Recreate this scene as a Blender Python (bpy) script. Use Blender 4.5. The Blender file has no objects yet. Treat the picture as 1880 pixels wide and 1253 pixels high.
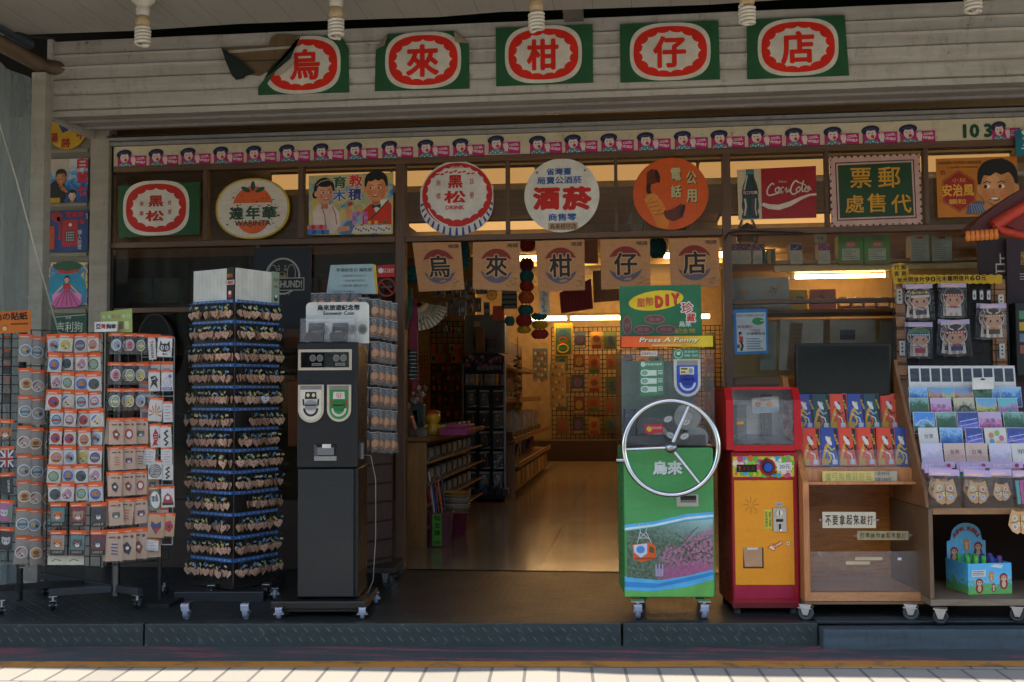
import bpy, bmesh, math, random
from mathutils import Vector, Matrix, Euler
R = random.Random(7)
S = bpy.context.scene
COL = S.collection
pi = math.pi
rad = math.radians

# ---------------------------------------------------------------- camera, sky, sun, exposure
PSI, PHI, RHO, FPX, CAM = 0.112593, 0.049644, -0.005748, 2000.0, Vector((0, -6.6, 1.061))
CR = Matrix.Rotation(PSI, 3, 'Z') @ Matrix.Rotation(pi/2+PHI, 3, 'X') @ Matrix.Rotation(RHO, 3, 'Z')
cd = bpy.data.cameras.new('camera'); cam = bpy.data.objects.new('camera', cd); COL.objects.link(cam)
cam.matrix_world = Matrix.Translation(CAM) @ CR.to_4x4()
cd.sensor_width = 36; cd.lens = 36*FPX/1880; cd.clip_start = .05; cd.clip_end = 500
S.camera = cam
SUN_EL, SUN_AZ = rad(56), rad(197)          # azimuth measured from +Y clockwise; the sun stands behind the camera
wd = bpy.data.worlds.new('World'); S.world = wd; wd.use_nodes = True
sky = wd.node_tree.nodes.new('ShaderNodeTexSky'); sky.sky_type = 'NISHITA'; sky.sun_disc = False
sky.sun_elevation = SUN_EL; sky.sun_rotation = SUN_AZ
bg = wd.node_tree.nodes['Background']; bg.inputs[1].default_value = .15
wd.node_tree.links.new(sky.outputs[0], bg.inputs[0])
sl = bpy.data.lights.new('sun', 'SUN'); sl.energy = 3.4; sl.angle = rad(.5); sl.color = (1, .91, .77)
so = bpy.data.objects.new('sun', sl); COL.objects.link(so)
sd = Vector((math.sin(SUN_AZ)*math.cos(SUN_EL), math.cos(SUN_AZ)*math.cos(SUN_EL), math.sin(SUN_EL)))
so.rotation_euler = (-sd).to_track_quat('-Z', 'Y').to_euler()
S.view_settings.view_transform = 'Standard'; S.view_settings.look = 'None'
S.view_settings.exposure = 2.1
S.render.engine = 'CYCLES'
S.cycles.max_bounces = 8; S.cycles.transparent_max_bounces = 24; S.cycles.diffuse_bounces = 4
S.cycles.caustics_reflective = False; S.cycles.caustics_refractive = False

# ---------------------------------------------------------------- materials
def lin(h):
    h = h.lstrip('#')
    return tuple(((c/12.92) if c <= .04045 else ((c+.055)/1.055)**2.4) for c in (int(h[i:i+2], 16)/255 for i in (0, 2, 4)))
MC = {}
class NT:
    def __init__(s, name):
        s.m = bpy.data.materials.new(name); s.m.use_nodes = True; s.t = s.m.node_tree
        s.b = s.t.nodes['Principled BSDF']; s.out = s.t.nodes['Material Output']
        s._tc = None
    def n(s, typ, **kw):
        x = s.t.nodes.new('ShaderNode'+typ)
        for k, v in kw.items(): setattr(x, k, v)
        return x
    def l(s, a, b): s.t.links.new(a, b)
    def set(s, sock, v):
        if isinstance(v, bpy.types.NodeSocket): s.l(v, sock)
        else: sock.default_value = v
    def tc(s, k='Object'):
        if not s._tc: s._tc = s.n('TexCoord')
        return s._tc.outputs[k]
    def math(s, op, a, b=0, c=0):
        x = s.n('Math', operation=op)
        for i, v in enumerate((a, b, c)): s.set(x.inputs[i], v)
        return x.outputs[0]
    def xyz(s, v):
        x = s.n('SeparateXYZ'); s.l(v, x.inputs[0]); return x.outputs
    def scalev(s, v, sc):
        x = s.n('Mapping'); s.l(v, x.inputs[0]); x.inputs[3].default_value = sc; return x.outputs[0]
    def noise(s, v, scale, detail=4, rough=.6, dist=0):
        x = s.n('TexNoise'); s.l(v, x.inputs['Vector']); x.inputs['Scale'].default_value = scale
        x.inputs['Detail'].default_value = detail; x.inputs['Roughness'].default_value = rough; x.inputs['Distortion'].default_value = dist
        return x.outputs[0]
    def vor(s, v, scale, feat='F1'):
        x = s.n('TexVoronoi', feature=feat); s.l(v, x.inputs['Vector']); x.inputs['Scale'].default_value = scale
        return x.outputs
    def ramp(s, f, stops, const=False):
        x = s.n('ValToRGB'); s.l(f, x.inputs[0]); e = x.color_ramp.elements
        if const: x.color_ramp.interpolation = 'CONSTANT'
        while len(e) < len(stops): e.new(.5)
        for i, (p, c) in enumerate(stops):
            e[i].position = p; e[i].color = (*lin(c), 1) if isinstance(c, str) else (c, c, c, 1)
        return x.outputs[0]
    def mix(s, f, a, b, bt='MIX'):
        x = s.n('Mix', data_type='RGBA', blend_type=bt); s.set(x.inputs[0], f)
        for i, v in ((6, a), (7, b)):
            if isinstance(v, str): v = (*lin(v), 1)
            s.set(x.inputs[i], v)
        return x.outputs[2]
    def bump(s, h, strength=.3, dist=.01):
        x = s.n('Bump'); s.l(h, x.inputs['Height']); x.inputs['Strength'].default_value = strength; x.inputs['Distance'].default_value = dist
        s.l(x.outputs[0], s.b.inputs['Normal'])
    def fin(s, col=None, rough=None, metal=None, spec=None):
        if col is not None: s.set(s.b.inputs['Base Color'], (*lin(col), 1) if isinstance(col, str) else col)
        if rough is not None: s.set(s.b.inputs['Roughness'], rough)
        if metal is not None: s.b.inputs['Metallic'].default_value = metal
        if spec is not None: s.b.inputs['Specular IOR Level'].default_value = spec
        return s.m

def C(h, rough=.55, metal=0, var=.2, scale=9, spec=.22):
    k = (h, rough, metal, var, scale)
    if k in MC: return MC[k]
    t = NT('paint_'+h.lstrip('#'))
    c = lin(h)
    f = t.noise(t.tc(), scale, 5, .65)
    f = t.ramp(f, [(.3, 0.), (.7, 1.)])
    lo = tuple(x*(1-var) for x in c)+(1,); hi = tuple(min(1, x*(1+var*.6)) for x in c)+(1,)
    f2 = t.noise(t.tc(), scale*9, 3)
    f3 = t.noise(t.tc(), 240, 2); cc = t.mix(t.math('MULTIPLY', t.ramp(f3, [(.4, 0.), (.75, 1.)]), .16), t.mix(f, lo, hi), '#5a5044')
    t.fin(cc, t.math('ADD', t.math('MULTIPLY', f2, .22), rough-.11), metal, spec)
    MC[k] = t.m
    return t.m

def memo(fn):
    def g(*a):
        k = (fn.__name__,)+a
        if k not in MC: MC[k] = fn(*a)
        return MC[k]
    return g

@memo
def wood(a, b, sc=1.0, rough=.45, axis=2):
    t = NT('wood')
    s = [14*sc]*3; s[axis] = 1.2*sc
    v = t.scalev(t.tc(), s)
    f = t.noise(v, 2.2, 7, .65, 1.4)
    g = t.noise(t.scalev(t.tc(), [x*6 for x in s]), 2, 3)
    c = t.mix(t.ramp(f, [(.3, 0.), (.72, 1.)]), a, b)
    c = t.mix(t.math('MULTIPLY', t.ramp(g, [(.45, 0.), (.7, 1.)]), .35), c, t.mix(.55, c, '#000000'))
    t.bump(g, .12, .002)
    return t.fin(c, t.math('ADD', t.math('MULTIPLY', f, .2), rough-.1))

@memo
def glass(tint='#ffffff', rough=.02, refl=1.0, alpha=0.0):
    t = NT('window_glass')
    tr = t.n('BsdfTransparent'); tr.inputs[0].default_value = (*lin(tint), 1)
    gl = t.n('BsdfGlossy'); gl.inputs['Roughness'].default_value = rough
    fr = t.n('Fresnel'); fr.inputs[0].default_value = 1.5
    mx = t.n('MixShader'); t.l(t.math('MULTIPLY', fr.outputs[0], refl), mx.inputs[0]); t.l(tr.outputs[0], mx.inputs[1]); t.l(gl.outputs[0], mx.inputs[2])
    o = mx.outputs[0]
    if alpha:      # dust on the pane
        df = t.n('BsdfDiffuse'); df.inputs[0].default_value = (.5, .5, .48, 1)
        m2 = t.n('MixShader'); nz = t.noise(t.tc(), 3, 6); t.l(t.math('MULTIPLY', nz, alpha*2), m2.inputs[0]); t.l(o, m2.inputs[1]); t.l(df.outputs[0], m2.inputs[2]); o = m2.outputs[0]
    t.l(o, t.out.inputs[0])
    return t.m

@memo
def film(rough=.16, milk=.04, refl=1.6):
    t = NT('clear_plastic_film'); milk *= .45; refl *= .6
    nz = t.noise(t.tc(), 26, 3, .5, 1.5)
    bp = t.n('Bump'); t.l(nz, bp.inputs['Height']); bp.inputs['Strength'].default_value = .7; bp.inputs['Distance'].default_value = .012
    tr = t.n('BsdfTransparent'); gl = t.n('BsdfGlossy'); gl.inputs['Roughness'].default_value = rough; t.l(bp.outputs[0], gl.inputs['Normal'])
    df = t.n('BsdfDiffuse'); df.inputs[0].default_value = (.7, .7, .7, 1)
    fr = t.n('Fresnel'); fr.inputs[0].default_value = 1.5; t.l(bp.outputs[0], fr.inputs['Normal'])
    m1 = t.n('MixShader'); m1.inputs[0].default_value = milk; t.l(tr.outputs[0], m1.inputs[1]); t.l(df.outputs[0], m1.inputs[2])
    mx = t.n('MixShader'); t.l(t.math('MULTIPLY', fr.outputs[0], refl), mx.inputs[0]); t.l(m1.outputs[0], mx.inputs[1]); t.l(gl.outputs[0], mx.inputs[2])
    t.l(mx.outputs[0], t.out.inputs[0])
    return t.m

@memo
def emit(h, strength):
    t = NT('lit_tube')
    e = t.n('Emission'); e.inputs[0].default_value = (*lin(h), 1); e.inputs[1].default_value = strength
    t.l(e.outputs[0], t.out.inputs[0]); return t.m

@memo
def metal(h='#b9bcc0', rough=.25, var=.1):
    t = NT('metal')
    f = t.noise(t.tc(), 30, 4)
    return t.fin(t.mix(f, h, t.mix(.35, h, '#000000')), t.math('ADD', t.math('MULTIPLY', f, .25), max(.03, rough-.1)), 1)

@memo
def printed(cols, scale=40.0, sharp=1, rough=.4):
    """an all-over printed picture: patches of the given inks"""
    t = NT('printed_card')
    oi = t.n('ObjectInfo')
    va = t.n('VectorMath', operation='ADD'); t.l(t.tc(), va.inputs[0])
    cx = t.n('CombineXYZ'); t.l(t.math('MULTIPLY', oi.outputs['Random'], 37.), cx.inputs[0]); t.l(t.math('MULTIPLY', oi.outputs['Random'], 91.), cx.inputs[2]); t.l(cx.outputs[0], va.inputs[1])
    f = t.noise(va.outputs[0], scale, 3, .55, .8)
    n = len(cols)
    return t.fin(t.ramp(f, [(.28+.44*i/n, c) for i, c in enumerate(cols)], const=bool(sharp)), rough)

@memo
def scenic(sky_, far, mid, near, horizon=.55):
    """a landscape photograph printed on a card, keyed to the card's own height"""
    t = NT('photo_print')
    g = t.xyz(t.tc('Generated'))[2]
    oi = t.n('ObjectInfo')
    va = t.n('VectorMath', operation='ADD'); t.l(t.tc(), va.inputs[0])
    cx = t.n('CombineXYZ'); t.l(t.math('MULTIPLY', oi.outputs['Random'], 51.), cx.inputs[0]); t.l(cx.outputs[0], va.inputs[1])
    nz = t.noise(va.outputs[0], 26, 5, .6); fine = t.noise(va.outputs[0], 110, 4, .7)
    f = t.math('ADD', g, t.math('MULTIPLY', t.math('SUBTRACT', nz, .5), 1.15))
    f = t.math('ADD', f, t.math('MULTIPLY', t.math('SUBTRACT', fine, .5), .8))
    c = t.ramp(f, [(.02, near), (horizon*.62, mid), (horizon, far), (horizon+.25, sky_)])
    return t.fin(c, .35, None, .25)

@memo
def weathered(base, dirt, rust, sc=1.0, rough=.6):
    t = NT('weathered_paint')
    o = t.tc()
    f = t.ramp(t.noise(t.scalev(o, (.6*sc, 2*sc, 5*sc)), 3, 8, .7), [(.35, 0.), (.75, 1.)])
    g = t.ramp(t.noise(t.scalev(o, (3*sc, 3*sc, 1*sc)), 4, 9, .75, .5), [(.5, 0.), (.72, 1.)])
    sp = t.ramp(t.noise(o, 60*sc, 2), [(.6, 0.), (.68, 1.)])
    c = t.mix(t.math('MULTIPLY', f, .55), base, dirt)
    c = t.mix(t.math('MULTIPLY', g, .5), c, dirt)
    c = t.mix(t.math('MULTIPLY', t.math('MULTIPLY', g, sp), .9), c, rust)
    t.bump(g, .1, .004)
    return t.fin(c, t.math('ADD', t.math('MULTIPLY', f, .2), rough-.1), None, .25)

# ---------------------------------------------------------------- geometry
class PL:
    """a plane in the place; pt() turns a photo pixel into a point on it (raw), or, after at(), lays true-size shapes around one point"""
    def __init__(s, o, yaw=0, tilt=0):
        s.o = Vector(o); s.u = Vector((math.cos(yaw), math.sin(yaw), 0)); nh = Vector((math.sin(yaw), -math.cos(yaw), 0))
        s.v = -nh*math.sin(tilt)+Vector((0, 0, 1))*math.cos(tilt); s.n = nh*math.cos(tilt)+Vector((0, 0, 1))*math.sin(tilt)
        s.yaw = yaw; s.tilt = tilt; s.L = None
    def hit(s, px, py, out=0):
        d = CR @ Vector(((px-940)/FPX, -(py-626.5)/FPX, -1)); o = s.o+s.n*out
        return CAM+d*((o-CAM).dot(s.n)/d.dot(s.n))
    def uv(s, px, py, out=0):
        p = s.hit(px, py, out)-s.o; return p.dot(s.u), p.dot(s.v)
    def w(s, u, v, out=0): return s.o+s.u*u+s.v*v+s.n*out
    def at(s, cx, cy, rot=0, out=0):
        q = PL(s.o, s.yaw, s.tilt); u, v = s.uv(cx, cy, out); u2, _ = s.uv(cx+1, cy, out)
        q.L = (cx, cy, u, v, u2-u, math.cos(rot), math.sin(rot)); return q
    def pt(s, px, py, out=0):
        if not s.L: return s.hit(px, py, out)
        cx, cy, u, v, k, c, sn = s.L; a, b = (px-cx)*k, -(py-cy)*k
        return s.w(u+a*c-b*sn, v+a*sn+b*c, out)
    def mpp(s, px, py, out=0): return s.uv(px+1, py, out)[0]-s.uv(px, py, out)[0]
def ground(px, py, z=0):
    d = CR @ Vector(((px-940)/FPX, -(py-626.5)/FPX, -1)); return CAM+d*((z-CAM.z)/d.z)
def front(px, py, yaw=0, z=0, tilt=0): return PL(ground(px, py, z), yaw, tilt)   # upright plane standing on the ground at that pixel

TXT = {}
def glyphs(s, bold=0, res=2):
    k = (s, bold, res)
    if k in TXT: return TXT[k]
    c = bpy.data.curves.new('lettering', 'FONT'); c.body = s; c.size = 1; c.resolution_u = res; c.offset = bold
    o = bpy.data.objects.new('lettering', c); me = o.to_mesh()
    vs = [(v.co.x, v.co.y) for v in me.vertices]; fs = [tuple(p.vertices) for p in me.polygons]
    o.to_mesh_clear(); bpy.data.objects.remove(o); bpy.data.curves.remove(c)
    TXT[k] = (vs, fs); return TXT[k]

class MB:
    def __init__(s): s.v = []; s.f = []; s.fm = []; s.sm = []; s.mats = []
    def mi(s, m):
        if m not in s.mats: s.mats.append(m)
        return s.mats.index(m)
    def add(s, vs, fs, m, smooth=False):
        b = len(s.v); s.v += [Vector(v) for v in vs]; i = s.mi(m)
        for f in fs: s.f.append([b+k for k in f]); s.fm.append(i); s.sm.append(smooth)
        return s
    def box(s, x0, x1, y0, y1, z0, z1, m, M=None, bev=0):
        if bev:
            bm = bmesh.new(); bmesh.ops.create_cube(bm, size=1)
            for v in bm.verts: v.co = Vector(((x0+x1)/2+v.co.x*(x1-x0), (y0+y1)/2+v.co.y*(y1-y0), (z0+z1)/2+v.co.z*(z1-z0)))
            bmesh.ops.bevel(bm, geom=bm.edges[:], offset=bev, segments=2, affect='EDGES', profile=.5)
            bm.verts.ensure_lookup_table(); bm.verts.index_update()
            vs = [v.co.copy() for v in bm.verts]; fs = [[v.index for v in f.verts] for f in bm.faces]; bm.free()
        else:
            vs = [Vector((x, y, z)) for z in (z0, z1) for y in (y0, y1) for x in (x0, x1)]
            fs = [(0, 2, 3, 1), (4, 5, 7, 6), (0, 1, 5, 4), (2, 6, 7, 3), (0, 4, 6, 2), (1, 3, 7, 5)]
        if M is not None: vs = [M @ v for v in vs]
        return s.add(vs, fs, m)
    def pbox(s, pl, x0, y0, x1, y1, o1, o0, m, bev=0):
        """true box in the plane's own axes whose front (at o1) fills the pixel rectangle; o0 is its back"""
        xm, ym = (x0+x1)/2, (y0+y1)/2
        if pl.L:
            c0 = pl.pt(x0, ym, o1)-pl.o; c1 = pl.pt(x1, ym, o1)-pl.o; d0 = pl.pt(xm, y0, o1)-pl.o; d1 = pl.pt(xm, y1, o1)-pl.o
            u0, u1, v1, v0 = c0.dot(pl.u), c1.dot(pl.u), d0.dot(pl.v), d1.dot(pl.v)
        else:
            u0 = pl.uv(x0, ym, o1)[0]; u1 = pl.uv(x1, ym, o1)[0]; v1 = pl.uv(xm, y0, o1)[1]; v0 = pl.uv(xm, y1, o1)[1]
        return s.lbox(pl, u0, u1, v0, v1, o1, o0, m, bev)
    def lbox(s, pl, u0, u1, v0, v1, o1, o0, m, bev=0):
        M = Matrix((pl.u, pl.n, pl.v)).transposed().to_4x4(); M.translation = pl.o
        if u1 < u0: u0, u1 = u1, u0
        if v1 < v0: v0, v1 = v1, v0
        if o1 < o0: o0, o1 = o1, o0
        return s.box(u0, u1, o0, o1, v0, v1, m, M, bev)
    def poly(s, pl, pts, m, out=0):
        return s.add([pl.pt(x, y, out) for x, y in pts], [list(range(len(pts)))], m)
    def slab(s, pl, pts, m, out=0, dep=.01, side=None):
        n = len(pts); a = [pl.pt(x, y, out) for x, y in pts]; b = [p-pl.n*dep for p in a]
        s.add(a+b, [list(range(n)), list(range(2*n-1, n-1, -1))], m)
        return s.add(a+b, [(i, n+i, n+(i+1) % n, (i+1) % n) for i in range(n)], side or m)
    def rect(s, pl, x0, y0, x1, y1, m, out=0, dep=0):
        p = [(x0, y1), (x1, y1), (x1, y0), (x0, y0)]
        return s.slab(pl, p, m, out, dep) if dep else s.poly(pl, p, m, out)
    def ell(s, pl, cx, cy, rx, ry, m, out=0, dep=0, n=28, e=2, a0=0, a1=2*pi, rot=0):
        p = []
        k = n if a1-a0 > 6.2 else n+1
        for i in range(k):
            a = a0+(a1-a0)*i/n; c, q = math.cos(a), math.sin(a)
            x = rx*math.copysign(abs(c)**(2/e), c); y = ry*math.copysign(abs(q)**(2/e), q)
            p.append((cx+x*math.cos(rot)-y*math.sin(rot), cy+x*math.sin(rot)+y*math.cos(rot)))
        return s.slab(pl, p, m, out, dep) if dep else s.poly(pl, p, m, out)
    def ring(s, pl, cx, cy, rx, ry, t, m, out=0, n=32, a0=0, a1=2*pi):
        vs = []; 
        for i in range(n+1):
            a = a0+(a1-a0)*i/n; c, q = math.cos(a), math.sin(a)
            vs += [pl.pt(cx+rx*c, cy+ry*q, out), pl.pt(cx+(rx-t)*c, cy+(ry-t)*q, out)]
        return s.add(vs, [(2*i, 2*i+1, 2*i+3, 2*i+2) for i in range(n)], m)
    def line(s, pl, pts, w, m, out=0):
        n = len(pts); vs = []
        for i, (x, y) in enumerate(pts):
            x0, y0 = pts[max(0, i-1)]; x1, y1 = pts[min(n-1, i+1)]; dx, dy = x1-x0, y1-y0; d = math.hypot(dx, dy) or 1
            ww = w[i] if isinstance(w, (list, tuple)) else w
            nx, ny = -dy/d*ww/2, dx/d*ww/2; vs += [pl.pt(x+nx, y+ny, out), pl.pt(x-nx, y-ny, out)]
        return s.add(vs, [(2*i, 2*i+1, 2*i+3, 2*i+2) for i in range(n-1)], m)
    def text(s, pl, st, cx, cy, h, m, out=0, w=None, bold=0, rot=0, shear=0, vert=False, gap=1.08, res=2, s_in=False):
        if vert:
            n = len(st)
            for i, ch in enumerate(st): s.text(pl, ch, cx, cy+(i-(n-1)/2)*h*gap, h, m, out, w, bold, rot, shear, False, gap, res)
            return s
        vs, fs = glyphs(st, 0, res)
        if not vs: return s
        if bold and not s_in:
            r = bold; q8 = 10 if bold > .03 else 6
            xs = [v[0] for v in vs]; ys = [v[1] for v in vs]; kh = h/(max(ys)-min(ys)+2*r); kw = w/(max(xs)-min(xs)+2*r) if w else kh
            h2 = kh*(max(ys)-min(ys)); w2 = kw*(max(xs)-min(xs))
            for i in range(q8+1):
                a = 2*pi*i/q8; rr = r if i < q8 else 0; dx, dy = rr*kw*math.cos(a), rr*kh*math.sin(a); dx += shear*-dy
                s.text(pl, st, cx+dx*math.cos(rot)-dy*math.sin(rot), cy+dx*math.sin(rot)+dy*math.cos(rot), h2, m, out+.00006*i, w2, 0, rot, shear, False, gap, res, True)
            return s
        xs = [v[0] for v in vs]; ys = [v[1] for v in vs]; xm, ym = (min(xs)+max(xs))/2, (min(ys)+max(ys))/2
        ky = h/(max(ys)-min(ys)); kx = w/(max(xs)-min(xs)) if w else ky
        c, q = math.cos(rot), math.sin(rot); P = []
        for x, y in vs:
            b = (y-ym)*ky; a = (x-xm)*kx+shear*b
            P.append(pl.pt(cx+a*c+b*q, cy-b*c+a*q, out))
        return s.add(P, fs, m)
    def tube(s, pts, r, m, n=8, closed=False, caps=True):
        pts = [Vector(p) for p in pts]; k = len(pts); vs = []; up = None
        for i, p in enumerate(pts):
            a = pts[(i-1) % k if closed else max(0, i-1)]; b = pts[(i+1) % k if closed else min(k-1, i+1)]
            t = (b-a).normalized()
            if up is None: up = t.orthogonal().normalized()
            up = (up-t*up.dot(t)); up = up.normalized() if up.length > 1e-6 else t.orthogonal().normalized()
            sd = t.cross(up); rr = r[i] if isinstance(r, (list, tuple)) else r
            vs += [p+(up*math.cos(2*pi*j/n)+sd*math.sin(2*pi*j/n))*rr for j in range(n)]
        e = k if closed else k-1
        fs = [(i*n+j, i*n+(j+1) % n, ((i+1) % k)*n+(j+1) % n, ((i+1) % k)*n+j) for i in range(e) for j in range(n)]
        s.add(vs, fs, m, True)
        if caps and not closed: s.add(vs[:n]+vs[-n:], [list(range(n))[::-1], list(range(n, 2*n))], m)
        return s
    def cyl(s, a, b, r, m, n=20, r2=None): return s.tube([a, b], [r, r if r2 is None else r2], m, n)
    def lathe(s, o, prof, m, n=24, axis=(0, 0, 1)):
        a = Vector(axis).normalized(); x = a.orthogonal().normalized(); y = a.cross(x); o = Vector(o); vs = []
        for r, h in prof: vs += [o+a*h+(x*math.cos(2*pi*j/n)+y*math.sin(2*pi*j/n))*r for j in range(n)]
        return s.add(vs, [(i*n+j, i*n+(j+1) % n, (i+1)*n+(j+1) % n, (i+1)*n+j) for i in range(len(prof)-1) for j in range(n)], m, True)
    def build(s, name, parent=None):
        me = bpy.data.meshes.new(name)
        M = None
        vs = s.v
        if parent is not None:
            M = mw(parent).inverted(); vs = [M @ v for v in vs]
        me.from_pydata([tuple(v) for v in vs], [], s.f)
        for m in s.mats: me.materials.append(m)
        me.polygons.foreach_set('material_index', s.fm); me.polygons.foreach_set('use_smooth', s.sm); me.update()
        o = bpy.data.objects.new(name, me); COL.objects.link(o)
        if parent is not None: o.parent = parent
        return o
def mw(o):
    M = Matrix.LocRotScale(o.location, o.rotation_euler, o.scale)
    return mw(o.parent) @ M if o.parent else M
def tag(o, label=None, cat=None, group=None, kind=None):
    if label: o['label'] = label
    if cat: o['category'] = cat
    if group: o['group'] = group
    if kind: o['kind'] = kind
    return o
def thing(name, label, cat, loc=(0, 0, 0), yaw=0, group=None):
    o = bpy.data.objects.new(name, None); o.empty_display_size = .05; COL.objects.link(o)
    o.location = loc; o.rotation_euler = (0, 0, yaw); return tag(o, label, cat, group)
def solo(mb, name, label, cat, group=None, org=None):
    """a thing that is one mesh, its origin moved to its own middle"""
    xs = [sum(v[i] for v in mb.v)/len(mb.v) for i in range(3)] if org is None else org
    o = Vector(xs); mb.v = [v-o for v in mb.v]; ob = mb.build(name); ob.location = o
    return tag(ob, label, cat, group)
KIDS = {}
def dup(o, loc=None, rot=None, label=None, group=None, parent=None):
    c = o.copy(); COL.objects.link(c)
    if parent is not None: c.parent = parent
    if loc is not None: c.location = loc
    if rot is not None: c.rotation_euler = rot
    if label: c['label'] = label
    if group: c['group'] = group
    if o not in KIDS: KIDS[o] = list(o.children)
    for ch in KIDS[o]: dup(ch, parent=c)
    return c
def hexmix(a, b, t):
    f = lambda h: [int(h[i:i+2], 16) for i in (1, 3, 5)]
    return '#%02x%02x%02x' % tuple(int(x+(y-x)*t) for x, y in zip(f(a), f(b)))
def ordn(i): return ['first', 'second', 'third', 'fourth', 'fifth', 'sixth', 'seventh', 'eighth', 'ninth', 'tenth', 'eleventh', 'twelfth', 'thirteenth', 'fourteenth', 'fifteenth', 'sixteenth', 'seventeenth', 'eighteenth', 'nineteenth', 'twentieth', 'twenty-first', 'twenty-second', 'twenty-third', 'twenty-fourth'][i]
WHITE, BLACK, RED, GREEN, YEL, BLUE, ORNG = '#d8d2c8', '#141414', '#c22a1c', '#1f5a34', '#d9b52e', '#2a55a8', '#dd5a1c'
FA = PL((0, 0, 0))       # the shop front
# ---------------------------------------------------------------- the ground
GZ = -.10
KU = Vector((math.cos(.0919), math.sin(.0919), 0))             # the kerb runs along this line
KA = math.atan2(KU.y, KU.x)
K0 = ground(700, 1147, 0)                                       # a point of the deck's front edge
def kerb_y(x): return K0.y+(x-K0.x)*KU.y/KU.x
def strip(name, y0, y1, z, m, x0=-9, x1=9, n=1, wob=0):
    mb = MB(); vs = []
    for i in range(n+1):
        x = x0+(x1-x0)*i/n; w0 = R.uniform(-wob, wob); w1 = R.uniform(-wob, wob)
        vs += [(x, kerb_y(x)+y0+w0, z), (x, kerb_y(x)+y1+w1, z)]
    mb.add(vs, [(2*i, 2*i+2, 2*i+3, 2*i+1) for i in range(n)], m)
    return tag(mb.build(name), kind='structure')
def asphalt():
    t = NT('asphalt'); o = t.tc(); f = t.noise(o, 2.2, 8, .7); g = t.noise(o, 320, 2)
    c = t.mix(f, '#2b3135', '#43494b'); t.bump(g, .4, .003)
    p = t.ramp(t.noise(t.scalev(o, (1.1, 11, 1)), 1.6, 7, .72, .4), [(.53, 0.), (.57, 1.)])      # worn red paint
    wear = t.ramp(t.noise(o, 40, 4), [(.3, .3), (.6, .95)])
    c = t.mix(t.math('MULTIPLY', p, wear), c, '#82434a')
    return t.fin(c, t.math('ADD', t.math('MULTIPLY', f, .3), .45))
def tiles():
    t = NT('pavement_tiles'); o = t.tc(); mp = t.n('Mapping'); t.l(o, mp.inputs[0]); mp.inputs[2].default_value = (0, 0, rad(-4))
    b = t.n('TexBrick'); t.l(mp.outputs[0], b.inputs[0]); b.inputs['Scale'].default_value = 1; b.inputs['Brick Width'].default_value = .14
    b.inputs['Row Height'].default_value = .27; b.inputs['Mortar Size'].default_value = .007; b.inputs['Color1'].default_value = (*lin('#7d7972'), 1)
    b.inputs['Color2'].default_value = (*lin('#878279'), 1); b.inputs['Mortar'].default_value = (*lin('#4c4b4a'), 1); b.offset = .37
    f = t.noise(o, 7, 6, .7); g = t.noise(o, 130, 3)
    c = t.mix(t.math('MULTIPLY', f, .35), b.outputs[0], '#76736c'); t.bump(g, .2, .003)
    return t.fin(c, .75)
mb = MB(); mb.add([(-70, -70, GZ-.012), (70, -70, GZ-.012), (70, 40, GZ-.012), (-70, 40, GZ-.012)], [(0, 1, 2, 3)], C('#6c6a66', .85)); tag(mb.build('ground'), kind='structure')
strip('gutter', -.42, .3, GZ, asphalt())
yl = NT('worn_yellow_paint'); f = yl.ramp(yl.noise(yl.tc(), 9, 8, .75), [(.32, 0.), (.5, 1.)])
yl.fin(yl.mix(f, '#4a4638', '#a4702c'), .6)
strip('road_line', -.405, -.30, GZ+.004, yl.m, n=60, wob=.006)
strip('pavement', -9, -.415, GZ+.006, tiles(), x0=-16, x1=16)

def tread(plate, edge=False):
    t = NT('checker_plate'); x, y, z = t.xyz(t.tc())
    s = 1/.042
    u = t.math('MULTIPLY', x, s); v = t.math('MULTIPLY', y, s)
    par = t.math('MODULO', t.math('ADD', t.math('FLOOR', u), t.math('FLOOR', v)), 2); par = t.math('ABSOLUTE', par)
    a = t.math('SUBTRACT', t.math('FRACT', u), .5); b = t.math('SUBTRACT', t.math('FRACT', v), .5)
    sg = t.math('SUBTRACT', t.math('MULTIPLY', par, 2), 1)
    p = t.math('ADD', a, t.math('MULTIPLY', b, sg)); q = t.math('SUBTRACT', a, t.math('MULTIPLY', b, sg))
    d = t.math('ADD', t.math('POWER', t.math('DIVIDE', p, .62), 2), t.math('POWER', t.math('DIVIDE', q, .2), 2))
    h = t.ramp(d, [(.45, 1.), (1.0, 0.)])
    t.bump(h, .8, .004)
    f = t.noise(t.tc(), 2.5, 8, .7); w = t.noise(t.tc(), 26, 5, .7)
    c = t.mix(t.ramp(f, [(.3, 0.), (.7, 1.)]), plate, hexmix(plate, '#000000', .35))
    c = t.mix(t.math('MULTIPLY', h, t.ramp(w, [(.45, 0.), (.8, .55)])), c, '#7d8686')
    return t.fin(c, t.math('ADD', t.math('MULTIPLY', f, .25), .32), .35)
mb = MB(); x0, x1 = -7, 7
mb.add([(x0, kerb_y(x0)+.006, 0), (x1, kerb_y(x1)+.006, 0), (x1, -.02, 0), (x0, -.02, 0)], [(0, 1, 2, 3)], tread('#272d2d'))
tag(mb.build('deck'), kind='structure')
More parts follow.
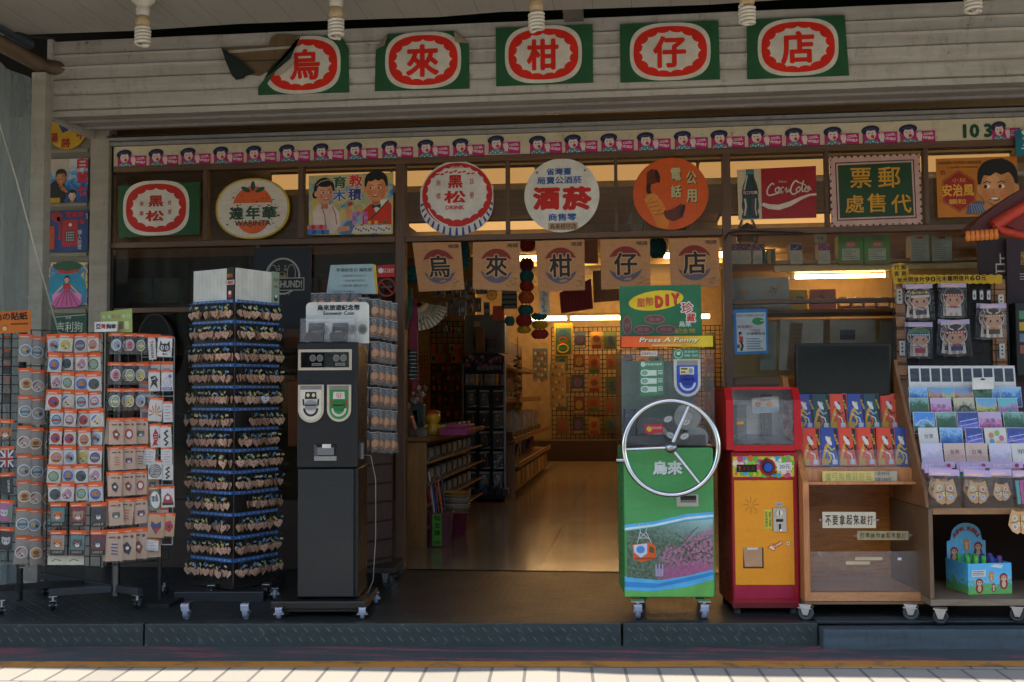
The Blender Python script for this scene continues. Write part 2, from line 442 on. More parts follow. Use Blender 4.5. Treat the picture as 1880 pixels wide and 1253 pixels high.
# the steel nosing of the deck, in lengths, with its slanting treads; at the right a low concrete ramp takes over
def nosing(pxa, pxb, dz=0):
    a = ground(pxa, 1147, 0).x; b = ground(pxb, 1147, 0).x; L = (b-a)/KU.x
    o = Vector((a, kerb_y(a), 0)); pl = PL(o, KA)
    mb = MB(); m = weathered('#252c2b', '#353d3b', '#75756c', 1.6, .5); mr = weathered('#475250', '#333c3b', '#8a8a80', 3, .45)
    mb.lbox(pl, .003, L-.003, GZ-.02, .004+dz, .0, -.05, m, .003)
    n = int(L/.052)
    for r, zc in ((0, -.024), (1, -.068)):
        for i in range(n):
            u = .03+i*.052+(.026 if r else 0)
            if u > L-.03: continue
            c, s = math.cos(rad(-42)), math.sin(rad(-42)); vs = []
            for (p, q, h) in ((-.019, 0, 0), (0, -.0042, 0), (.019, 0, 0), (0, .0042, 0), (-.012, 0, .003), (.012, 0, .003)):
                vs.append(pl.w(u+p*c-q*s, zc+p*s+q*c+dz, .0004+h))
            mb.add(vs, [(0, 1, 5, 4), (1, 2, 5), (2, 3, 4, 5), (3, 0, 4)], mr)
    return mb
for (a, b, lab) in ((-260, 265, 'dark steel step edge with slanting treads under the spinner racks'), (266, 1141, 'long dark steel step edge with scuffed top below the doorway'), (1143, 1503, 'short dark steel step edge with raised treads below the green machine')):
    solo(nosing(a, b), 'step_edge', lab, 'step edge', 'steel edges of the step')
mb = MB(); a = ground(1509, 1150, 0); b = ground(2050, 1165, 0); pl = PL(a, KA)
mb.lbox(pl, 0, 2.2, GZ-.01, -.012, .02, -.12, weathered('#3c464b', '#22282b', '#5a4a40', 2, .7), .006)
mb.lbox(pl, .0, 2.2, -.010, .003, -.09, -.2, C('#2e373c', .6), .003)
solo(mb, 'ramp_slab', 'flat grey slab ramp at the kerb right of the steel step edges', 'ramp')

def floor_mat():
    t = NT('polished_floor_tiles'); o = t.tc(); b = t.n('TexBrick'); b.offset = 0; t.l(o, b.inputs[0]); b.inputs['Scale'].default_value = 1
    b.inputs['Brick Width'].default_value = .6; b.inputs['Row Height'].default_value = .6; b.inputs['Mortar Size'].default_value = .006
    b.inputs['Color1'].default_value = (*lin('#8d7c62'), 1); b.inputs['Color2'].default_value = (*lin('#806f56'), 1); b.inputs['Mortar'].default_value = (*lin('#33261a'), 1)
    f = t.noise(o, 3, 6, .6)
    return t.fin(t.mix(t.math('MULTIPLY', f, .3), b.outputs[0], '#6d5c45'), t.math('ADD', t.math('MULTIPLY', f, .15), .08))
mb = MB(); mb.add([(-4.4, -.0, .004), (4.4, -.0, .004), (4.4, 12.2, .004), (-4.4, 12.2, .004)], [(0, 1, 2, 3)], floor_mat()); o_ = mb.build('shop_floor'); tag(o_, kind='structure')

# ---------------------------------------------------------------- the shop building
SHOP = thing('shop_building', 'souvenir shop front with dark wood frames, white shutter box and a lit room behind', 'shop', (0, 0, 0))
ZH = FA.uv(740, 293)[1]; ZT = FA.uv(900, 437)[1]; ZC = 2.93
def X(px, py=440): return FA.uv(px, py)[0]
wallm = weathered('#a8977a', '#84735a', '#54402a', 1, .8); dark = C('#2b2520', .7)
mb = MB()
mb.box(-4.5, -4.4, .05, 12.3, 0, 3.6, wallm); mb.build('side_wall', SHOP)
mb = MB(); mb.box(4.4, 4.5, .05, 12.3, 0, 3.6, wallm); mb.build('side_wall', SHOP)
mb = MB(); mb.box(-4.4, 4.4, 12.2, 12.3, 0, 3.6, C('#b39a72', .8)); mb.build('back_wall', SHOP)
mb = MB(); mb.box(-4.6, 4.6, .02, 12.4, 3.62, 3.7, dark); mb.build('roof_slab', SHOP)
# ceiling with lower beams
mb = MB(); cm = weathered('#cdbb93', '#a38f66', '#6d5733', .6, .8)
mb.box(-4.4, 4.4, .2, 12.2, ZC, ZC+.03, cm)
for y in (2.6, 5.3, 8.2): mb.box(-4.4, 4.4, y, y+.16, ZC-.11, ZC-.002, C('#c9b78e', .8))
mb.build('ceiling', SHOP)
# wall over the ceiling space, behind the shutter box
zft = PL((0, -.55, 0)).uv(900, 42)[1]; zfb = PL((0, -.55, 0)).uv(800, 192)[1]; zsb = FA.uv(800, 229)[1]
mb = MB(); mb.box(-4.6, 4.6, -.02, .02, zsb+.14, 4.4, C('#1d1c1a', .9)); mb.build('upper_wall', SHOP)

frame = wood('#3a2413', '#5c3a1d', 1.0, .5, 2); frameh = wood('#3f2815', '#62401f', 1.0, .5, 0)
def post(px0, px1, z0, z1, y0=-.035, y1=.05, m=frame, py=440): 
    a, b = X(px0, py), X(px1, py); mb = MB(); mb.box(a, b, y0, y1, z0, z1, m, None, .004); return mb
# frame bars
for p0, p1, z0 in ((728, 745, 0), (1327, 1342, 0)):
    post(p0, p1, z0, ZH).build('door_jamb', SHOP)
for p0, p1 in ((375, 383), (549, 559), (929, 936), (1128, 1134), (1514, 1522), (1695, 1704)):
    post(p0, p1, ZT+.02, ZH-.012, -.025, .03, py=370).build('mullion', SHOP)
mb = MB(); mb.box(X(200), X(728)-.002, -.03, .04, ZT-.018, ZT+.018, frameh, None, .003); mb.build('transom_bar', SHOP)
mb = MB(); mb.box(X(745)+.002, X(1327)-.002, -.03, .04, ZT-.018, ZT+.018, frameh, None, .003); mb.build('transom_bar', SHOP)
mb = MB(); mb.box(X(1342)+.002, 3.2, -.03, .04, ZT-.018, ZT+.018, frameh, None, .003); mb.build('transom_bar', SHOP)
mb = MB(); mb.box(X(212), 3.2, -.04, .04, ZH-.035, ZH+.002, frameh, None, .003); mb.build('top_rail', SHOP)
mb = MB()
for p in (197, 205): mb.box(X(p), X(p+5), -.02 if p > 200 else -.05, .03, 0, zsb, C('#3c3b38', .35, .7), None, .002)
mb.build('guide_rail', SHOP)
zl = FA.uv(290, 570)[1]
mb = MB(); mb.box(X(211, 570), X(728)-.002, -.02, .03, zl-.016, zl+.016, frameh, None, .003); mb.build('window_rail', SHOP)
post(471, 478, zl+.016, ZT-.018, -.02, .03, py=510).build('mullion', SHOP)
mb = MB(); mb.box(X(211, 900), X(728)-.002, -.02, .03, .0, .42, wood('#2a1a10', '#3c2616', 1, .6, 0)); mb.build('base_panel', SHOP)
zr = FA.uv(1500, 553)[1]; zrb = FA.uv(1450, 692)[1]
mb = MB(); mb.box(X(1342)+.002, 3.2, -.02, .03, zr-.014, zr+.012, frameh, None, .003); mb.build('window_rail', SHOP)
mb = MB(); mb.box(X(1342)+.002, 3.2, -.02, .03, zrb-.05, zrb, frameh, None, .003); mb.build('window_sill', SHOP)
mb = MB(); mb.box(X(1342)+.002, 3.2, -.015, .03, 0, zrb-.052, wood('#2c1c10', '#412a17', 1, .6, 0)); mb.build('base_panel', SHOP)
GL = glass('#f8f6f0', .02, .4, .006); GD = glass('#e6e2d8', .02, .4, .008)
edges = [212, 375, 383, 549, 559, 728, 745, 929, 936, 1128, 1134, 1327, 1342, 1514, 1522, 1695, 1704, 1990]
for i in range(0, len(edges), 2):
    mb = MB(); mb.box(X(edges[i], 370)-.005, X(edges[i+1], 370)+.005, .002, .006, ZT+.01, ZH-.02, GL); mb.build('window_pane', SHOP)
for a, b, z0, z1, g in ((211, 471, zl, ZT, GD), (478, 728, zl, ZT, GD), (211, 728, .42, zl, GD), (1342, 1990, zr, ZT, GL), (1342, 1990, zrb, zr, GL)):
    mb = MB(); mb.box(X(a)+.001, X(b)-.001, .002, .006, z0, z1, g); mb.build('window_pane', SHOP)
# cream header board
mb = MB(); zht = FA.uv(800, 253)[1]
mb.box(X(211), 3.2, -.03, .03, ZH+.003, zht, weathered('#bdb092', '#9a8b70', '#3a2f24', .8, .6)); mb.build('header_board', SHOP)
mb = MB(); al = weathered('#8d8a84', '#5c5a55', '#4a3c30', 1.2, .45)
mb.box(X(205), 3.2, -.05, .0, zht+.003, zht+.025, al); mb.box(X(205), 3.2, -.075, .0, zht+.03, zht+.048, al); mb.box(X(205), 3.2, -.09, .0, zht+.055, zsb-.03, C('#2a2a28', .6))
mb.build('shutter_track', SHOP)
# pillar and the panelled strip with posters
pil = weathered('#8f8779', '#6d655a', '#6d4a3a', 1, .85)
PP = PL((0, -.06, 0))
mb = MB(); mb.box(PP.uv(163, 500)[0], PP.uv(197, 500)[0], -.06, .05, 0, zsb+.1, pil, None, .004); mb.build('pillar', SHOP)
mb = MB(); mb.box(-4.4, PP.uv(163, 500)[0]-.001, -.0, .05, 0, zsb+.3, weathered('#6d6759', '#4c473d', '#3a2c20', 1, .7))
for y in (278, 377, 468, 572): 
    z = FA.uv(125, y)[1]; mb.box(X(92), X(163)-.01, -.008, -.0005, z-.012, z+.012, C('#7b7464', .6))
mb.build('panelled_wall', SHOP)

# shutter box: ribbed fascia, soffit, end cap
FF = PL((0, -.55, 0)); xl = FF.uv(100, 140)[0]; xr = 3.4
fm = weathered('#aea99f', '#746d62', '#45291c', .9, .55)
prof = []      # (z, out) down the face
def zf(y): return zfb+(zft-zfb)*(212-y)/(212-75)
for y, o in ((75, 0), (98, .0), (101, .016), (103, .0), (120, .004), (122, .017), (125, .002), (143, .004), (147, .017), (160, .014), (163, .0), (171, -.004), (173, .01), (176, .012), (197, .012), (199, -.004), (202, .018), (212, .018)): prof.append((zf(y), o))
mb = MB(); vs = []; NX = 40
for i in range(NX+1):
    x = xl+(xr-xl)*i/NX
    for z, o in prof: vs.append((x, -.55-o-R.uniform(0, .0015), z+R.uniform(-.001, .001)))
k = len(prof)
mb.add(vs, [(i*k+j, i*k+j+1, (i+1)*k+j+1, (i+1)*k+j) for i in range(NX) for j in range(k-1)], fm); mb.build('fascia', SHOP)
mb = MB(); vs = []; sp = [(-.568, zfb)]
for y, dz in ((-.50, .0), (-.49, .012), (-.40, .012), (-.39, .0), (-.37, .0), (-.36, .01), (-.22, .01), (-.21, -.002), (-.19, -.002), (-.18, .008), (-.09, .012)): sp.append((y, zfb+(zsb-zfb)*(y+.55)/.47+dz))
for x in (xl, xr):
    for y, z in sp: vs.append((x, y, z))
k = len(sp); mb.add(vs, [(j, k+j, k+j+1, j+1) for j in range(k-1)], weathered('#8f8b85', '#66615b', '#4a3426', 1.1, .5)); mb.build('soffit', SHOP)
mb = MB(); mb.box(xl-.035, xl-.001, -.575, -.06, zfb-.01, zft+.01, fm, None, .004); mb.build('end_cap', SHOP)
mb = MB(); mb.box(xl, xr, -.55, -.06, zft-.02, zft-.005, C('#2a2825', .8)); mb.build('box_top', SHOP)

# ---------------------------------------------------------------- canopy over the deck
edge = [(ground(px, py, GZ)) for px, py in ((-900, 1212), (-300, 1220), (0, 1225), (250, 1230), (520, 1229), (800, 1233), (1000, 1230), (1150, 1237), (1400, 1241), (1650, 1243), (1880, 1247), (2400, 1256))]
ZCN = 3.12
edge = [p+sd*((ZCN+.06-GZ)/sd.z) for p in edge]
edge = [edge[0]+Vector((-4, 0, 0))]+edge+[edge[-1]+Vector((5, .1, 0))]
CAN = thing('canopy', 'white panelled canopy ceiling over the shop front with a dark gap behind it', 'canopy', (0, -2.4, ZCN))
yb = -.86
def canm():
    t = NT('canopy_panels'); x, y, z = t.xyz(t.tc())
    s = t.math('FRACT', t.math('DIVIDE', x, .205)); j = t.math('LESS_THAN', s, .018)
    f = t.noise(t.tc(), 1.5, 7, .7); g = t.ramp(t.noise(t.scalev(t.tc(), (9, 1.6, 1)), 2.5, 6, .75), [(.5, 0.), (.75, 1.)])
    c = t.mix(t.math('MULTIPLY', f, .4), '#97938a', '#77736a'); c = t.mix(t.math('MULTIPLY', g, .45), c, '#6d675b'); c = t.mix(t.math('MULTIPLY', j, .6), c, '#37342f')
    return t.fin(c, .7)
mb = MB(); n = len(edge)
top = [Vector((p.x, p.y, ZCN)) for p in edge]; bk = [Vector((p.x, yb+.02*math.sin(i*2.1), ZCN)) for i, p in enumerate(edge)]
mb.add(top+bk, [(i, n+i, n+i+1, i+1) for i in range(n-1)], canm())
mb.build('ceiling_panel', CAN)
mb = MB(); up = [p+Vector((0, 0, .06)) for p in top]; ub = [Vector((p.x, -.02, ZCN+.34)) for p in bk]
mb.add(up+ub, [(i, i+1, n+i+1, n+i) for i in range(n-1)], C('#4a4d4e', .6)); mb.add(top+up, [(i, i+1, n+i+1, n+i) for i in range(n-1)], C('#70706c', .6)); mb.build('roof_sheet', CAN)
p = PL((0, -.8, 0)); mb = MB(); mb.pbox(p, 1031, -10, 1068, 12, .05, -.2, C('#6b6a66', .5, .3), .003); a = p.pt(1045, 10); b = PL((0, -.56, 0)).pt(1038, 33)
mb.tube([a, b], .016, C('#77756f', .5, .3), 6); mb.build('bracket', CAN)
mb = MB(); a = PL((0, -.86, 0)).pt(0, 50); 
mb.tube([PL((0, -.9, 0)).pt(x, y) for x, y in ((-20, 45), (20, 58), (60, 68), (100, 71))], .006, C('#26241f', .6), 6); mb.build('cable', CAN)

# spiral bulbs under the canopy
BP = PL((0, -1.3, 0))
def bulb():
    t = thing('spiral_bulb', '', 'bulb', (0, 0, 0), 0, 'spiral bulbs under the canopy')
    w = C('#d6d0c2', .35); mb = MB(); hx = []
    for i in range(96):
        a = i/95*2*pi*5; hx.append((.034*math.cos(a)*(1 if i > 4 else .8), .034*math.sin(a), .012+.088*i/95))
    mb.tube(hx, .0085, w, 8); mb.tube([(.0, 0, .012), (.02, 0, .008), (.034, 0, .012)], .008, w, 8); mb.build('spiral_tube', t)
    mb = MB(); mb.lathe((0, 0, 0), [(.0, .098), (.026, .098), (.036, .112), (.038, .135), (.03, .16), (.022, .165)], weathered('#b9a47e', '#8a7350', '#4a3520', 4, .5)); mb.build('bulb_base', t)
    mb = MB(); mb.lathe((0, 0, 0), [(.024, .16), (.034, .17), (.036, .20), (.03, .21), (.06, .24), (.065, .36), (0, .36)], C('#c9c4b6', .4)); mb.build('lamp_holder', t)
    return t
b0 = bulb()
for i, (px, py, lab) in enumerate(((262, 87, 'spiral bulb hanging over the bare left end of the shutter box'), (617, 72, 'spiral bulb hanging in front of the torn sign sticker'), (985, 60, 'spiral bulb hanging over the middle sign sticker'), (1372, 49, 'spiral bulb hanging between the last two sign stickers'), (1787, 27, 'spiral bulb at the top right over the bare end of the shutter box'))):
    p = BP.pt(px, py); o = b0 if i == 0 else dup(b0); o.location = p; o.rotation_euler = (0, 0, i*1.3); o['label'] = lab

# side curtain of clear sheet, its pole and post
FP = PL((0, -.6, 0)); xp0, xp1 = FP.uv(64, 400)[0], FP.uv(89, 400)[0]
CUR = thing('side_curtain', 'clear plastic side curtain on a white post and a wooden pole at the far left', 'curtain', (xp0, -.6, 0))
zp = FP.uv(75, 138)[1]
mb = MB(); mb.box(xp0, xp1, -.66, -.58, 0, zp, weathered('#a29c8e', '#7d776a', '#5c4a38', 1.2, .6), None, .005); mb.build('post', CUR)
mb = MB(); a = FP.pt(78, 122); mb.tube([a+Vector((.12, .1, .0)), a, a+Vector((-.03, -1.0, .01)), a+Vector((-.06, -3.3, .03))], [.042, .045, .05, .052], wood('#4a3c2c', '#6d5840', 1, .65, 1), 12)
mb.tube([a+Vector((-.02, -.1, .1)), a+Vector((-.05, -2.6, .12))], .03, C('#3f4a52', .6), 8); mb.build('pole', CUR)
def sheet():
    t = NT('hazy_plastic'); o = t.tc(); f = t.noise(t.scalev(o, (1, 2.5, .5)), 2.2, 7, .7, 1); g = t.noise(t.scalev(o, (1, 9, .6)), 2, 5, .7)
    d = t.n('BsdfTranslucent'); d.inputs[0].default_value = (.25, .28, .26, 1); df = t.n('BsdfDiffuse'); df.inputs[0].default_value = (.17, .18, .17, 1)
    tr = t.n('BsdfTransparent'); tr.inputs[0].default_value = (.8, .84, .84, 1); m = t.n('MixShader'); t.l(t.ramp(g, [(.3, .15), (.75, .8)]), m.inputs[0]); t.l(d.outputs[0], m.inputs[1]); t.l(df.outputs[0], m.inputs[2])
    gl = t.n('BsdfGlossy'); gl.inputs['Roughness'].default_value = .2; m2 = t.n('MixShader'); t.l(t.ramp(f, [(.3, .25), (.7, .6)]), m2.inputs[0]); t.l(m.outputs[0], m2.inputs[1]); t.l(tr.outputs[0], m2.inputs[2])
    m3 = t.n('MixShader'); m3.inputs[0].default_value = .06; t.l(m2.outputs[0], m3.inputs[1]); t.l(gl.outputs[0], m3.inputs[2]); t.l(m3.outputs[0], t.out.inputs[0]); return t.m
mb = MB(); vs = []; ny, nz = 60, 6
for i in range(ny+1):
    y = -.62-i*2.6/ny
    for j in range(nz+1): vs.append((xp0-.01+.018*math.sin(i*.9+.4*math.sin(j)), y, .02+(zp-.06)*j/nz))
mb.add(vs, [(i*(nz+1)+j, i*(nz+1)+j+1, (i+1)*(nz+1)+j+1, (i+1)*(nz+1)+j) for i in range(ny) for j in range(nz)], sheet(), True); mb.build('plastic_sheet', CUR)
mb = MB(); q = PL((0, -1.0, 0)); mb.tube([q.pt(-5, 215), q.pt(30, 330), q.pt(62, 450), PL((0, -.7, 0)).pt(108, 612)], .0045, C('#b5b0a4', .5), 6); mb.build('tie_cord', CUR)

# the terrace across the street (behind the photographer, it shows in the panes and shades the low sky)
OPP = thing('terrace_building', 'plain plastered terrace across the street mirrored in the shop panes', 'building', (0, -21, 0))
mb = MB(); mb.box(-16, 16, -22, -21, GZ, 6.4, weathered('#b5ad9a', '#8d8676', '#4a4036', .3, .85)); mb.build('wall', OPP)
for i in range(10):
    mb = MB(); x = -14.5+i*3.1; mb.box(x, x+1.9, -21.05, -20.98, GZ, 2.5, C('#2c2a26', .5)); mb.build('shop_opening', OPP)
    mb = MB(); mb.box(x+.1, x+1.7, -21.04, -20.99, 3.0, 4.1, C('#39424a', .2)); mb.build('window', OPP)
# ---------------------------------------------------------------- flat artwork helpers
def scallop(cx, cy, rx, ry, n=14, d=.085, ph=0):
    p = []
    for i in range(n*8):
        a = 2*pi*i/(n*8)+ph; r = 1-d*min(1, abs(math.sin(n*(a-ph)/2))**.6)
        p.append((cx+rx*r*math.cos(a), cy+ry*r*math.sin(a)))
    return p
def emblem(mb, L, cx, cy, w, h, o=.004, red='#c92414', white='#c9c0b0'):
    mb.ell(L, cx, cy, w/2, h/2, C(white, .5), o, 0, 48, 2.9)
    mb.ell(L, cx, cy, w*.455, h*.44, C(red, .5), o+.0008, 0, 48, 2.6)
    mb.poly(L, scallop(cx, cy, w*.385, h*.365, 16, .09, pi/2), C(white, .5), o+.0016)
def face(mb, L, cx, cy, w, h, o, skin='#c98a63', hair='#1d1814', style='boy', mouth='#8d3a2c', tilt=0, look=0):
    """a simple painted head: neck, ears, face, hair, eyes, brows, nose and mouth"""
    S_ = C(skin, .5); H = C(hair, .5); dk = C('#2a1a14', .5); sh = C(hexmix(skin, '#7a3a20', .35), .5)
    mb.rect(L, cx-w*.2, cy+h*.25, cx+w*.2, cy+h*.72, sh, o)
    if style == 'girl':
        mb.ell(L, cx-w*.02, cy-h*.12, w*.6, h*.5, H, o+.0003); mb.ell(L, cx-w*.55, cy+h*.12, w*.16, h*.16, H, o+.0003)
    else: mb.ell(L, cx, cy-h*.16, w*.56, h*.45, H, o+.0003, 0, 28, 2.4)
    for s_ in (-1, 1): mb.ell(L, cx+s_*w*.5, cy+h*.08, w*.09, h*.12, S_, o+.0005)
    mb.ell(L, cx, cy+h*.06, w*.47, h*.46, S_, o+.0008, 0, 28, 2.2)
    mb.ell(L, cx+w*.3, cy+h*.1, w*.16, h*.33, C(hexmix(skin, '#8a4a2a', .22), .5), o+.0009, 0, 16); mb.ell(L, cx-w*.12, cy-h*.08, w*.2, h*.16, C(hexmix(skin, '#ffd9b0', .18), .5), o+.00095, 0, 14)
    for s_ in (-1, 1): mb.ell(L, cx+s_*w*.26+look*w, cy+h*.2, w*.12, h*.09, C(hexmix(skin, '#c04a30', .3), .5), o+.001, 0, 12)
    if style == 'girl': mb.ell(L, cx, cy-h*.36, w*.44, h*.15, H, o+.0011, 0, 20, 2, 0, 2*pi)
    else: mb.poly(L, [(cx-w*.5, cy+h*.0), (cx-w*.54, cy-h*.3), (cx-w*.3, cy-h*.56), (cx+w*.15, cy-h*.62), (cx+w*.48, cy-h*.42), (cx+w*.52, cy+h*.0), (cx+w*.42, cy-h*.2), (cx+w*.3, cy-h*.3), (cx+w*.1, cy-h*.24), (cx-w*.05, cy-h*.3), (cx-w*.2, cy-h*.22), (cx-w*.38, cy-h*.24)], H, o+.0011)
    for s_ in (-1, 1):
        ex = cx+s_*w*.2+look*w
        mb.ell(L, ex, cy+h*.02, w*.085, h*.045, C('#d9cfc2', .5), o+.0013, 0, 12); mb.ell(L, ex+look*w*.4, cy+h*.02, w*.05, h*.045, dk, o+.0016, 0, 10)
        mb.line(L, [(ex-w*.11, cy-h*.06), (ex, cy-h*.1), (ex+w*.11, cy-h*.06)], w*.03, dk, o+.0014)
    mb.line(L, [(cx+look*w, cy+h*.06), (cx-w*.04+look*w, cy+h*.18), (cx+w*.05+look*w, cy+h*.19)], w*.03, sh, o+.0013)
    mb.ell(L, cx+look*w, cy+h*.31, w*.15, h*.055, C(mouth, .5), o+.0013, 0, 14); mb.ell(L, cx+look*w, cy+h*.295, w*.11, h*.022, C('#ddd2c4', .5), o+.0016, 0, 12)
def hand(mb, L, cx, cy, s, o, skin='#c98a63', rot=0):
    """a painted fist seen from the front: palm, four bent fingers, thumb"""
    c, q = math.cos(rot), math.sin(rot); tr = lambda x, y: (cx+(x*c-y*q)*s, cy+(x*q+y*c)*s)
    S_ = C(skin, .5); sh = C(hexmix(skin, '#6a2f18', .4), .5)
    mb.poly(L, [tr(*p) for p in ((-.3, .2), (-.42, -.2), (-.3, -.45), (.3, -.45), (.42, -.1), (.3, .3), (.2, 1.0), (-.25, 1.0))], S_, o)
    for i in range(4): mb.line(L, [tr(-.36, -.36+i*.17), tr(-.05, -.44+i*.18), tr(.12, -.34+i*.18)], .15*s, S_, o+.0006); mb.line(L, [tr(-.34, -.28+i*.17), tr(.08, -.3+i*.18)], .025*s, sh, o+.0009)
    mb.line(L, [tr(.3, .2), tr(.38, -.15), tr(.2, -.35)], .17*s, S_, o+.0007)

# five sign stickers on the shutter box
SG = '#1f5030'
def sticker(ch, q, ec, ew, eh, th, label, extra=None, clip=None):
    L = FF.at(ec[0], ec[1]); mb = MB(); g = C(SG, .55, 0, .3, 6)

    # the sheet lies over the ribs in a shallow wave
    N = 8; vs = []
    pts = q if clip is None else clip
    mb.slab(FF, pts, g, .0205, .003)
    emblem(mb, L, ec[0], ec[1], ew, eh, .0215)
    mb.text(L, ch, ec[0]-1, ec[1]+1, th, C('#c92414', .5), .0245, None, .034, res=4)
    if extra: extra(mb, L)
    return solo(mb, 'sign_sticker', label, 'sticker', 'green and red sign stickers on the shutter box')
def curl2(mb, L):
    p = C('#a8977c', .7)
    for a, b, c in (((689, 92), (712, 63), (706, 84)), ((833, 57), (862, 80), (836, 78))):
        A, B, D = FF.pt(*a, .022), FF.pt(*b, .022), FF.pt(*c, .05); mb.add([A, B, D], [(0, 1, 2)], p); mb.add([A, B, D+Vector((0, -.002, 0))], [(2, 1, 0)], p)
sticker('來', None, (778, 113), 139, 104, 60, 'green sticker with the red character 來 and both upper corners curling', curl2, [(690, 91), (711, 63), (834, 57), (861, 80), (862, 163), (688, 168)])
sticker('柑', [(910, 52), (1088, 45), (1089, 152), (911, 159)], (998, 102), 141, 107, 58, 'green sticker with the red character 柑 in the middle of the shutter box')
sticker('仔', [(1138, 45), (1319, 38), (1322, 146), (1139, 152)], (1230, 97), 148, 108, 60, 'green sticker with the red character 仔 on the shutter box')
sticker('店', [(1371, 37), (1551, 28), (1559, 139), (1372, 146)], (1464, 89), 148, 109, 62, 'green sticker with the red character 店 at the right end of the row')
# the first one is torn: half of it hangs folded back
L = FF.at(568, 120); mb = MB(); g = C(SG, .55, 0, .3, 6)
body = [(549, 70), (600, 66), (630, 72), (640, 90), (641, 170), (474, 175), (474, 160), (492, 138), (520, 118), (541, 92)]
mb.slab(FF, body, g, .0205, .003)
def clipx(pts):       # keep what lies right of the tear line
    t = lambda p: (p[1]-66)*(500-552)/(142-66)+552
    out = []
    for i, a in enumerate(pts):
        b = pts[(i+1) % len(pts)]; ia, ib = a[0] >= t(a), b[0] >= t(b)
        if ia: out.append(a)
        if ia != ib:
            da, db = a[0]-t(a), b[0]-t(b); f = da/(da-db); out.append((a[0]+(b[0]-a[0])*f, a[1]+(b[1]-a[1])*f))
    return out
def se(cx, cy, rx, ry, e): return [(cx+rx*math.copysign(abs(math.cos(a))**(2/e), math.cos(a)), cy+ry*math.copysign(abs(math.sin(a))**(2/e), math.sin(a))) for a in [2*pi*i/64 for i in range(64)]]
mb.poly(L, clipx(se(557, 121, 70, 52, 2.9)), C('#c9c0b0', .5), .0215); mb.poly(L, clipx(se(557, 121, 64, 46, 2.6)), C('#c92414', .5), .0223); mb.poly(L, clipx(scallop(557, 121, 54, 38, 16, .09, pi/2)), C('#c9c0b0', .5), .0231)
mb.text(L, '烏', 562, 121, 56, C('#c92414', .5), .024, None, .034, res=4)
for tri, o in ((((552, 64), (545, 84), (500, 120), (484, 146), (505, 132), (533, 108)), .05),): mb.slab(FF, tri, C('#16281f', .6), o, .004, C('#8d8878', .7))
mb.slab(FF, [(541, 110), (520, 114), (506, 128), (504, 140), (520, 134), (534, 122)], C('#a89f8c', .6), .046, .004)
solo(mb, 'sign_sticker', 'torn green sticker with the red character 烏 at the left of the row, half peeled off', 'sticker', 'green and red sign stickers on the shutter box')
mb = MB(); br = weathered('#6d5a40', '#4d3d2a', '#3a2c1e', 2, .5)
mb.slab(FF, [(408, 88), (492, 85), (497, 70), (508, 63), (560, 66), (520, 112), (478, 140), (430, 136)], br, .0205, .002)
mb.slab(FF, [(418, 93), (545, 84), (543, 88), (420, 98)], C('#a8a294', .4), .024, .004); mb.slab(FF, [(440, 112), (522, 109), (520, 111), (442, 114)], C('#3a2f22', .5), .023, .002)
solo(mb, 'sticker_residue', 'brown bared patch on the shutter box where the first sticker peeled away', 'patch')
mb = MB(); mb.slab(FF, [(406, 87), (420, 97), (442, 112), (468, 134), (450, 140), (448, 144), (433, 147), (425, 138), (414, 112)], C('#15211c', .6), .045, .006, C('#3d3a32', .7))
solo(mb, 'sticker_flap', 'dark folded flap hanging off the peeled first sticker', 'flap')

# paper strip of hat-lady stickers along the header board
def lpl(k, yaw=0, tilt=0): 
    q = PL((0, 0, 0), yaw, tilt); q.L = (0, 0, 0, 0, k, 1, 0); return q
def coolmesh():
    q = lpl(.00306); mb = MB(); mg = C('#a81e62', .5, 0, .2); nv = C('#1f2138', .5); sk = C('#cdb4a8', .5); rd = C('#b02a2a', .5); tl = C('#4f7f86', .5); wh = C('#d8cfc8', .5)
    mb.slab(q, [(0, 0), (61, 0), (61, -24), (0, -24)], mg, .001, .001)
    mb.ell(q, 14, -24, 10.5, 11, C('#2a2420', .5), .0022, .0012, 18); mb.ell(q, 14, -28, 16, 9.5, nv, .0025, .001, 24, 2, 0, 2*pi, -.12); mb.ell(q, 15, -20.5, 9, 10.5, sk, .003, 0, 18); mb.ell(q, 14, -31.5, 11, 4.6, nv, .0036, 0, 16); mb.line(q, [(4, -29), (14, -31), (25, -28)], 1.6, C('#4a4a72', .5), .0042)
    mb.ell(q, 17.5, -15.5, 3, 3.4, rd, .0036, 0, 12); mb.ell(q, 11, -22, 1.5, 1, nv, .0036, 0, 8); mb.ell(q, 17, -22, 1.5, 1, nv, .0036, 0, 8)
    mb.slab(q, [(1, 0), (4, -7), (10, -10), (20, -10), (27, -6), (30, 0)], tl, .0026, .001)
    for x, y in ((4, -2), (8, -5), (13, -3), (18, -6), (22, -2), (26, -3)): mb.ell(q, x, y, 1.3, 1.3, wh, .0032, 0, 6)
    mb.slab(q, [(31, 0), (31, -8), (28, -14), (30, -20), (37, -20), (39, -14), (37, -8), (37, 0)], sk, .0026, .001)
    for i in range(4): mb.line(q, [(29+i*2.6, -17), (29+i*2.6, -22+abs(i-1.5))], 2.2, sk, .003)
    mb.rect(q, 31, -26, 37, -22, C('#b98a92', .5), .003, 0); mb.rect(q, 30, -5, 38, 0, tl, .003, 0)
    mb.text(q, 'COOL', 49, -18, 5, wh, .0016, 17, .03, -.12); mb.text(q, 'MYSELF', 49, -10, 5, wh, .0016, 18, .03, .08)
    return mb.build('hat_lady_sticker')
cool = None; CX = [216, 274, 333, 393, 453, 514, 576, 638, 702, 768, 832, 897, 973, 1038, 1104, 1171, 1239, 1306, 1374, 1443, 1514, 1584, 1653]
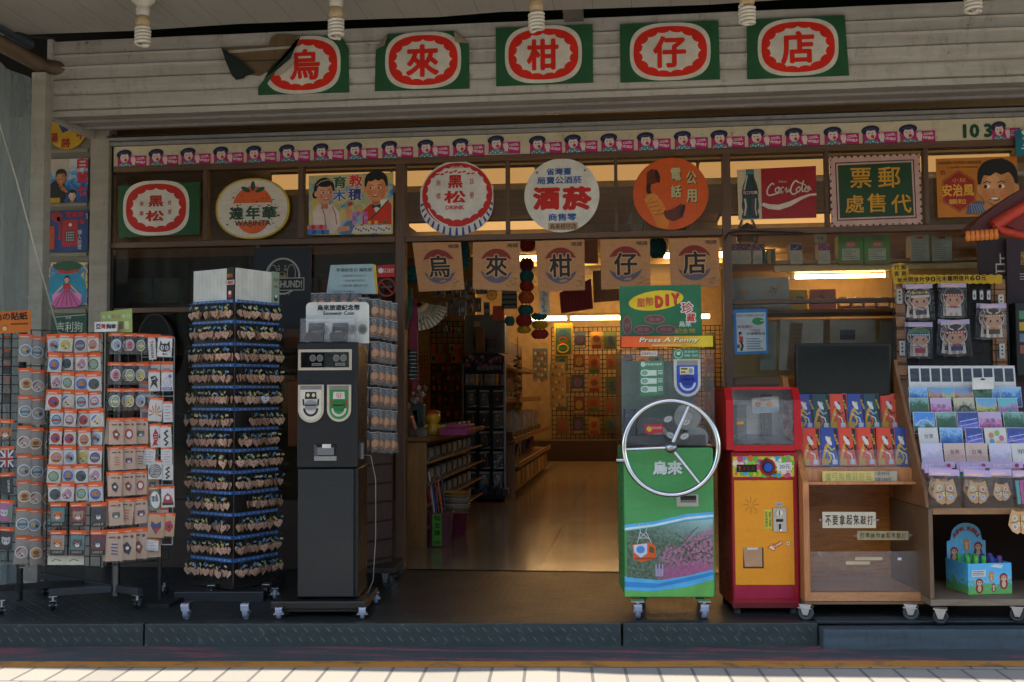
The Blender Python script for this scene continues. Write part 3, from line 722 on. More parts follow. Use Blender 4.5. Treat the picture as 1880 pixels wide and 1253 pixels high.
def yb_(x):
    P_ = ((205, 310), (620, 297), (880, 288), (1240, 277), (1720, 264), (1900, 258))
    for (a, b), (c, d) in zip(P_, P_[1:]):
        if x <= c: return b+(d-b)*(x-a)/(c-a)
    return 258
for i, x in enumerate(CX):
    raised = i == 11
    o = coolmesh() if cool is None else dup(cool); cool = cool or o
    p = FA.pt(x, yb_(x)-(4 if raised else 1), .031); o.location = p; o.rotation_euler = (0, R.uniform(-.01, .01), 0); o.scale = (1.03+.04*(i/22), 1, 1)
    tag(o, 'magenta hat lady sticker set higher than its row, between two gaps' if raised else ('magenta hat lady sticker in the unbroken left run along the header board' if i < 11 else 'magenta hat lady sticker in the run right of the gap on the header board'), 'sticker', 'hat lady stickers along the header board')
o = dup(cool, FA.pt(1822, yb_(1822)-1, .031), None, 'red hat lady sticker right after the house number 103'); o.scale = (.85, 1, 1)
L = FA.at(1787, 243); mb = MB()
for ch, x in (('1', 1768), ('0', 1786), ('3', 1811)): mb.text(L, ch, x, 243, 27, C('#12402c', .5), .0325, None, .05)
solo(mb, 'house_number', 'dark green house number 103 on the cream header board', 'number')

# signs standing in the upper panes
OS = .035
def sign(name, label, cat='sign', group='old shop signs in the upper panes'):
    def deco(fn):
        mb = MB(); fn(mb); solo(mb, name, label, cat, group); return fn
    return deco
RD = '#b3231a'
@sign('green_sign', 'green sign with red and white shield reading 黑松 in the far left pane')
def _(mb):
    L = FA.at(291, 384); mb.slab(FA, [(217, 342), (367, 334), (366, 431), (218, 437)], C('#1d4726', .4), OS, .008)
    emblem(mb, L, 291, 384, 121, 97, OS+.001, RD)
    t = C('#a3261e', .5); o = OS+.004
    mb.text(L, '黑', 291, 372, 20, t, o, 27, .035); mb.text(L, '松', 289, 398, 19, t, o, 34, .035)
    for c, x, y in (('商', 265, 376), ('標', 265, 393), ('註', 316, 375), ('冊', 316, 392)): mb.text(L, c, x, y, 8, t, o, 7, .01)
@sign('orange_juice_sign', 'rusty oval white sign with an orange fruit reading WARINTA and a yellow rim')
def _(mb):
    L = FA.at(467, 385); mb.ell(L, 467, 385, 67.5, 54, C('#b99a2a', .4), OS, .008, 48, 2.2); mb.ell(L, 467, 385, 64, 51, weathered('#cbbfae', '#b09f88', '#6a3418', 5, .4), OS+.001, 0, 48, 2.2)
    og = C('#cf5a28', .45); mb.ell(L, 468, 385, 37, 40, og, OS+.002, 0, 24, 2, pi*1.08, pi*1.92); mb.ell(L, 468, 384, 36, 46, og, OS+.002, 0, 24, 2, pi*.18, pi*.82)
    gr = C('#264a3a', .5)
    for x, y, a in ((455, 351, .5), (468, 345, pi/2), (481, 352, -.4)): mb.ell(L, x, y, 9, 4, gr, OS+.003, 0, 14, 2, 0, 2*pi, a)
    for ch, x in (('達', 438), ('年', 468), ('華', 498)): mb.text(L, ch, x, 393, 23, gr, OS+.003, 26, .04)
    mb.text(L, 'WARINTA', 468, 411, 10, gr, OS+.003, 66, .03)
    rs = C('#5e3319', .8)
    for i in range(90):
        x, y = R.gauss(492, 14), R.gauss(391, 13)
        if i % 4 == 0: x, y = R.gauss(440, 14), R.gauss(385, 16)
        mb.ell(L, x, y, R.uniform(.5, 2.6), R.uniform(.4, 1.6), rs, OS+.0042, 0, 6)
@sign('children_poster', 'poster of a girl and a boy in a red jumper with toy blocks reading 教育積木', 'poster')
def _(mb):
    L = FA.at(645, 375); o = OS
    mb.slab(FA, [(567, 323), (722, 317), (721, 430), (567, 432)], printed(('#3c6a86', '#6b8a8c', '#b3a05a', '#c39a3c', '#7a9aa6', '#365f80'), 9, 0), o, .004)
    for x, y, r in ((621, 384, 8), (661, 385, 8), (672, 370, 8), (615, 350, 7)): mb.ell(L, x, y, r, r, C('#9a9a72', .5), o+.001)
    # girl
    mb.poly(L, [(578, 412), (577, 388), (586, 377), (600, 375), (614, 378), (625, 390), (628, 414), (616, 428), (600, 428), (592, 418)], C('#c9b2a4', .5), o+.0012)
    for a in ((593, 380), (613, 380)): mb.line(L, [a, (a[0]+6, a[1]+15), (a[0]+8, a[1]+33)], 1.4, C('#7a2030', .5), o+.0016)
    face(mb, L, 599, 354, 32, 42, o+.002, '#cb8d6c', '#191512', 'girl', '#9a3a30', 0, .08)
    mb.line(L, [(584, 342), (592, 335), (606, 332), (614, 336)], 2, C('#8f8676', .4), o+.004)
    mb.poly(L, [(622, 418), (644, 416), (646, 424), (624, 427)], C('#c9865c', .5), o+.0022); hand(mb, L, 643, 392, 15, o+.0024, '#c9865c', .1)
    mb.slab(L, [(640, 375), (648, 372), (652, 378), (644, 382)], C('#b3281e', .4), o+.0045, .001)
    # boy
    mb.poly(L, [(668, 414), (668, 390), (684, 376), (700, 372), (716, 374), (721, 380), (721, 415)], C('#bd2f1b', .5), o+.0012)
    mb.poly(L, [(684, 377), (692, 371), (708, 370), (714, 371), (693, 394)], C('#cfc4b8', .5), o+.0018); mb.line(L, [(716, 371), (694, 394), (678, 408)], 2, C('#1f3524', .5), o+.0022)
    mb.poly(L, [(684, 378), (692, 381), (702, 378), (701, 386), (693, 383), (687, 387)], C('#22382a', .5), o+.0026)
    face(mb, L, 693, 348, 38, 48, o+.002, '#c97f52', '#171412', 'boy', '#8d3226', 0, -.04)
    for ch, x, y, c in (('育', 627, 337, '#2b4a26'), ('教', 656, 335, '#c2281c'), ('木', 626, 361, '#2a62a0'), ('積', 654, 360, '#2c3270')):
        mb.text(L, ch, x, y, 24, C('#cfc4b4', .5), o+.0028, 27, .075); mb.text(L, ch, x, y, 22, C(c, .5), o+.0034, 25, .03)
    for i in range(5): mb.rect(L, 567+i*7.4, 413, 574+i*7.4, 421, C(('#c06a72', '#b3303a')[i % 2], .5), o+.003); mb.rect(L, 568+i*8, 422, 575.6+i*8, 430, C(('#3a78a8', '#28508c')[i % 2], .5), o+.003)
    for x in (650, 657, 664, 671): 
        for j in range(3 if x in (650, 671) else 1): mb.rect(L, x, 391+j*8, x+6.5, 398+j*8, C(('#b878a0', '#a45a98')[(j+x) % 2], .5), o+.003)
    for x, y, c in ((658, 384, '#c9972a'), (678, 408, '#c9972a'), (690, 408, '#c9972a'), (697, 413, '#3a78a8'), (664, 414, '#2f6a38'), (705, 408, '#2f6a38')): mb.rect(L, x, y, x+6, y+6, C(c, .5), o+.003)
    mb.poly(L, [(648, 430), (652, 420), (662, 416), (720, 416), (720, 430)], C('#c4b9a8', .5), o+.0034)
    for i in range(14): mb.rect(L, 655+i*4.6, 420+(i % 3)*2, 658+i*4.6, 423+(i % 3)*2, C(('#7a3030', '#30406a', '#55503f')[i % 3], .5), o+.004)
@sign('bottle_cap_sign', 'bottle cap shaped sign with red ring and fluted white skirt reading HE-SUNG 黑松 DRINK')
def _(mb):
    L = FA.at(840, 367); o = OS
    mb.poly(L, [(774, 345)]+[(840+67*math.cos(a)-3*0, 377+57*math.sin(a)) for a in [pi-pi*i/30 for i in range(31)]]+[(907, 345)], C('#c4bcb4', .4), o+.0008)
    mb.ell(L, 840, 366, 67, 68, C('#c4bcb4', .4), o, .01, 48)
    bl = C('#33427c', .45)
    for i in range(17):
        a = pi*.02+pi*.96*i/16; c, q = math.cos(a), math.sin(a)
        pA = (840+60*c, 372+48*q); pB = (840+66*c, 375+59*q); t = (-q*2.6, c*2.6)
        mb.poly(L, [(pA[0]-t[0]*.6, pA[1]-t[1]*.6), (pB[0]-t[0], pB[1]-t[1]), (pB[0]+t[0], pB[1]+t[1]), (pA[0]+t[0]*.6, pA[1]+t[1]*.6)], bl, o+.0016)
    mb.ell(L, 841, 360, 64, 58, C(RD, .4), o+.0024, 0, 48); mb.poly(L, scallop(841, 357, 57, 51, 22, .06), C('#cbc3b8', .4), o+.0032)
    mb.ring(L, 842, 364, 59, 55, 2.2, C('#cbc3b8', .4), o+.0036, 16, .25*pi, .42*pi); mb.ring(L, 842, 364, 59, 55, 2.2, C('#cbc3b8', .4), o+.0036, 16, .6*pi, .88*pi)
    t = C(RD, .5); o += .0042
    mb.text(L, 'HE-SUNG', 838, 309, 6, t, o, 42, .02); mb.text(L, '黑', 838, 336, 24, t, o, 27, .035); mb.text(L, '松', 837, 364, 23, t, o, 40, .035); mb.text(L, 'DRINK', 837, 383, 7.5, t, o, 34, .03)
    for c, x, y in (('商', 807, 338), ('標', 807, 362), ('註', 868, 336), ('册', 868, 362)): mb.text(L, c, x, y, 11, t, o, 8, .005)
    for i in range(9): mb.ell(L, 806+i*8, 322-5*math.sin(pi*i/8)+(i % 2)*2, 4, 1.6, t, o, 0, 8, 2, 0, 2*pi, -.3)
@sign('tobacco_sign', 'round white sign with blue lettering and large red characters 酒菸')
def _(mb):
    L = FA.at(1032, 361); o = OS; mb.ell(L, 1032, 361, 68.5, 68, C('#cdc6b8', .4), o, .008, 56)
    b = C('#2f5590', .5); r = C('#b3221c', .5)
    mb.text(L, '省灣臺', 1027, 317, 13, b, o+.001, 46, .03); mb.text(L, '局賣公酒菸', 1028, 333, 14, b, o+.001, 82, .03)
    mb.text(L, '酒', 1004, 366, 43, r, o+.001, 50, .06); mb.text(L, '菸', 1060, 367, 44, r, o+.001, 54, .06); mb.text(L, '商售零', 1033, 401, 14, b, o+.001, 52, .03)
    mb.rect(L, 1007, 411, 1061, 425, C('#b08c6a', .6), o+.0012); mb.text(L, '烏來柑仔店', 1034, 418, 10, C('#22201c', .5), o+.002, 48, .01)
    for x, y in ((987, 318), (1075, 316)): mb.ell(L, x, y, 2.6, 2.6, C('#8d877c', .3, .8), o+.003, .002, 12)
@sign('telephone_sign', 'round orange sign with a hand holding a black receiver reading 公用電話')
def _(mb):
    L = FA.at(1231, 358); o = OS; mb.ell(L, 1231, 358, 69, 67, weathered('#c4521c', '#a8431a', '#7a3416', 3, .45), o, .008, 56)
    for ch, x, y in (('電', 1241, 322), ('話', 1241, 354), ('公', 1269, 329), ('用', 1269, 363)):
        mb.text(L, ch, x+1, y+1, 24, C('#2a1a10', .5), o+.001, 19, .05); mb.text(L, ch, x, y, 24, C('#b3a878', .5), o+.0018, 19, .03)
    bk = C('#2b1710', .3); br = C('#5a2a18', .35)
    mb.line(L, [(1194, 322), (1190, 350), (1200, 378), (1222, 394), (1238, 400)], 8, bk, o+.0015)
    mb.poly(L, [(1188, 318), (1196, 311), (1207, 314), (1212, 326), (1206, 337), (1194, 341), (1187, 333)], br, o+.003); mb.ell(L, 1207, 325, 4, 13, bk, o+.0036, 0, 16, 2, 0, 2*pi, -.2)
    mb.poly(L, [(1216, 392), (1236, 386), (1250, 377), (1256, 386), (1253, 402), (1236, 410), (1222, 404)], br, o+.003); mb.ell(L, 1252, 390, 4, 12, bk, o+.0036, 0, 16, 2, 0, 2*pi, .3)
    mb.poly(L, [(1186, 358), (1202, 356), (1214, 370), (1222, 386), (1217, 392), (1228, 412), (1224, 424), (1206, 420), (1196, 396), (1184, 374)], C('#c9742c', .5), o+.0022)
    for i in range(4): mb.line(L, [(1184+i*5, 371-i*1+i*8), (1196+i*4, 360+i*8), (1207+i*4, 366+i*8)], 7.5, C('#d08238', .5), o+.0042+.0003*i); mb.line(L, [(1186+i*5, 376+i*7), (1208+i*4, 371+i*8)], 1, C('#7a3a18', .5), o+.0056)
@sign('soda_sign', 'metal soda sign with a glass bottle on cream and white script on red')
def _(mb):
    L = FA.at(1425, 356); o = OS
    mb.slab(FA, [(1353, 312), (1498, 305), (1499, 400), (1356, 404)], weathered('#b5a284', '#97825f', '#5a3f28', 4, .45), o, .006)
    mb.poly(FA, [(1397, 310), (1498, 305), (1499, 400), (1399, 402)], weathered('#8e1d1c', '#5f1718', '#3a1212', 3, .4), o+.0015)
    gn = C('#1d3a38', .3); pts = [(7, -46), (7, -38), (8, -30), (13, -16), (15.5, -4), (14.5, 4), (14.5, 12), (16, 20), (15, 28), (13, 34), (15.5, 39), (16, 45), (14, 47)]
    mb.poly(L, [(1376+x, 357+y) for x, y in pts]+[(1376-x, 357+y) for x, y in pts[::-1]], gn, o+.002)
    mb.poly(L, [(1376-6, 313), (1382, 313), (1382, 320), (1370, 320)], C('#3f6a66', .4), o+.0026)
    lt = C('#a89a86', .4); dk = C('#35151a', .3)
    for p, w, m in ((((1371, 322), (1368, 336), (1365, 350)), 3, lt), (((1379, 324), (1382, 338), (1384, 350)), 2.4, dk), (((1366, 366), (1368, 380), (1365, 398)), 3.4, lt), (((1375, 366), (1374, 396)), 2.6, dk), (((1381, 366), (1382, 396)), 2.4, C('#6a2026', .4)), (((1386, 366), (1385, 385), (1387, 398)), 2, lt)): mb.line(L, p, w, m, o+.0028)
    mb.poly(L, [(1362, 350), (1390, 349), (1390, 360), (1362, 361)], dk, o+.0032); mb.text(L, '可口可樂', 1376, 355, 7, lt, o+.004, 27, .03)
    w = C('#bfae9c', .5)
    mb.line(L, [(1398, 377), (1410, 382), (1428, 384), (1448, 378), (1468, 368), (1484, 362), (1497, 361)], [6, 9, 10, 9, 6, 4, 3], w, o+.003)
    # flowing script
    def scr(pts, wd): 
        q = []
        for i in range(len(pts)-1):
            for k in range(5):
                t = k/5; p0, p1, p2, p3 = pts[max(0, i-1)], pts[i], pts[i+1], pts[min(len(pts)-1, i+2)]
                q.append(tuple(.5*(2*p1[j]+(p2[j]-p0[j])*t+(2*p0[j]-5*p1[j]+4*p2[j]-p3[j])*t*t+(3*p1[j]-p0[j]-3*p2[j]+p3[j])*t**3) for j in (0, 1)))
        q.append(pts[-1]); mb.line(L, q, wd, w, o+.004)
    scr([(1420, 341), (1416, 339), (1409, 347), (1407, 356), (1411, 361), (1424, 358), (1446, 352)], 2.6)
    for x in (1424, 1438, 1478): scr([(x+3, 346), (x-2, 350), (x, 356), (x+5, 353), (x+4, 346), (x+7, 349), (x+9, 353)] if x != 1438 else [(1437, 346), (1432, 350), (1433, 357), (1440, 353)], 2.2)
    scr([(1443, 347), (1440, 352), (1443, 356), (1447, 350), (1447, 355), (1450, 354)], 2.2)
    scr([(1464, 338), (1459, 335), (1452, 344), (1450, 355), (1455, 360), (1464, 355)], 2.6); scr([(1464, 347), (1460, 352), (1464, 356), (1468, 350), (1464, 346)], 2.2)
    scr([(1474, 335), (1471, 344), (1471, 355), (1475, 354)], 2.2); scr([(1464, 338), (1476, 343), (1481, 352)], 1.8)
    mb.text(L, 'Enjoy', 1436, 336, 5, w, o+.004, 14)
@sign('stamp_sign', 'dark green postage sign with perforated pink border and yellow characters 郵票代售處')
def _(mb):
    L = FA.at(1607, 349, 0); o = OS; P_ = []
    q = [(1523, 289), (1688, 283), (1695, 410), (1527, 416)]
    mb.slab(FA, q, C('#24301f', .5), o-.001, .006)
    q2 = [(1522, 288), (1689, 282), (1694, 412), (1526, 417)]
    # perforated outline
    for (a, b), n in zip(zip(q2, q2[1:]+q2[:1]), (14, 10, 14, 10)):
        for i in range(n):
            for k, d in ((0, 0), (.25, 0), (.35, 2.6), (.5, 4), (.65, 2.6), (.75, 0)):
                t = (i+k)/n; dx, dy = b[0]-a[0], b[1]-a[1]; l = math.hypot(dx, dy); P_.append((a[0]+dx*t-dy/l*d, a[1]+dy*t+dx/l*d))
    mb.slab(FA, P_, C('#b58d80', .5), o+.003, .003)
    ins = lambda d: [(q2[0][0]+d, q2[0][1]+d), (q2[1][0]-d, q2[1][1]+d), (q2[2][0]-d, q2[2][1]-d), (q2[3][0]+d, q2[3][1]-d)]
    mb.poly(FA, ins(11), C('#1f2a1c', .5), o+.004); mb.poly(FA, ins(13), C('#b58d80', .5), o+.0046); mb.poly(FA, ins(16), C('#1c3a1e', .4), o+.0052)
    y = C('#bd8420', .5)
    for ch, x, yy, h in (('票', 1578, 328, 38), ('郵', 1630, 328, 40), ('處', 1566, 377, 34), ('售', 1606, 376, 36), ('代', 1651, 379, 35)): mb.text(L, ch, x, yy, h, y, o+.006, None, .012)
@sign('medicine_poster', 'orange poster of a thinking boy beside a red hexagon reading 安治風', 'poster')
def _(mb):
    L = FA.at(1793, 345); o = OS
    mb.slab(FA, [(1718, 292), (1867, 287), (1869, 396), (1722, 400)], C('#b0671c', .45, 0, .2), o, .004)
    hx = lambda r: [(1757+.86*r*math.sin(a), 353-1.02*r*math.cos(a)) for a in [2*pi*i/6 for i in range(6)]]
    mb.poly(L, hx(40), C('#6d1f14', .5), o+.001); mb.poly(L, hx(38.5), C('#b0671c', .5), o+.0016); mb.poly(L, hx(37), C('#8e1f1a', .5), o+.0022)
    y = C('#c9942e', .5); mb.text(L, '小兒', 1757, 332, 8, y, o+.003, 26); mb.text(L, '安治風', 1755, 351, 24, y, o+.003, 58, .03); mb.text(L, '顆粒', 1754, 373, 10, y, o+.003, 33, .02)
    d = C('#241a10', .5); mb.text(L, 'CHILDREN ANTIFON GRANULES', 1759, 298, 5.5, d, o+.001, 80, .015); mb.text(L, '行血鎮痛小兒傷風熱散', 1764, 307, 3.5, d, o+.001, 58); mb.text(L, 'm', 1728, 317, 8, C('#7a1f18', .5), o+.001, 8, .02)
    mb.poly(L, [(1768, 398), (1772, 384), (1788, 372), (1806, 376), (1830, 374), (1850, 384), (1860, 396)], C('#4d5468', .5), o+.0026)
    for i in range(6): mb.line(L, [(1778+i*4, 378), (1781+i*5, 396)], 1, C('#8d90a0', .5), o+.003)
    face(mb, L, 1828, 344, 66, 84, o+.003, '#b87a48', '#14110f', 'boy', '#8a4430', 0, -.1)
    mb.poly(L, [(1800, 382), (1806, 370), (1818, 372), (1838, 384), (1836, 396), (1806, 396)], C('#b27442', .5), o+.005)
    for i in range(4): mb.line(L, [(1806+i*6, 374+i*3), (1826+i*5, 388+i*2)], 1, C('#6d3a1c', .5), o+.0056)
@sign('hot_spring_plate', 'small teal plate with white symbols at the far right above the panes', 'plate', None)
def _(mb):
    L = FA.at(1872, 262); mb.slab(FA, [(1864, 239), (1900, 237), (1900, 286), (1865, 287)], C('#14606e', .4), .06, .01)
    w = C('#c2ccc8', .5); mb.ell(L, 1876, 247, 7, 5, w, .061, 0, 16); mb.text(L, '烏來', 1876, 259, 6, w, .061); mb.text(L, '♨', 1876, 270, 9, w, .061); mb.rect(L, 1868, 277, 1884, 279, w, .061)

# cloth banners under the transom
def banner(ch, q, label):
    tl, tr, br, bl = q; L = FA.at(sum(p[0] for p in q)/4, sum(p[1] for p in q)/4); mb = MB(); m = weathered('#ad7c54', '#93653f', '#4a2f1c', 5, .9)
    N = 10; pl = []
    f = lambda s_, t: (tl[0]+(tr[0]-tl[0])*s_+((bl[0]-tl[0])*(1-s_)+(br[0]-tr[0])*s_)*t, tl[1]+(tr[1]-tl[1])*s_+((bl[1]-tl[1])*(1-s_)+(br[1]-tr[1])*s_)*t)
    ph = R.uniform(0, 6); wv = lambda s_, t: .012*t*math.sin(s_*5+ph)
    def put(pts, mm, o):
        mb.add([FA.pt(*f(s_, t), .05+wv(s_, t)+o) for s_, t in pts], [list(range(len(pts)))], mm)
    vs = [FA.pt(*f(i/N, j/N), .05+wv(i/N, j/N)) for j in range(N+1) for i in range(N+1)]
    mb.add(vs, [(j*(N+1)+i, (j+1)*(N+1)+i, (j+1)*(N+1)+i+1, j*(N+1)+i+1) for i in range(N) for j in range(N)], m, True)
    arc = lambda a0, a1, r: [(.5+r*math.cos(a), .5+r*1.02*math.sin(a)) for a in [a0+(a1-a0)*i/20 for i in range(21)]]
    put(arc(pi*1.13, pi*1.87, .35)+[(.66, .335), (.5, .315), (.34, .335)], C('#7d2f28', .8), .0015)
    put(arc(pi*.1, pi*.9, .35)+[(.34, .70), (.5, .73), (.66, .70)], C('#5d5560', .8), .0015)
    class Wv:
        pass
    w_ = Wv(); w_.L = None; w_.pt = lambda x, y, out=0: FA.pt(*f(x, y), .05+wv(x, y)+out)
    mb.text(w_, ch, .5, .5, .50, C('#b58c64', .8), .003, .52, .075); mb.text(w_, ch, .5, .5, .46, C('#2b2a2a', .8), .0048, .47, .022)
    mb.text(w_, '喝請', .84, .085, .085, C('#3a3430', .8), .002, .22, .01)
    for i in range(10): x = .68+R.random()*.28; y = .74+R.random()*.2; mb.line(w_, [(x, y), (x+.03, y-.02), (x+.06, y-.01)], .007, C('#5a4030', .8), .002)
    solo(mb, 'cloth_banner', label, 'banner', 'cloth banners over the doorway')
banner('烏', [(757, 446), (846, 445), (853, 532), (769, 536)], 'tan cloth banner with the character 烏, hanging askew at the left of the doorway')
banner('來', [(868, 445), (955, 443), (954, 535), (868, 531)], 'tan cloth banner with the character 來 over the doorway')
banner('柑', [(983, 443), (1073, 440), (1074, 533), (988, 536)], 'tan cloth banner with the character 柑 in the middle of the doorway')
banner('仔', [(1102, 440), (1193, 439), (1195, 529), (1104, 532)], 'tan cloth banner with the character 仔 behind the green machine')
banner('店', [(1227, 438), (1320, 437), (1321, 526), (1232, 530)], 'tan cloth banner with the character 店 at the right of the doorway')

# posters on the panelled strip at the left
WP = PL((0, -.012, 0))
def poster(label, y0, y1, fn, x0=91, x1=163, name='wall_poster'):
    mb = MB(); L = WP.at((x0+x1)/2, (y0+y1)/2); fn(mb, L); solo(mb, name, label, 'poster', 'posters on the panelled strip')
def f1(mb, L):
    mb.ell(L, 124, 234, 37, 39, C('#b08a1c', .5), .004, .006, 36); mb.ell(L, 124, 226, 17, 16, C('#b3a898', .5), .0055); r = C('#8f2020', .5)
    mb.poly(L, [(109, 216), (116, 214), (118, 232), (128, 240), (116, 244), (109, 232)], C('#2a3a5a', .5), .0065)
    mb.text(L, '湯', 100, 252, 17, r, .006, 15, .03); mb.text(L, '將', 122, 262, 17, r, .006, 17, .03); mb.text(L, '中', 149, 248, 18, r, .006, 15, .03)
poster('round yellow poster with red characters 湯將中 under the shutter box corner', 200, 270, f1)
def f2(mb, L):
    mb.slab(WP, [(90, 293), (162, 291), (161, 371), (89, 371)], scenic('#a8a8a4', '#3a7aa4', '#1f4f80', '#18356a'), .004, .004); r = C('#a8283a', .5)
    mb.rect(L, 92, 294, 128, 318, C('#a89a8c', .5), .0046)
    for ch, y in (('白', 302), ('賊', 327), ('七', 350)): mb.text(L, ch, 152, y, 20, r, .007, 20, .04)
    mb.poly(L, [(90, 371), (90, 340), (104, 330), (118, 336), (124, 352), (118, 371)], C('#17171a', .5), .006); face(mb, L, 113, 326, 18, 24, .0065, '#a3663c'); hand(mb, L, 118, 347, 9, .009, '#a3663c', -.9)
    face(mb, L, 134, 358, 12, 17, .0065, '#c29a84', '#171212', 'girl'); mb.rect(L, 90, 362, 112, 371, C('#a88420', .5), .008)
poster('blue film poster with a man in a black suit and red characters', 291, 371, f2)
def f3(mb, L):
    mb.slab(WP, [(89, 388), (162, 386), (161, 462), (88, 463)], C('#1c3a6a', .5, 0, .3), .004, .004); r = C('#9a2228', .5); b = C('#c0b8b0', .5)
    mb.rect(L, 115, 405, 144, 452, r, .006, .002); mb.rect(L, 121, 424, 138, 444, C('#222', .5) if False else C('#26282a', .5), .0075)
    for i in range(4):
        for j in range(4): mb.rect(L, 122.5+i*4, 426+j*4.5, 125+i*4, 429+j*4.5, C('#8d958c', .5), .0085)
    mb.ell(L, 104, 399, 11, 9, C('#8a2426', .5), .006, .002, 18); mb.line(L, [(107, 400), (112, 420), (110, 440)], 5, C('#8a2426', .5), .006); mb.ell(L, 130, 414, 3, 3, b, .008, 0, 12)
    mb.text(L, '愛瘋茶', 138, 396, 10, r, .006, 34, .03); mb.text(L, '個人助理', 147, 440, 8, b, .006, 7, .01, vert=True); mb.rect(L, 92, 416, 101, 456, C('#a8401c', .5), .006)
    mb.text(L, 'S', 160, 400, 8, b, .006); mb.ell(L, 152, 409, 5, 5, C('#8a2426', .5), .006, 0, 12)
poster('blue poster of a red telephone with white characters 個人助理', 387, 463, f3)
def f4(mb, L):
    mb.slab(WP, [(88, 482), (161, 482), (160, 560), (87, 560)], printed(('#1c3f6a', '#b3941f', '#1c4f78', '#2a6a8a'), 18, 1), .004, .004)
    mb.ell(L, 123, 530, 36, 33, C('#1f7d96', .5), .0055, 0, 32); mb.ell(L, 124, 491, 26, 9, C('#1e4a2a', .5), .006); mb.line(L, [(106, 499), (124, 502), (144, 499)], 5, C('#a8281e', .5), .0066)
    pk = C('#b3588a', .5); mb.poly(L, [(118, 530), (130, 530), (152, 556), (142, 562), (104, 562), (95, 556)], pk, .007); sk = C('#c49a80', .5)
    for i in range(5): mb.line(L, [(120+i*2, 532), (104+i*10, 560)], 1.6, C('#8a2a4a', .5), .0076)
    mb.poly(L, [(118, 531), (117, 521), (131, 521), (130, 531)], C('#a8282e', .5), .0078)
    for s_ in (-1, 1): mb.line(L, [(124+s_*5, 523), (124+s_*16, 533), (124+s_*24, 541)], 2.6, sk, .0078); mb.poly(L, [(124+s_*8, 535), (124+s_*27, 540), (124+s_*25, 556)], C('#c480a8', .5), .0066)
    face(mb, L, 124, 514, 8, 11, .0078, '#c49a80', '#171212', 'boy')
poster('poster of a dancer in a pink dress on a teal ground', 482, 560, f4)
def f5(mb, L):
    mb.slab(WP, [(94, 580), (160, 574), (158, 640), (92, 640)], C('#18422e', .5), .004, .004); w = C('#a8b0a0', .5); mb.text(L, '吉利狗', 128, 601, 18, w, .0055, 48, .01); mb.text(L, '註冊', 126, 585, 5, w, .0055)
    mb.line(WP, [(97, 583), (157, 578)], 1.2, w, .0055)
poster('dark green poster with pale characters 吉利狗 above the spinner rack', 575, 640, f5)
# ---------------------------------------------------------------- inside the shop: lamps
WARM = '#ffcb8a'
def lamp(name, label, a, b, r, strength, group, batten=None, wid=None):
    a, b = Vector(a), Vector(b); t = thing(name, label, 'lamp', (a+b)/2, 0, group); d = (b-a).normalized()
    mb = MB()
    if wid: mb.box(min(a.x, b.x), max(a.x, b.x), a.y-wid, a.y+wid, a.z-.006, a.z, emit(WARM, strength))
    else: mb.cyl(a, b, r, emit(WARM, strength), 10)
    mb.build('diffuser' if wid else 'tube', t)
    mb = MB(); w = C('#cfc4a8', .5); k = .02 if not wid else wid+.015
    mb.box(min(a.x, b.x)-.03, max(a.x, b.x)+.03, a.y-k, a.y+k, a.z+(.002 if wid else r+.012), a.z+(.05 if wid else r+.05), w, None, .004)
    if not wid:
        for p, s_ in ((a, 1), (b, -1)): mb.box(p.x-.012, p.x+.012, p.y-.012, p.y+.012, p.z-.015, p.z+r+.015, w)
    mb.build('housing', t); return t
BW = PL((0, 11.5, 0))
zt = BW.uv(1000, 588)[1]
for a, b, lab in ((800, 856, 'lit tube on the back wall left of the black display rack'), (968, 1042, 'lit tube on the back wall behind the bundles of yarn'), (1050, 1140, 'lit tube on the back wall left of the green machine'), (1148, 1300, 'lit tube on the back wall behind the green machine')):
    p, q = BW.uv(a, 588)[0], BW.uv(b, 588)[0]; lamp('tube_lamp', lab, (p, 11.2, zt), (q, 11.2, zt), .03, 9, 'lit tubes on the back wall')
for y, xs, st, am in ((2.2, ((-3.0, -2.0), (-1.97, -.8), (-.77, .5), (.53, 1.75), (1.78, 2.9)), .135, 1), (5.05, ((-2.4, -.9), (.9, 2.4)), .22, 2), (7.9, ((-2.0, -.6), (.4, 1.8)), 4, 2)):  # the deepest row is added fill light for the room, not a known fixture
    for k, (a, b) in enumerate(xs):
        lab = 'ceiling light, %s from left in the %s row from the door' % (ordn(k), ordn((2.2, 5.05, 7.9).index(y)))
        if not am: lamp('ceiling_lamp', lab, (a, y, ZC-.10), (b, y, ZC-.10), .018, st, 'lights under the shop ceiling'); continue
        t = thing('ceiling_lamp', lab, 'lamp', ((a+b)/2, y, ZC-.02), 0, 'lights under the shop ceiling')
        mb = MB(); hy = .06 if am == 1 else .2; mb.box(a, b, y-hy, y+hy, ZC-(.125 if am == 1 else .05), ZC-.02, emit('#ffc47c', st), None, .004); mb.build('diffuser', t)
        mb = MB(); mb.box(a-.01, b+.01, y-hy-.01, y+hy+.01, ZC-.0195, ZC-.003, C('#6a5432', .5)); mb.build('housing', t)

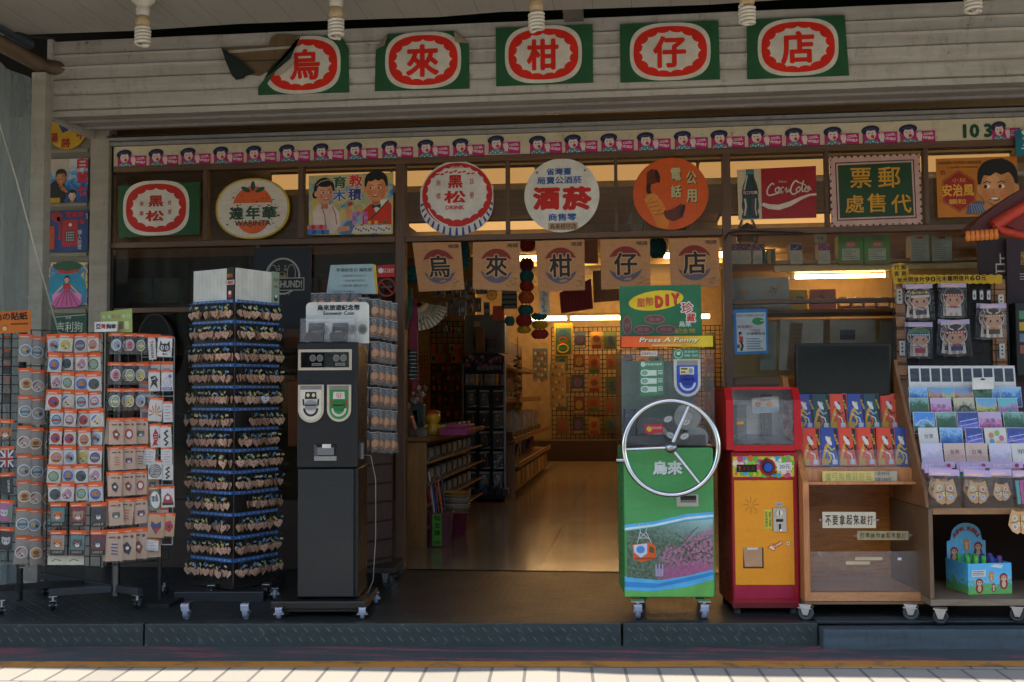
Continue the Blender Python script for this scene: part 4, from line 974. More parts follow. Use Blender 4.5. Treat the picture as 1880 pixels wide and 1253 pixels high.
# ---------------------------------------------------------------- back wall with its wire grid and hanging toys
def gridmesh(pl, u0, u1, v0, v1, step, r, m, out=0):
    mb = MB(); n = int((u1-u0)/step); k = int((v1-v0)/step)
    for i in range(n+1): u = u0+(u1-u0)*i/n; mb.lbox(pl, u-r, u+r, v0, v1, out+r, out-r, m)
    for j in range(k+1): v = v0+(v1-v0)*j/k; mb.lbox(pl, u0, u1, v-r, v+r, out+3*r, out+r, m)
    return mb
blk = C('#1c1b1a', .4, .3)
GW = PL((0, 11.4, 0)); u0, v0 = GW.uv(1014, 806); u1, v1 = GW.uv(1330, 598)
solo(gridmesh(GW, u0, u1, v0, v1, .075, .006, blk), 'wire_grid', 'large dark wire grid on the back wall hung with toys', 'grid')
mb = MB(); mb.lbox(GW, u0-.4, u1, .0, v0, .55, 0, wood('#2e2013', '#4a321c', 1, .5, 0), .01); solo(mb, 'low_cabinet', 'dark low cabinet along the back wall under the wire grid', 'cabinet')
CARD = [C(h, .5) for h in ('#8d6a3a', '#a8622a', '#7a3a20', '#5a6a3a', '#b38a3a', '#3a4a5a', '#8a8070')]
def toy(w, h, c1, c2, kind):
    """a blister card: card, clear bubble and the toy inside"""
    q = lpl(1.0); mb = MB(); mb.slab(q, [(-w/2, h), (w/2, h), (w/2, 0), (-w/2, 0)], c1, .002, .003)
    if kind == 0:
        for i in range(3): mb.ell(q, R.uniform(-.2, .2)*w, h*(.35+.18*i), w*.22, h*.1, c2, .02+.003*i, .02, 10)
    elif kind == 1: mb.rect(q, -w*.38, h*.75, w*.38, h*.98, c2, .03, .028); mb.ell(q, 0, h*.4, w*.3, h*.2, C('#a34a20', .5), .03, .026, 12)
    else: mb.ell(q, 0, h*.45, w*.32, h*.26, c2, .03, .026, 14); mb.rect(q, -w*.42, h*.8, w*.42, h*.95, C('#b3a58a', .5), .012, .01)
    mb.rect(q, -w*.45, .04*h, w*.45, h*.97, film(.2, .06, 1.3), .034)
    return mb
protos = []
TC = ['#b3441c', '#3f7a34', '#c9a23a', '#2f5a8a', '#a8301f', '#7a5a8a']
names = ['orange', 'green', 'yellow', 'blue', 'red', 'mauve']
for i in range(6): protos.append(toy(.20, .26, CARD[i], C(TC[i], .4), i % 3))
pobj = {}
gx = [1040, 1068, 1096, 1123, 1150, 1180, 1210, 1240, 1270, 1300]; gy = [(612, 40), (655, 26), (665, 40), (702, 40), (750, 36), (780, 22)]
for r, y in enumerate((610, 652, 690, 730, 767)):
    for c_, x in enumerate((1034, 1062, 1092, 1122, 1150, 1178, 1208, 1240, 1272, 1304)):
        if r == 0 and c_ in (0,): continue
        k = (c_*5+r*3) % 6; p = GW.pt(x+R.uniform(-3, 3), y+R.uniform(-2, 2), .05)
        if k not in pobj: o = protos[k].build('toy_pack'); pobj[k] = o
        else: o = dup(pobj[k])
        o.location = p; o.scale = (R.uniform(.85, 1.1), 1, R.uniform(.9, 1.15)); tag(o, '%s toy on a card, %s along the %s row of the back wall grid' % (names[k], ordn(c_), ordn(r)), 'toy', 'toys hanging on the back wall grid')
def ringset():
    L = GW.at(1035, 627); mb = MB(); mb.slab(L, [(1018, 594), (1052, 594), (1052, 654), (1018, 654)], C('#a8841c', .5), .06, .01); mb.rect(L, 1021, 603, 1049, 651, C('#3a5a4a', .5), .062)
    for y, c, r in ((612, '#1f4a7a', 7), (625, '#b33a1c', 8), (634, '#3f8a34', 11), (640, '#c9b33a', 11)): mb.ring(L, 1034, y, r, r*.8, 2.4, C(c, .4), .066, 20)
    solo(mb, 'ring_toss_set', 'yellow framed set of coloured rings high on the back wall', 'toy')
ringset()
# left part of the room: cream column with notices, second grid
LW = PL((0, 7.6, 0)); u0, v0 = LW.uv(792, 792); u1, v1 = LW.uv(852, 590)
mb = MB(); mb.lbox(LW, u0-.75, u1+.15, 0, 2.9, -.03, -.12, C('#a88a58', .8)); solo(mb, 'partition_wall', 'cream partition wall behind the left counter', 'wall')
solo(gridmesh(LW, u0, u1, v0, v1, .07, .005, blk, -.0), 'wire_grid', 'narrow dark wire grid with small goods left of the black display rack', 'grid')
for r, (y, c) in enumerate(((640, 5), (658, 6), (676, 6), (694, 6), (712, 5), (733, 5), (760, 4))):
    for i in range(c):
        q = lpl(1.0); k = (i+r*2) % 4; key = ('sm', r, k)
        mb = MB(); mb.slab(q, [(-.035, .12), (.035, .12), (.035, 0), (-.035, 0)], C(('#b36a3a', '#8a7a5a', '#6a4a30', '#a89a7a')[(r+k) % 4] if r < 2 else ('#3a3226', '#4a4030', '#5a3a20', '#6a5a3a')[k], .4), .004, .006); mb.ell(q, 0, .06, .022, .035, C(('#c9622a', '#3a4a3a', '#a8301f', '#8a8478')[(i*3+r) % 4], .4), .012, .01, 8)
        if key in pobj: o = dup(pobj[key])
        else: o = mb.build('small_charm'); pobj[key] = o
        o.location = LW.pt(797+i*(54/c)+R.uniform(-1, 1), y-8, .02); tag(o, 'small charm on the narrow grid, in the %s row from the top' % ordn(r), 'charm', 'small charms on the narrow grid row %s' % ordn(r))
mb = MB(); L = LW.at(775, 690); mb.slab(L, [(765, 640), (790, 640), (790, 755), (765, 755)], C('#b3935a', .7), .02, .01)
for i in range(5):
    for j in range(4): mb.ell(L, 770+j*5, 648+i*7, 1.2, 1.6, C('#5a3a20', .5), .022, 0, 6)
mb.text(L, '超人氣推薦', 777, 691, 4, C('#6a5a2a', .5), .022, 20); mb.rect(L, 767, 706, 787, 722, C('#5a5a40', .5), .0215); mb.rect(L, 768, 707, 786, 721, C('#b39a62', .5), .0222)
solo(mb, 'notice_board', 'cream notice board with rows of dots behind the left counter', 'notice')

# ---------------------------------------------------------------- black display rack in the middle
DR = PL(ground(888, 917), .02); RK = thing('display_rack', 'tall black rack of blister packs in the doorway aisle with a pink and black header', 'rack', DR.o, .02)
mk = C('#17171a', .35, .2)
mb = MB(); mb.pbox(DR, 851, 655, 927, 917, 0, -.03, mk, .004); mb.pbox(DR, 851, 905, 927, 917, .25, 0, mk, .004); mb.build('back_panel', RK)
mb = MB(); mb.pbox(DR, 849, 668, 852, 917, .12, 0, metal('#8a8c90', .3)); mb.pbox(DR, 925, 668, 928, 917, .12, 0, metal('#8a8c90', .3)); mb.build('side_rail', RK)
mb = MB(); L = DR.at(888, 667); mb.slab(L, [(851, 684), (851, 656), (872, 649), (914, 649), (927, 655), (927, 684)], C('#1a1620', .4), .06, .02)
for i in range(34): mb.ell(L, R.uniform(856, 924), R.uniform(655, 672), R.uniform(2, 5), R.uniform(2, 4), C(('#7a3a5a', '#9a4a6a', '#5a2f4a', '#8a7a70', '#3a3450')[i % 5], .5), .0605+i*.0001, 0, 8)
mb.text(L, '組合金剛特攻', 900, 676, 9, C('#8d8a92', .5), .066, 46, .02, 0, -.15); mb.build('header_sign', RK)
mb = MB(); mb.pbox(DR, 853, 687, 926, 712, .15, .01, film(.08, .1, 1.4)); mb.pbox(DR, 853, 709, 926, 713, .16, 0, mk); mb.build('bin', RK)
for i in range(9):
    mb = MB(); p = DR.pt(860+i*7.4, 708, .08); c = ('#7a5a3a', '#8a8a8a', '#b3812a', '#5a2a20', '#3a4a3a')[i % 5]; mb.lathe(p, [(.0, 0), (.03, .0), (.034, .04), (.02, .06), (.028, .085), (.018, .115), (0, .12)], C(c, .4), 10)
    solo(mb, 'toy_figure', ('brown', 'grey', 'yellow', 'maroon', 'olive')[i % 5]+' little figure in the clear bin of the black rack, %s from the left' % ordn(i), 'figure', 'little figures in the rack bin')
def blister(c):
    q = lpl(.00475); mb = MB(); mb.slab(q, [(-11, 38), (11, 38), (11, 0), (-11, 0)], C('#2a2a2e', .35), .002, .004, C('#8a8a8a'))
    mb.slab(q, [(-10.4, 5), (-10.4, 0.6), (10.4, .6), (10.4, 4)], C('#8d8b8a', .4), .003, .001); mb.slab(q, [(-10.4, 37), (10.4, 37), (10.4, 33)], C('#a09c98', .4), .003, .001)
    mb.ell(q, 0, 11, 4.2, 4, C(c, .4), .03, .028, 12); mb.slab(q, [(-6, 14), (6, 14), (7, 24), (4, 31), (-4, 31), (-7, 24)], C(hexmix(c, '#202020', .5), .35), .028, .026); mb.ell(q, 0, 20, 3, 3, C(('#a86a2a' if c != '#b3812a' else '#8a8a8a'), .4), .03, 0, 8)
    mb.rect(q, -9.5, 5, 9.5, 36, film(.12, .05, 1.8), .034); return mb
bl = {}
bc = ['#b3812a', '#6a6a6e', '#5a2624', '#6a6a6e', '#5a2624', '#3a3a40']
for r, y in enumerate((716, 754, 792, 829, 866)):
    for c_ in range(3):
        k = bc[(r*2+c_*(1+r)) % 6]; o = dup(bl[k]) if k in bl else blister(k).build('blister_pack'); bl.setdefault(k, o)
        o.location = DR.pt(864.5+c_*25, y, .10+.02*c_); o.rotation_euler = (0, R.uniform(-.06, .06), R.uniform(-.1, .1)); tag(o, 'blister pack with a small figure, %s of the %s row on the black rack' % (ordn(c_), ordn(r)), 'toy pack', 'blister packs on the black rack')
mb = MB(); p = DR.pt(902, 908, .2)
for i in range(5): mb.box(p.x-.16+i*.07, p.x-.1+i*.07, p.y-.1, p.y+.1, .06, .13+.02*(i % 2), C(('#2a2c34', '#3a3f4a', '#22252c')[i % 3], .3), None, .01)
solo(mb, 'toy_pile', 'dark plastic packs lying in the bottom tray of the black rack', 'pile')
# clear carton standing on top behind the rack
TB = PL((0, DR.o.y+.25, 0)); mb = MB(); mb.pbox(TB, 853, 578, 927, 648, .0, -.35, C('#4a4438', .5), .004); L = TB.at(890, 612)
mb.rect(L, 868, 618, 912, 640, C('#121214', .3), .002); mb.rect(L, 888, 619, 918, 622, C('#8a2a2a', .4), .003); mb.rect(L, 870, 590, 882, 600, C('#a88a3a', .5), .003); mb.pbox(TB, 852, 577, 928, 649, .012, .002, film(.12, .1, 1.6)); 
solo(mb, 'gift_carton', 'grey gift carton with a dark window high on the rack in the aisle', 'carton')

# ---------------------------------------------------------------- wooden gondola shelves along the aisle
gy0, gy1 = ground(945, 915).y, 8.9; gxr = ground(950, 914).x; wo = wood('#65421f', '#8f5f2f', 1, .4, 2); wox = wood('#65421f', '#8f5f2f', 1, .4, 1)
GS = thing('gondola_shelf', 'brown wooden shelf unit running back along the left of the aisle', 'shelf', (gxr-.3, gy0, 0))
mb = MB(); mb.box(gxr-.42, gxr-.02, gy0, gy0+.03, 0, .55, wo, None, .003); mb.box(gxr-.42, gxr-.33, gy0, gy0+.03, .55, 1.75, wo, None, .003); mb.build('end_panel', GS)
mb = MB(); mb.box(gxr-.42, gxr-.38, gy0+.03, gy1, 0, 1.75, wood('#3a2513', '#56371c', 1, .45, 1)); mb.build('back_panel', GS)
for z, w in ((.06, .36), (.30, .40), (.56, .36), (.98, .26), (1.36, .2)):
    mb = MB(); mb.box(gxr-.38, gxr-.38+w, gy0+.03, gy1, z, z+.025, wox, None, .003); mb.box(gxr-.38+w-.015, gxr-.38+w, gy0+.03, gy1, z+.026, z+.06, wox, None, .003); mb.build('shelf', GS)
def sticks(y, z, w, n, c, h):
    mb = MB(); mb.box(gxr-.36, gxr-.36+w, y, y+.36, z, z+.09, C('#5a4a30', .5), None, .004)
    for i in range(n):
        x0 = gxr-.35+R.random()*(w-.02); yy = y+.02+R.random()*.32; hh = h*R.uniform(.8, 1.15); mb.box(x0-.012, x0+.012, yy-.005, yy+.005, z+.06, z+hh, film(.2, .45, 1.6) if i % 3 else C(c, .25)); mb.ell(PL((x0, yy-.006, z+hh*.9)), 0, 0, 1, 1, C(c, .3), 0) if False else None
    return mb
for i in range(9):
    y = gy0+.15+i*.44
    if i < 8: solo(sticks(y, .585, .3, 55, '#c9a06a', .26), 'snack_tray', 'tray of clear wrapped sticks on the waist high shelf, %s tray from the door' % ordn(i), 'tray', 'trays of wrapped sticks on the shelf unit')
    if i < 4: solo(sticks(y, 1.005, .2, 30, '#c08a5a', .22), 'snack_tray', 'tray of clear wrapped sticks on the upper shelf, %s tray from the door' % ordn(i), 'tray', 'trays of wrapped sticks on the shelf unit')
for i in range(8):
    y = gy0+.1+i*.5; mb = MB(); mb.box(gxr-.34, gxr-.01, y, y+.4, .085, .26, C(('#8a6a3a', '#7a5a30', '#96733f')[i % 3], .5), None, .006); mb.box(gxr-.33, gxr-.02, y+.01, y+.39, .262, .268, C('#2a2018', .6)); solo(mb, 'storage_bin', 'tan storage bin on the floor shelf, %s from the door' % ordn(i), 'bin', 'tan storage bins on the lowest shelf')
for i in range(7):
    y = gy0+.12+i*.5; mb = MB()
    for k in range(9):
        a = R.uniform(-.5, .3); M = Matrix.Translation((gxr-.22, y+.04*k, .335)) @ Matrix.Rotation(a, 4, 'Y'); mb.box(-.08, .08, -.012, .012, 0, .19, C(('#a8a090', '#8a3a24', '#3a4a3a', '#b38a4a', '#6a5a4a', '#2a2a2c')[(k+i) % 6], .45), M)
    solo(mb, 'goods_heap', 'loose packets leaning in the low slanted shelf, %s heap from the door' % ordn(i), 'goods', 'loose packets on the low shelf')
mb = MB()
for i in range(30):
    a = i/29; p = Vector((gxr-.1+.03*math.sin(i*2.3), gy0+1.1, 1.5-a*.62)); mb.lathe(p, [(0, -.02), (.022, -.012), (.026, 0), (.02, .014), (0, .02)], C(('#b38a3a', '#4a5a2a', '#b3541c', '#c9b27a')[i % 4], .4), 8)
mb.tube([(gxr-.1, gy0+1.1, 1.72), (gxr-.1, gy0+1.1, .9)], .006, C('#8a7a5a', .6), 5); solo(mb, 'charm_string', 'string of little gourds and charms hanging from the shelf unit in the aisle', 'ornament')
for k, (y, x0, x1, y0, y1, c, lab) in enumerate(((9.3, 1010, 1038, 665, 748, '#8a7a5a', 'pale stand of small earrings at the far end of the shelf unit'), (9.0, 978, 1005, 640, 700, '#5a6a70', 'clear drawer stand of small goods above the aisle shelf'))):
    q = PL((0, y, 0)); mb = MB(); mb.pbox(q, x0, y0, x1, y1, 0, -.1, C(c, .5), .004); L = q.at((x0+x1)/2, (y0+y1)/2)
    for i in range(4):
        for j in range(6): mb.ell(L, x0+5+i*6, y0+9+j*(y1-y0)/6, 2, 3, C(('#b3a070', '#6a4a30', '#a8622a')[(i+j) % 3], .4), .012, .01, 8)
    solo(mb, 'goods_stand', lab, 'stand')
# light switch lamps: two bright spots are bulbs on the shelf edge
# ---------------------------------------------------------------- left counter and bins by the door
cl, cr_ = ground(757, 1006), ground(783, 1008)
LC = thing('counter', 'wooden counter with slanted racks of small gadgets just inside the door', 'counter', (cl.x, cl.y, 0)); wl = wood('#65431f', '#94632c', 1, .4, 2)
zt_ = PL((0, cr_.y, 0)).uv(780, 812)[1]
mb = MB(); mb.box(cl.x-.1, cr_.x, cr_.y, cr_.y+.03, 0, zt_, wl, None, .004); mb.box(cl.x-.1, cr_.x-.16, cr_.y+.03, 3.6, 0, zt_, wl); mb.build('front_panel', LC)
mb = MB(); mb.box(cl.x-.14, cr_.x+.03, cr_.y-.03, 3.62, zt_+.002, zt_+.035, wood('#5a3a1c', '#7d5226', 1, .3, 1), None, .005); mb.build('counter_top', LC)
for k in range(5):
    z = .1+k*.15; mb = MB(); M = Matrix.Translation((cr_.x-.13, 0, z)) @ Matrix.Rotation(rad(-14), 4, 'Y'); mb.box(0, .15, cr_.y+.03, 3.6, 0, .015, wox, M); mb.build('slanted_shelf', LC)
g0 = None
for k in range(5):
    for i in range(9):
        p = (cr_.x-.09, cr_.y+.14+i*.26, .13+k*.15)
        if g0 is None:
            q = MB(); q.box(-.04, .05, -.09, .09, 0, .1, C('#57544a', .35), None, .006); q.box(.051, .054, -.07, .07, .03, .085, C('#8d8a80', .35)); q.cyl((.05, 0, .02), (.068, 0, .02), .015, metal('#9a9a94'), 10); q.cyl((.05, .05, .02), (.06, .05, .02), .01, metal('#9a9a94'), 8); g0 = q.build('gadget'); o = g0
        else: o = dup(g0)
        o.location = p; tag(o, 'little grey gadget on the counter side, %s back in the %s row up' % (ordn(i), ordn(k)), 'gadget', 'gadgets in the slanted counter racks')
CP = PL((0, cr_.y+.35, 0))
p = CP.pt(795, 801); p.z = zt_+.037; mb = MB(); y_ = C('#b3851c', .35)
mb.lathe(p, [(0, 0), (.045, 0), (.05, .02), (.042, .06), (.034, .08), (.05, .1), (.058, .125), (.05, .155), (.02, .17), (0, .172)], y_, 16)
for s_ in (-1, 1): mb.tube([p+Vector((s_*.04, -.01, .07)), p+Vector((s_*.062, -.02, .045))], .014, y_, 8)
mb.lathe(p+Vector((0, 0, .155)), [(.05, 0), (.056, .012), (.03, .025), (0, .03)], C('#a8281c', .4), 16); solo(mb, 'toy_doll', 'yellow toy figure with a red cap on the counter', 'doll')
mb = MB(); q = PL((0, cr_.y+.25, 0)); a = q.pt(806, 802); mb.box(a.x, a.x+.2, a.y, a.y+.35, zt_+.036, zt_+.085, C('#8d3058', .4), None, .004); mb.box(a.x+.04, a.x+.2, a.y+.1, a.y+.4, zt_+.087, zt_+.11, C('#a03a68', .4), None, .004); solo(mb, 'pink_box', 'flat pink boxes stacked on the counter', 'box')
mb = MB(); a = q.pt(776, 809); M = Matrix.Translation((a.x, a.y-.22, zt_+.037)) @ Matrix.Rotation(rad(-18), 4, 'Y'); mb.box(-.004, .004, 0, .1, 0, .15, C('#9a2a24', .4), M); mb.box(.0045, .005, .02, .08, .03, .12, C('#b3a890', .4), M); solo(mb, 'price_stand', 'little red and white stand-up card at the counter edge', 'card')
for i, (x, c) in enumerate(((758, '#6a5a44'), (768, '#3f4a44'))):
    mb = MB(); a = CP.pt(x, 800, -.3); mb.box(a.x-.05, a.x+.04, a.y, a.y+.1, zt_+.037, zt_+.22+.04*i, C(c, .5), None, .008)
    for k in range(6): mb.lathe(Vector((a.x-.04+.016*k, a.y+.05, zt_+.24+.05*(k % 3)+.04*i)), [(0, -.03), (.025, 0), (0, .03)], C(('#a88a7a', '#7a5a4a')[k % 2], .6), 8)
    solo(mb, 'flower_pot', ('brown' if i == 0 else 'dark green')+' pot of dried flowers on the counter near the door jamb', 'pot', 'pots of dried flowers on the counter')
def bin_(name, label, px, py, r0, r1, h, col, n=28):
    g = ground(px, py); t = thing(name, label, 'bin', g); mb = MB(); mb.lathe(g, [(0, .003), (r0, .003), (r0+.003, .01), (r1, h-.01), (r1+.012, h), (r1+.008, h+.006), (r1-.004, h-.004), (r0-.006, .02)], col, n); mb.build('body', t); return t, g
t, g = bin_('waste_bin', 'dusky pink bin holding party sparklers with a green label 仙女棒 100', 806, 1003, .085, .1, .24, C('#6d4048', .45))
mb = MB(); L = PL((g.x, g.y-.101, 0)).at(803, 970); vs = []
for (x0, y0, x1, y1, m, o) in ((794, 944, 811, 1002, '#4c8a24', 0),): mb.rect(L, x0, y0, x1, y1, C(m, .5), .004, .003)
mb.text(L, '仙女棒', 803, 965, 11, C('#141814', .5), .005, 11, .02, vert=True, gap=1.25); mb.text(L, '100', 803, 996, 7, C('#141814', .5), .005, 11, .02); mb.build('label', t)
for i, c in enumerate(('#1f3a5a', '#2a4a3a', '#a8281c', '#b3a89a', '#24406a', '#8a2a4a', '#c9622a', '#3a3a5a')):
    mb = MB(); a = g+Vector((-.06+.018*i, R.uniform(-.04, .04), .04)); b = g+Vector((-.15+.022*i, .06, .5+R.uniform(-.06, .05))); mb.cyl(a, b, .008, C(c, .35), 6); solo(mb, 'sparkler_stick', ('navy', 'dark green', 'red', 'white', 'blue', 'crimson', 'orange', 'violet')[i]+' stick standing in the dusky pink bin', 'stick', 'sticks in the dusky pink bin')
for k in range(7):
    gg = ground(838, 985); z = .02+k*.022 if k else 0; mb = MB(); mb.lathe(gg+Vector((0, 0, z)), [(.07, 0), (.095, .18), (.106, .186), (.106, .178), (.095, .172), (.066, .01)], C(('#6a2438', '#a89a88', '#8a7a50', '#a8752a')[0 if k == 0 else (3 if k == 6 else 1+k % 2)], .45), 24)
    solo(mb, 'basket', 'plastic basket in the stack behind the pink bin, %s from the bottom' % ordn(k), 'basket', 'stacked plastic baskets', gg+Vector((0, 0, z)))

# ---------------------------------------------------------------- things hanging in the doorway
YD = PL((0, .8, 0))
def yarn(px, py, w, h, c, pl):
    mb = MB(); p = pl.pt(px, py); k = pl.mpp(px, py); m = C(c, .8, 0, .35, 60); 
    for i in range(7):
        z = (i-3)*h*k/7; r = w*k/2*math.sqrt(max(.1, 1-((i-3)/3.9)**2)); mb.tube([(p.x+r*math.cos(2*pi*j/14), p.y+r*math.sin(2*pi*j/14), p.z+z+.004*math.sin(j*3)) for j in range(14)], h*k/11, m, 6, True)
    mb.lathe(p, [(0, -h*k/2), (w*k*.42, -h*k*.3), (w*k*.46, 0), (w*k*.42, h*k*.3), (0, h*k/2)], m, 14); return mb
cn = {'#8d2318': 'red', '#1f5a58': 'teal', '#a8501c': 'orange', '#b3861c': 'yellow', '#5a1418': 'maroon'}
for px, py, w, h, c in ((968, 448, 26, 26, '#8d2318'), (967, 486, 24, 22, '#5a1418'), (967, 508, 24, 20, '#1f5a58'), (967, 526, 24, 18, '#8d2318'), (966, 547, 26, 20, '#a8501c'), (965, 570, 26, 18, '#1f5a58'), (962, 589, 28, 20, '#8d2318'), (962, 606, 24, 12, '#b3861c'), (990, 582, 28, 12, '#1f5a58'), (991, 597, 28, 14, '#b3861c'), (991, 614, 30, 16, '#8d2318'), (936, 590, 16, 16, '#1f5a58'), (1207, 456, 30, 34, '#1f5a58'), (754, 505, 24, 30, '#1f5a58'), (850, 470, 18, 50, '#1f5a58')):
    solo(yarn(px, py, w, h, c, YD), 'yarn_bundle', '%s bundle of yarn hanging in the doorway at %s' % (cn[c], ('the left end' if px < 760 else 'the left of the second banner' if px < 860 else 'the right end' if px > 1200 else 'the gap between banners, %s one' % ('upper' if py < 500 else 'middle' if py < 560 else 'lower'))), 'yarn', 'bundles of yarn hanging in the doorway')
FN = PL((0, .35, 0)); t = thing('paper_fan', 'open pale folding fan hanging by the left door jamb', 'fan', FN.pt(770, 558))
mb = MB(); vs = []; n = 26; L = FN.at(770, 558, 0); c0 = (768, 556)
for i in range(n+1):
    a = rad(118)-rad(108)*i/n+rad(0); o = .012*(i % 2)
    for r in (17, 55): vs.append(L.pt(c0[0]+r*math.cos(a), c0[1]+r*math.sin(a)*.92, o))
mb.add(vs, [(2*i, 2*i+1, 2*i+3, 2*i+2) for i in range(n)], C('#a3937a', .7, 0, .2, 40)); 
for i in range(40): a = rad(R.uniform(14, 112)); r = R.uniform(30, 52); mb.ell(L, c0[0]+r*math.cos(a), c0[1]+r*math.sin(a)*.92, 1.6, .8, C('#3a4430', .7), .0135, 0, 6, 2, 0, 2*pi, a)
mb.build('leaf', t); mb = MB()
for i in range(0, n+1, 2): a = rad(118)-rad(108)*i/n; mb.line(L, [c0, (c0[0]+20*math.cos(a), c0[1]+20*math.sin(a)*.92)], 2.2, C('#b39a74', .6), .014)
mb.build('rib', t)
mb = MB(); L = YD.at(1058, 535); mb.slab(YD, [(1027, 538), (1085, 512), (1089, 567), (1030, 576)], C('#6d1a14', .7), 0, .006, C('#9a8a7a')); 
for i in range(9): mb.line(YD, [(1031+i*6, 537-i*2.4), (1034+i*6, 575-i*1)], .8, C('#3a0f0c', .7), .002)
solo(mb, 'red_panel', 'dark red ribbed paper panel hanging askew under the middle banner', 'panel')
q = PL((0, 1.1, 0)); mb = MB(); mb.slab(q, [(1088, 498), (1140, 494), (1140, 552), (1090, 556)], wood('#7a4a20', '#9a6a34', 2, .6, 2), 0, .01); solo(mb, 'straw_panel', 'brown straw panel hanging behind the fourth banner', 'panel')
q = PL((0, .3, 0)); mb = MB(); L = q.at(998, 552); mb.slab(L, [(989, 530), (1008, 530), (1009, 577), (991, 577)], C('#b3ab98', .6), .0, .002)
for i, ch in enumerate('福州在左巷前'): mb.text(L, ch, 998+(i % 2)*3-1, 535+i*7.2, 6.5, C('#25221e', .6), .002, 7)
solo(mb, 'price_slip', 'white handwritten paper slip hanging below the middle banner', 'note')
q = PL((0, 1.3, 0))
for x, y, w, h, c, lab in ((1084, 462, 26, 44, '#b3641c', 'orange bag of packed snacks hanging between the third and fourth banners'), (935, 548, 27, 38, '#6a6458', 'grey lined notice board hanging under the second banner'), (903, 548, 18, 34, '#a8801f', 'round yellow wheel toy hanging above the black rack'), (915, 575, 20, 26, '#a8401c', 'orange pouch hanging above the black rack')):
    mb = MB(); L = q.at(x, y); mb.slab(L, [(x-w/2, y-h/2), (x+w/2, y-h/2), (x+w/2+1, y+h/2), (x-w/2-1, y+h/2)], C(c, .5, 0, .3, 20), 0, .02) if 'wheel' not in lab else mb.ring(L, x, y-6, 10, 10, 3, C(c, .4), 0)
    if 'lined' in lab: [mb.rect(L, x-w/2, y-8+i*9, x+w/2, y-5+i*9, C('#2a2824', .5), .002) for i in range(3)]
    if 'bag' in lab: mb.rect(L, x-w/2-1, y-h/2-2, x+w/2+1, y+h/2+2, film(.12, .05, 2.0), .03)
    if 'wheel' in lab: [mb.line(L, [(x+9*math.cos(a), y-6+9*math.sin(a)), (x-9*math.cos(a), y-6-9*math.sin(a))], 1.6, C(c, .4), .002) for a in (0, 1.05, 2.1)]
    solo(mb, 'hanging_goods', lab, 'goods', 'goods hanging over the aisle')
q = PL((0, 1.6, 0))
for i in range(16):
    x = 800+(i % 8)*13+R.uniform(-3, 3); y = 530+(i//8)*34+R.uniform(-6, 6); L = q.at(x, y); mb = MB(); c = ('#3a2f28', '#4a4240', '#33383a', '#4a2f22', '#2f3a34')[i % 5]
    mb.slab(L, [(x-5.5, y-13), (x+5.5, y-13), (x+5.5, y+13), (x-5.5, y+13)], C(c, .5), 0, .02); mb.ell(L, x, y+3, 3.6, 5, C(('#8a8a90', '#7a5a3a', '#8a3a2a')[i % 3], .35), .012, .01, 10); mb.rect(L, x-5.5, y-13, x+5.5, y+13, film(.14, .05, 1.8), .016)
    solo(mb, 'hanging_pack', 'dark toy pack hanging over the aisle, %s of the %s row' % (ordn(i % 8), ('upper', 'lower')[i//8]), 'toy pack', 'dark toy packs hanging over the aisle')
q = PL((0, 2.4, 0))
for i, (x, c) in enumerate(((812, '#2a5a3a'), (820, '#8a8a94'), (826, '#2f4a2a'), (833, '#5a2a24'), (840, '#3a6a4a'), (828, '#a8401c'))):
    y = 606+R.uniform(-4, 6); mb = MB(); p = q.pt(x, y); mb.lathe(p, [(0, -.03), (.014, -.022), (.018, 0), (.012, .02), (0, .028)], C(c, .35), 8); mb.tube([p+Vector((0, 0, .02)), p+Vector((.004, 0, .12))], .002, C('#5a4a3a', .6), 4); solo(mb, 'hanging_charm', ('green', 'silver', 'olive', 'maroon', 'mint', 'orange')[i]+' glass charm hanging in front of the lit back wall', 'charm', 'glass charms on threads in the aisle')
# red umbrella pole, coil and cord by the left jamb
q = PL((0, .25, 0)); mb = MB(); mb.slab(q, [(753, 560), (764, 545), (768, 700), (758, 720), (752, 640)], C('#6a1530', .6), 0, .03); mb.slab(q, [(748, 530), (756, 530), (758, 570), (750, 600)], C('#1f4a3a', .6), .01, .03); solo(mb, 'folded_parasol', 'folded crimson and green parasol hanging beside the left door jamb', 'parasol')
mb = MB(); p = q.pt(752, 670)
for i in range(16): mb.tube([(p.x+.052*math.cos(2*pi*j/16), p.y+.03*math.sin(2*pi*j/16), p.z+.09-i*.012) for j in range(16)], .0045, metal('#7f8f88', .3) if i % 2 else C('#25302c', .3), 5, True)
solo(mb, 'coil_toy', 'dark green and silver coil toy hanging by the left door jamb', 'toy')
# clear bags of orange goods in the transom panes
q = PL((0, .6, 0))
for x, y, w, lab in ((1247, 432, 32, 'clear bag of orange snacks hanging behind the telephone sign'), (1372, 432, 40, 'clear bag of orange snacks hanging below the soda sign'), (1168, 408, 34, 'clear cone shaped bag hanging left of the telephone sign')):
    mb = MB(); p = q.pt(x, y); k = q.mpp(x, y); r = w*k/2
    if x != 1168: mb.lathe(p, [(0, -.04), (r*.8, -.04), (r, 0), (r*.7, .05), (r*.1, .08)], C('#b3661c', .5, 0, .3, 30), 14)
    mb.lathe(p, [(r*.9, -.06), (r*1.08, 0), (r*.75, .07), (.012, .17), (.02, .2)], film(.14, .08, 2.0), 18); solo(mb, 'snack_bag', lab, 'bag', 'clear bags hanging in the panes')
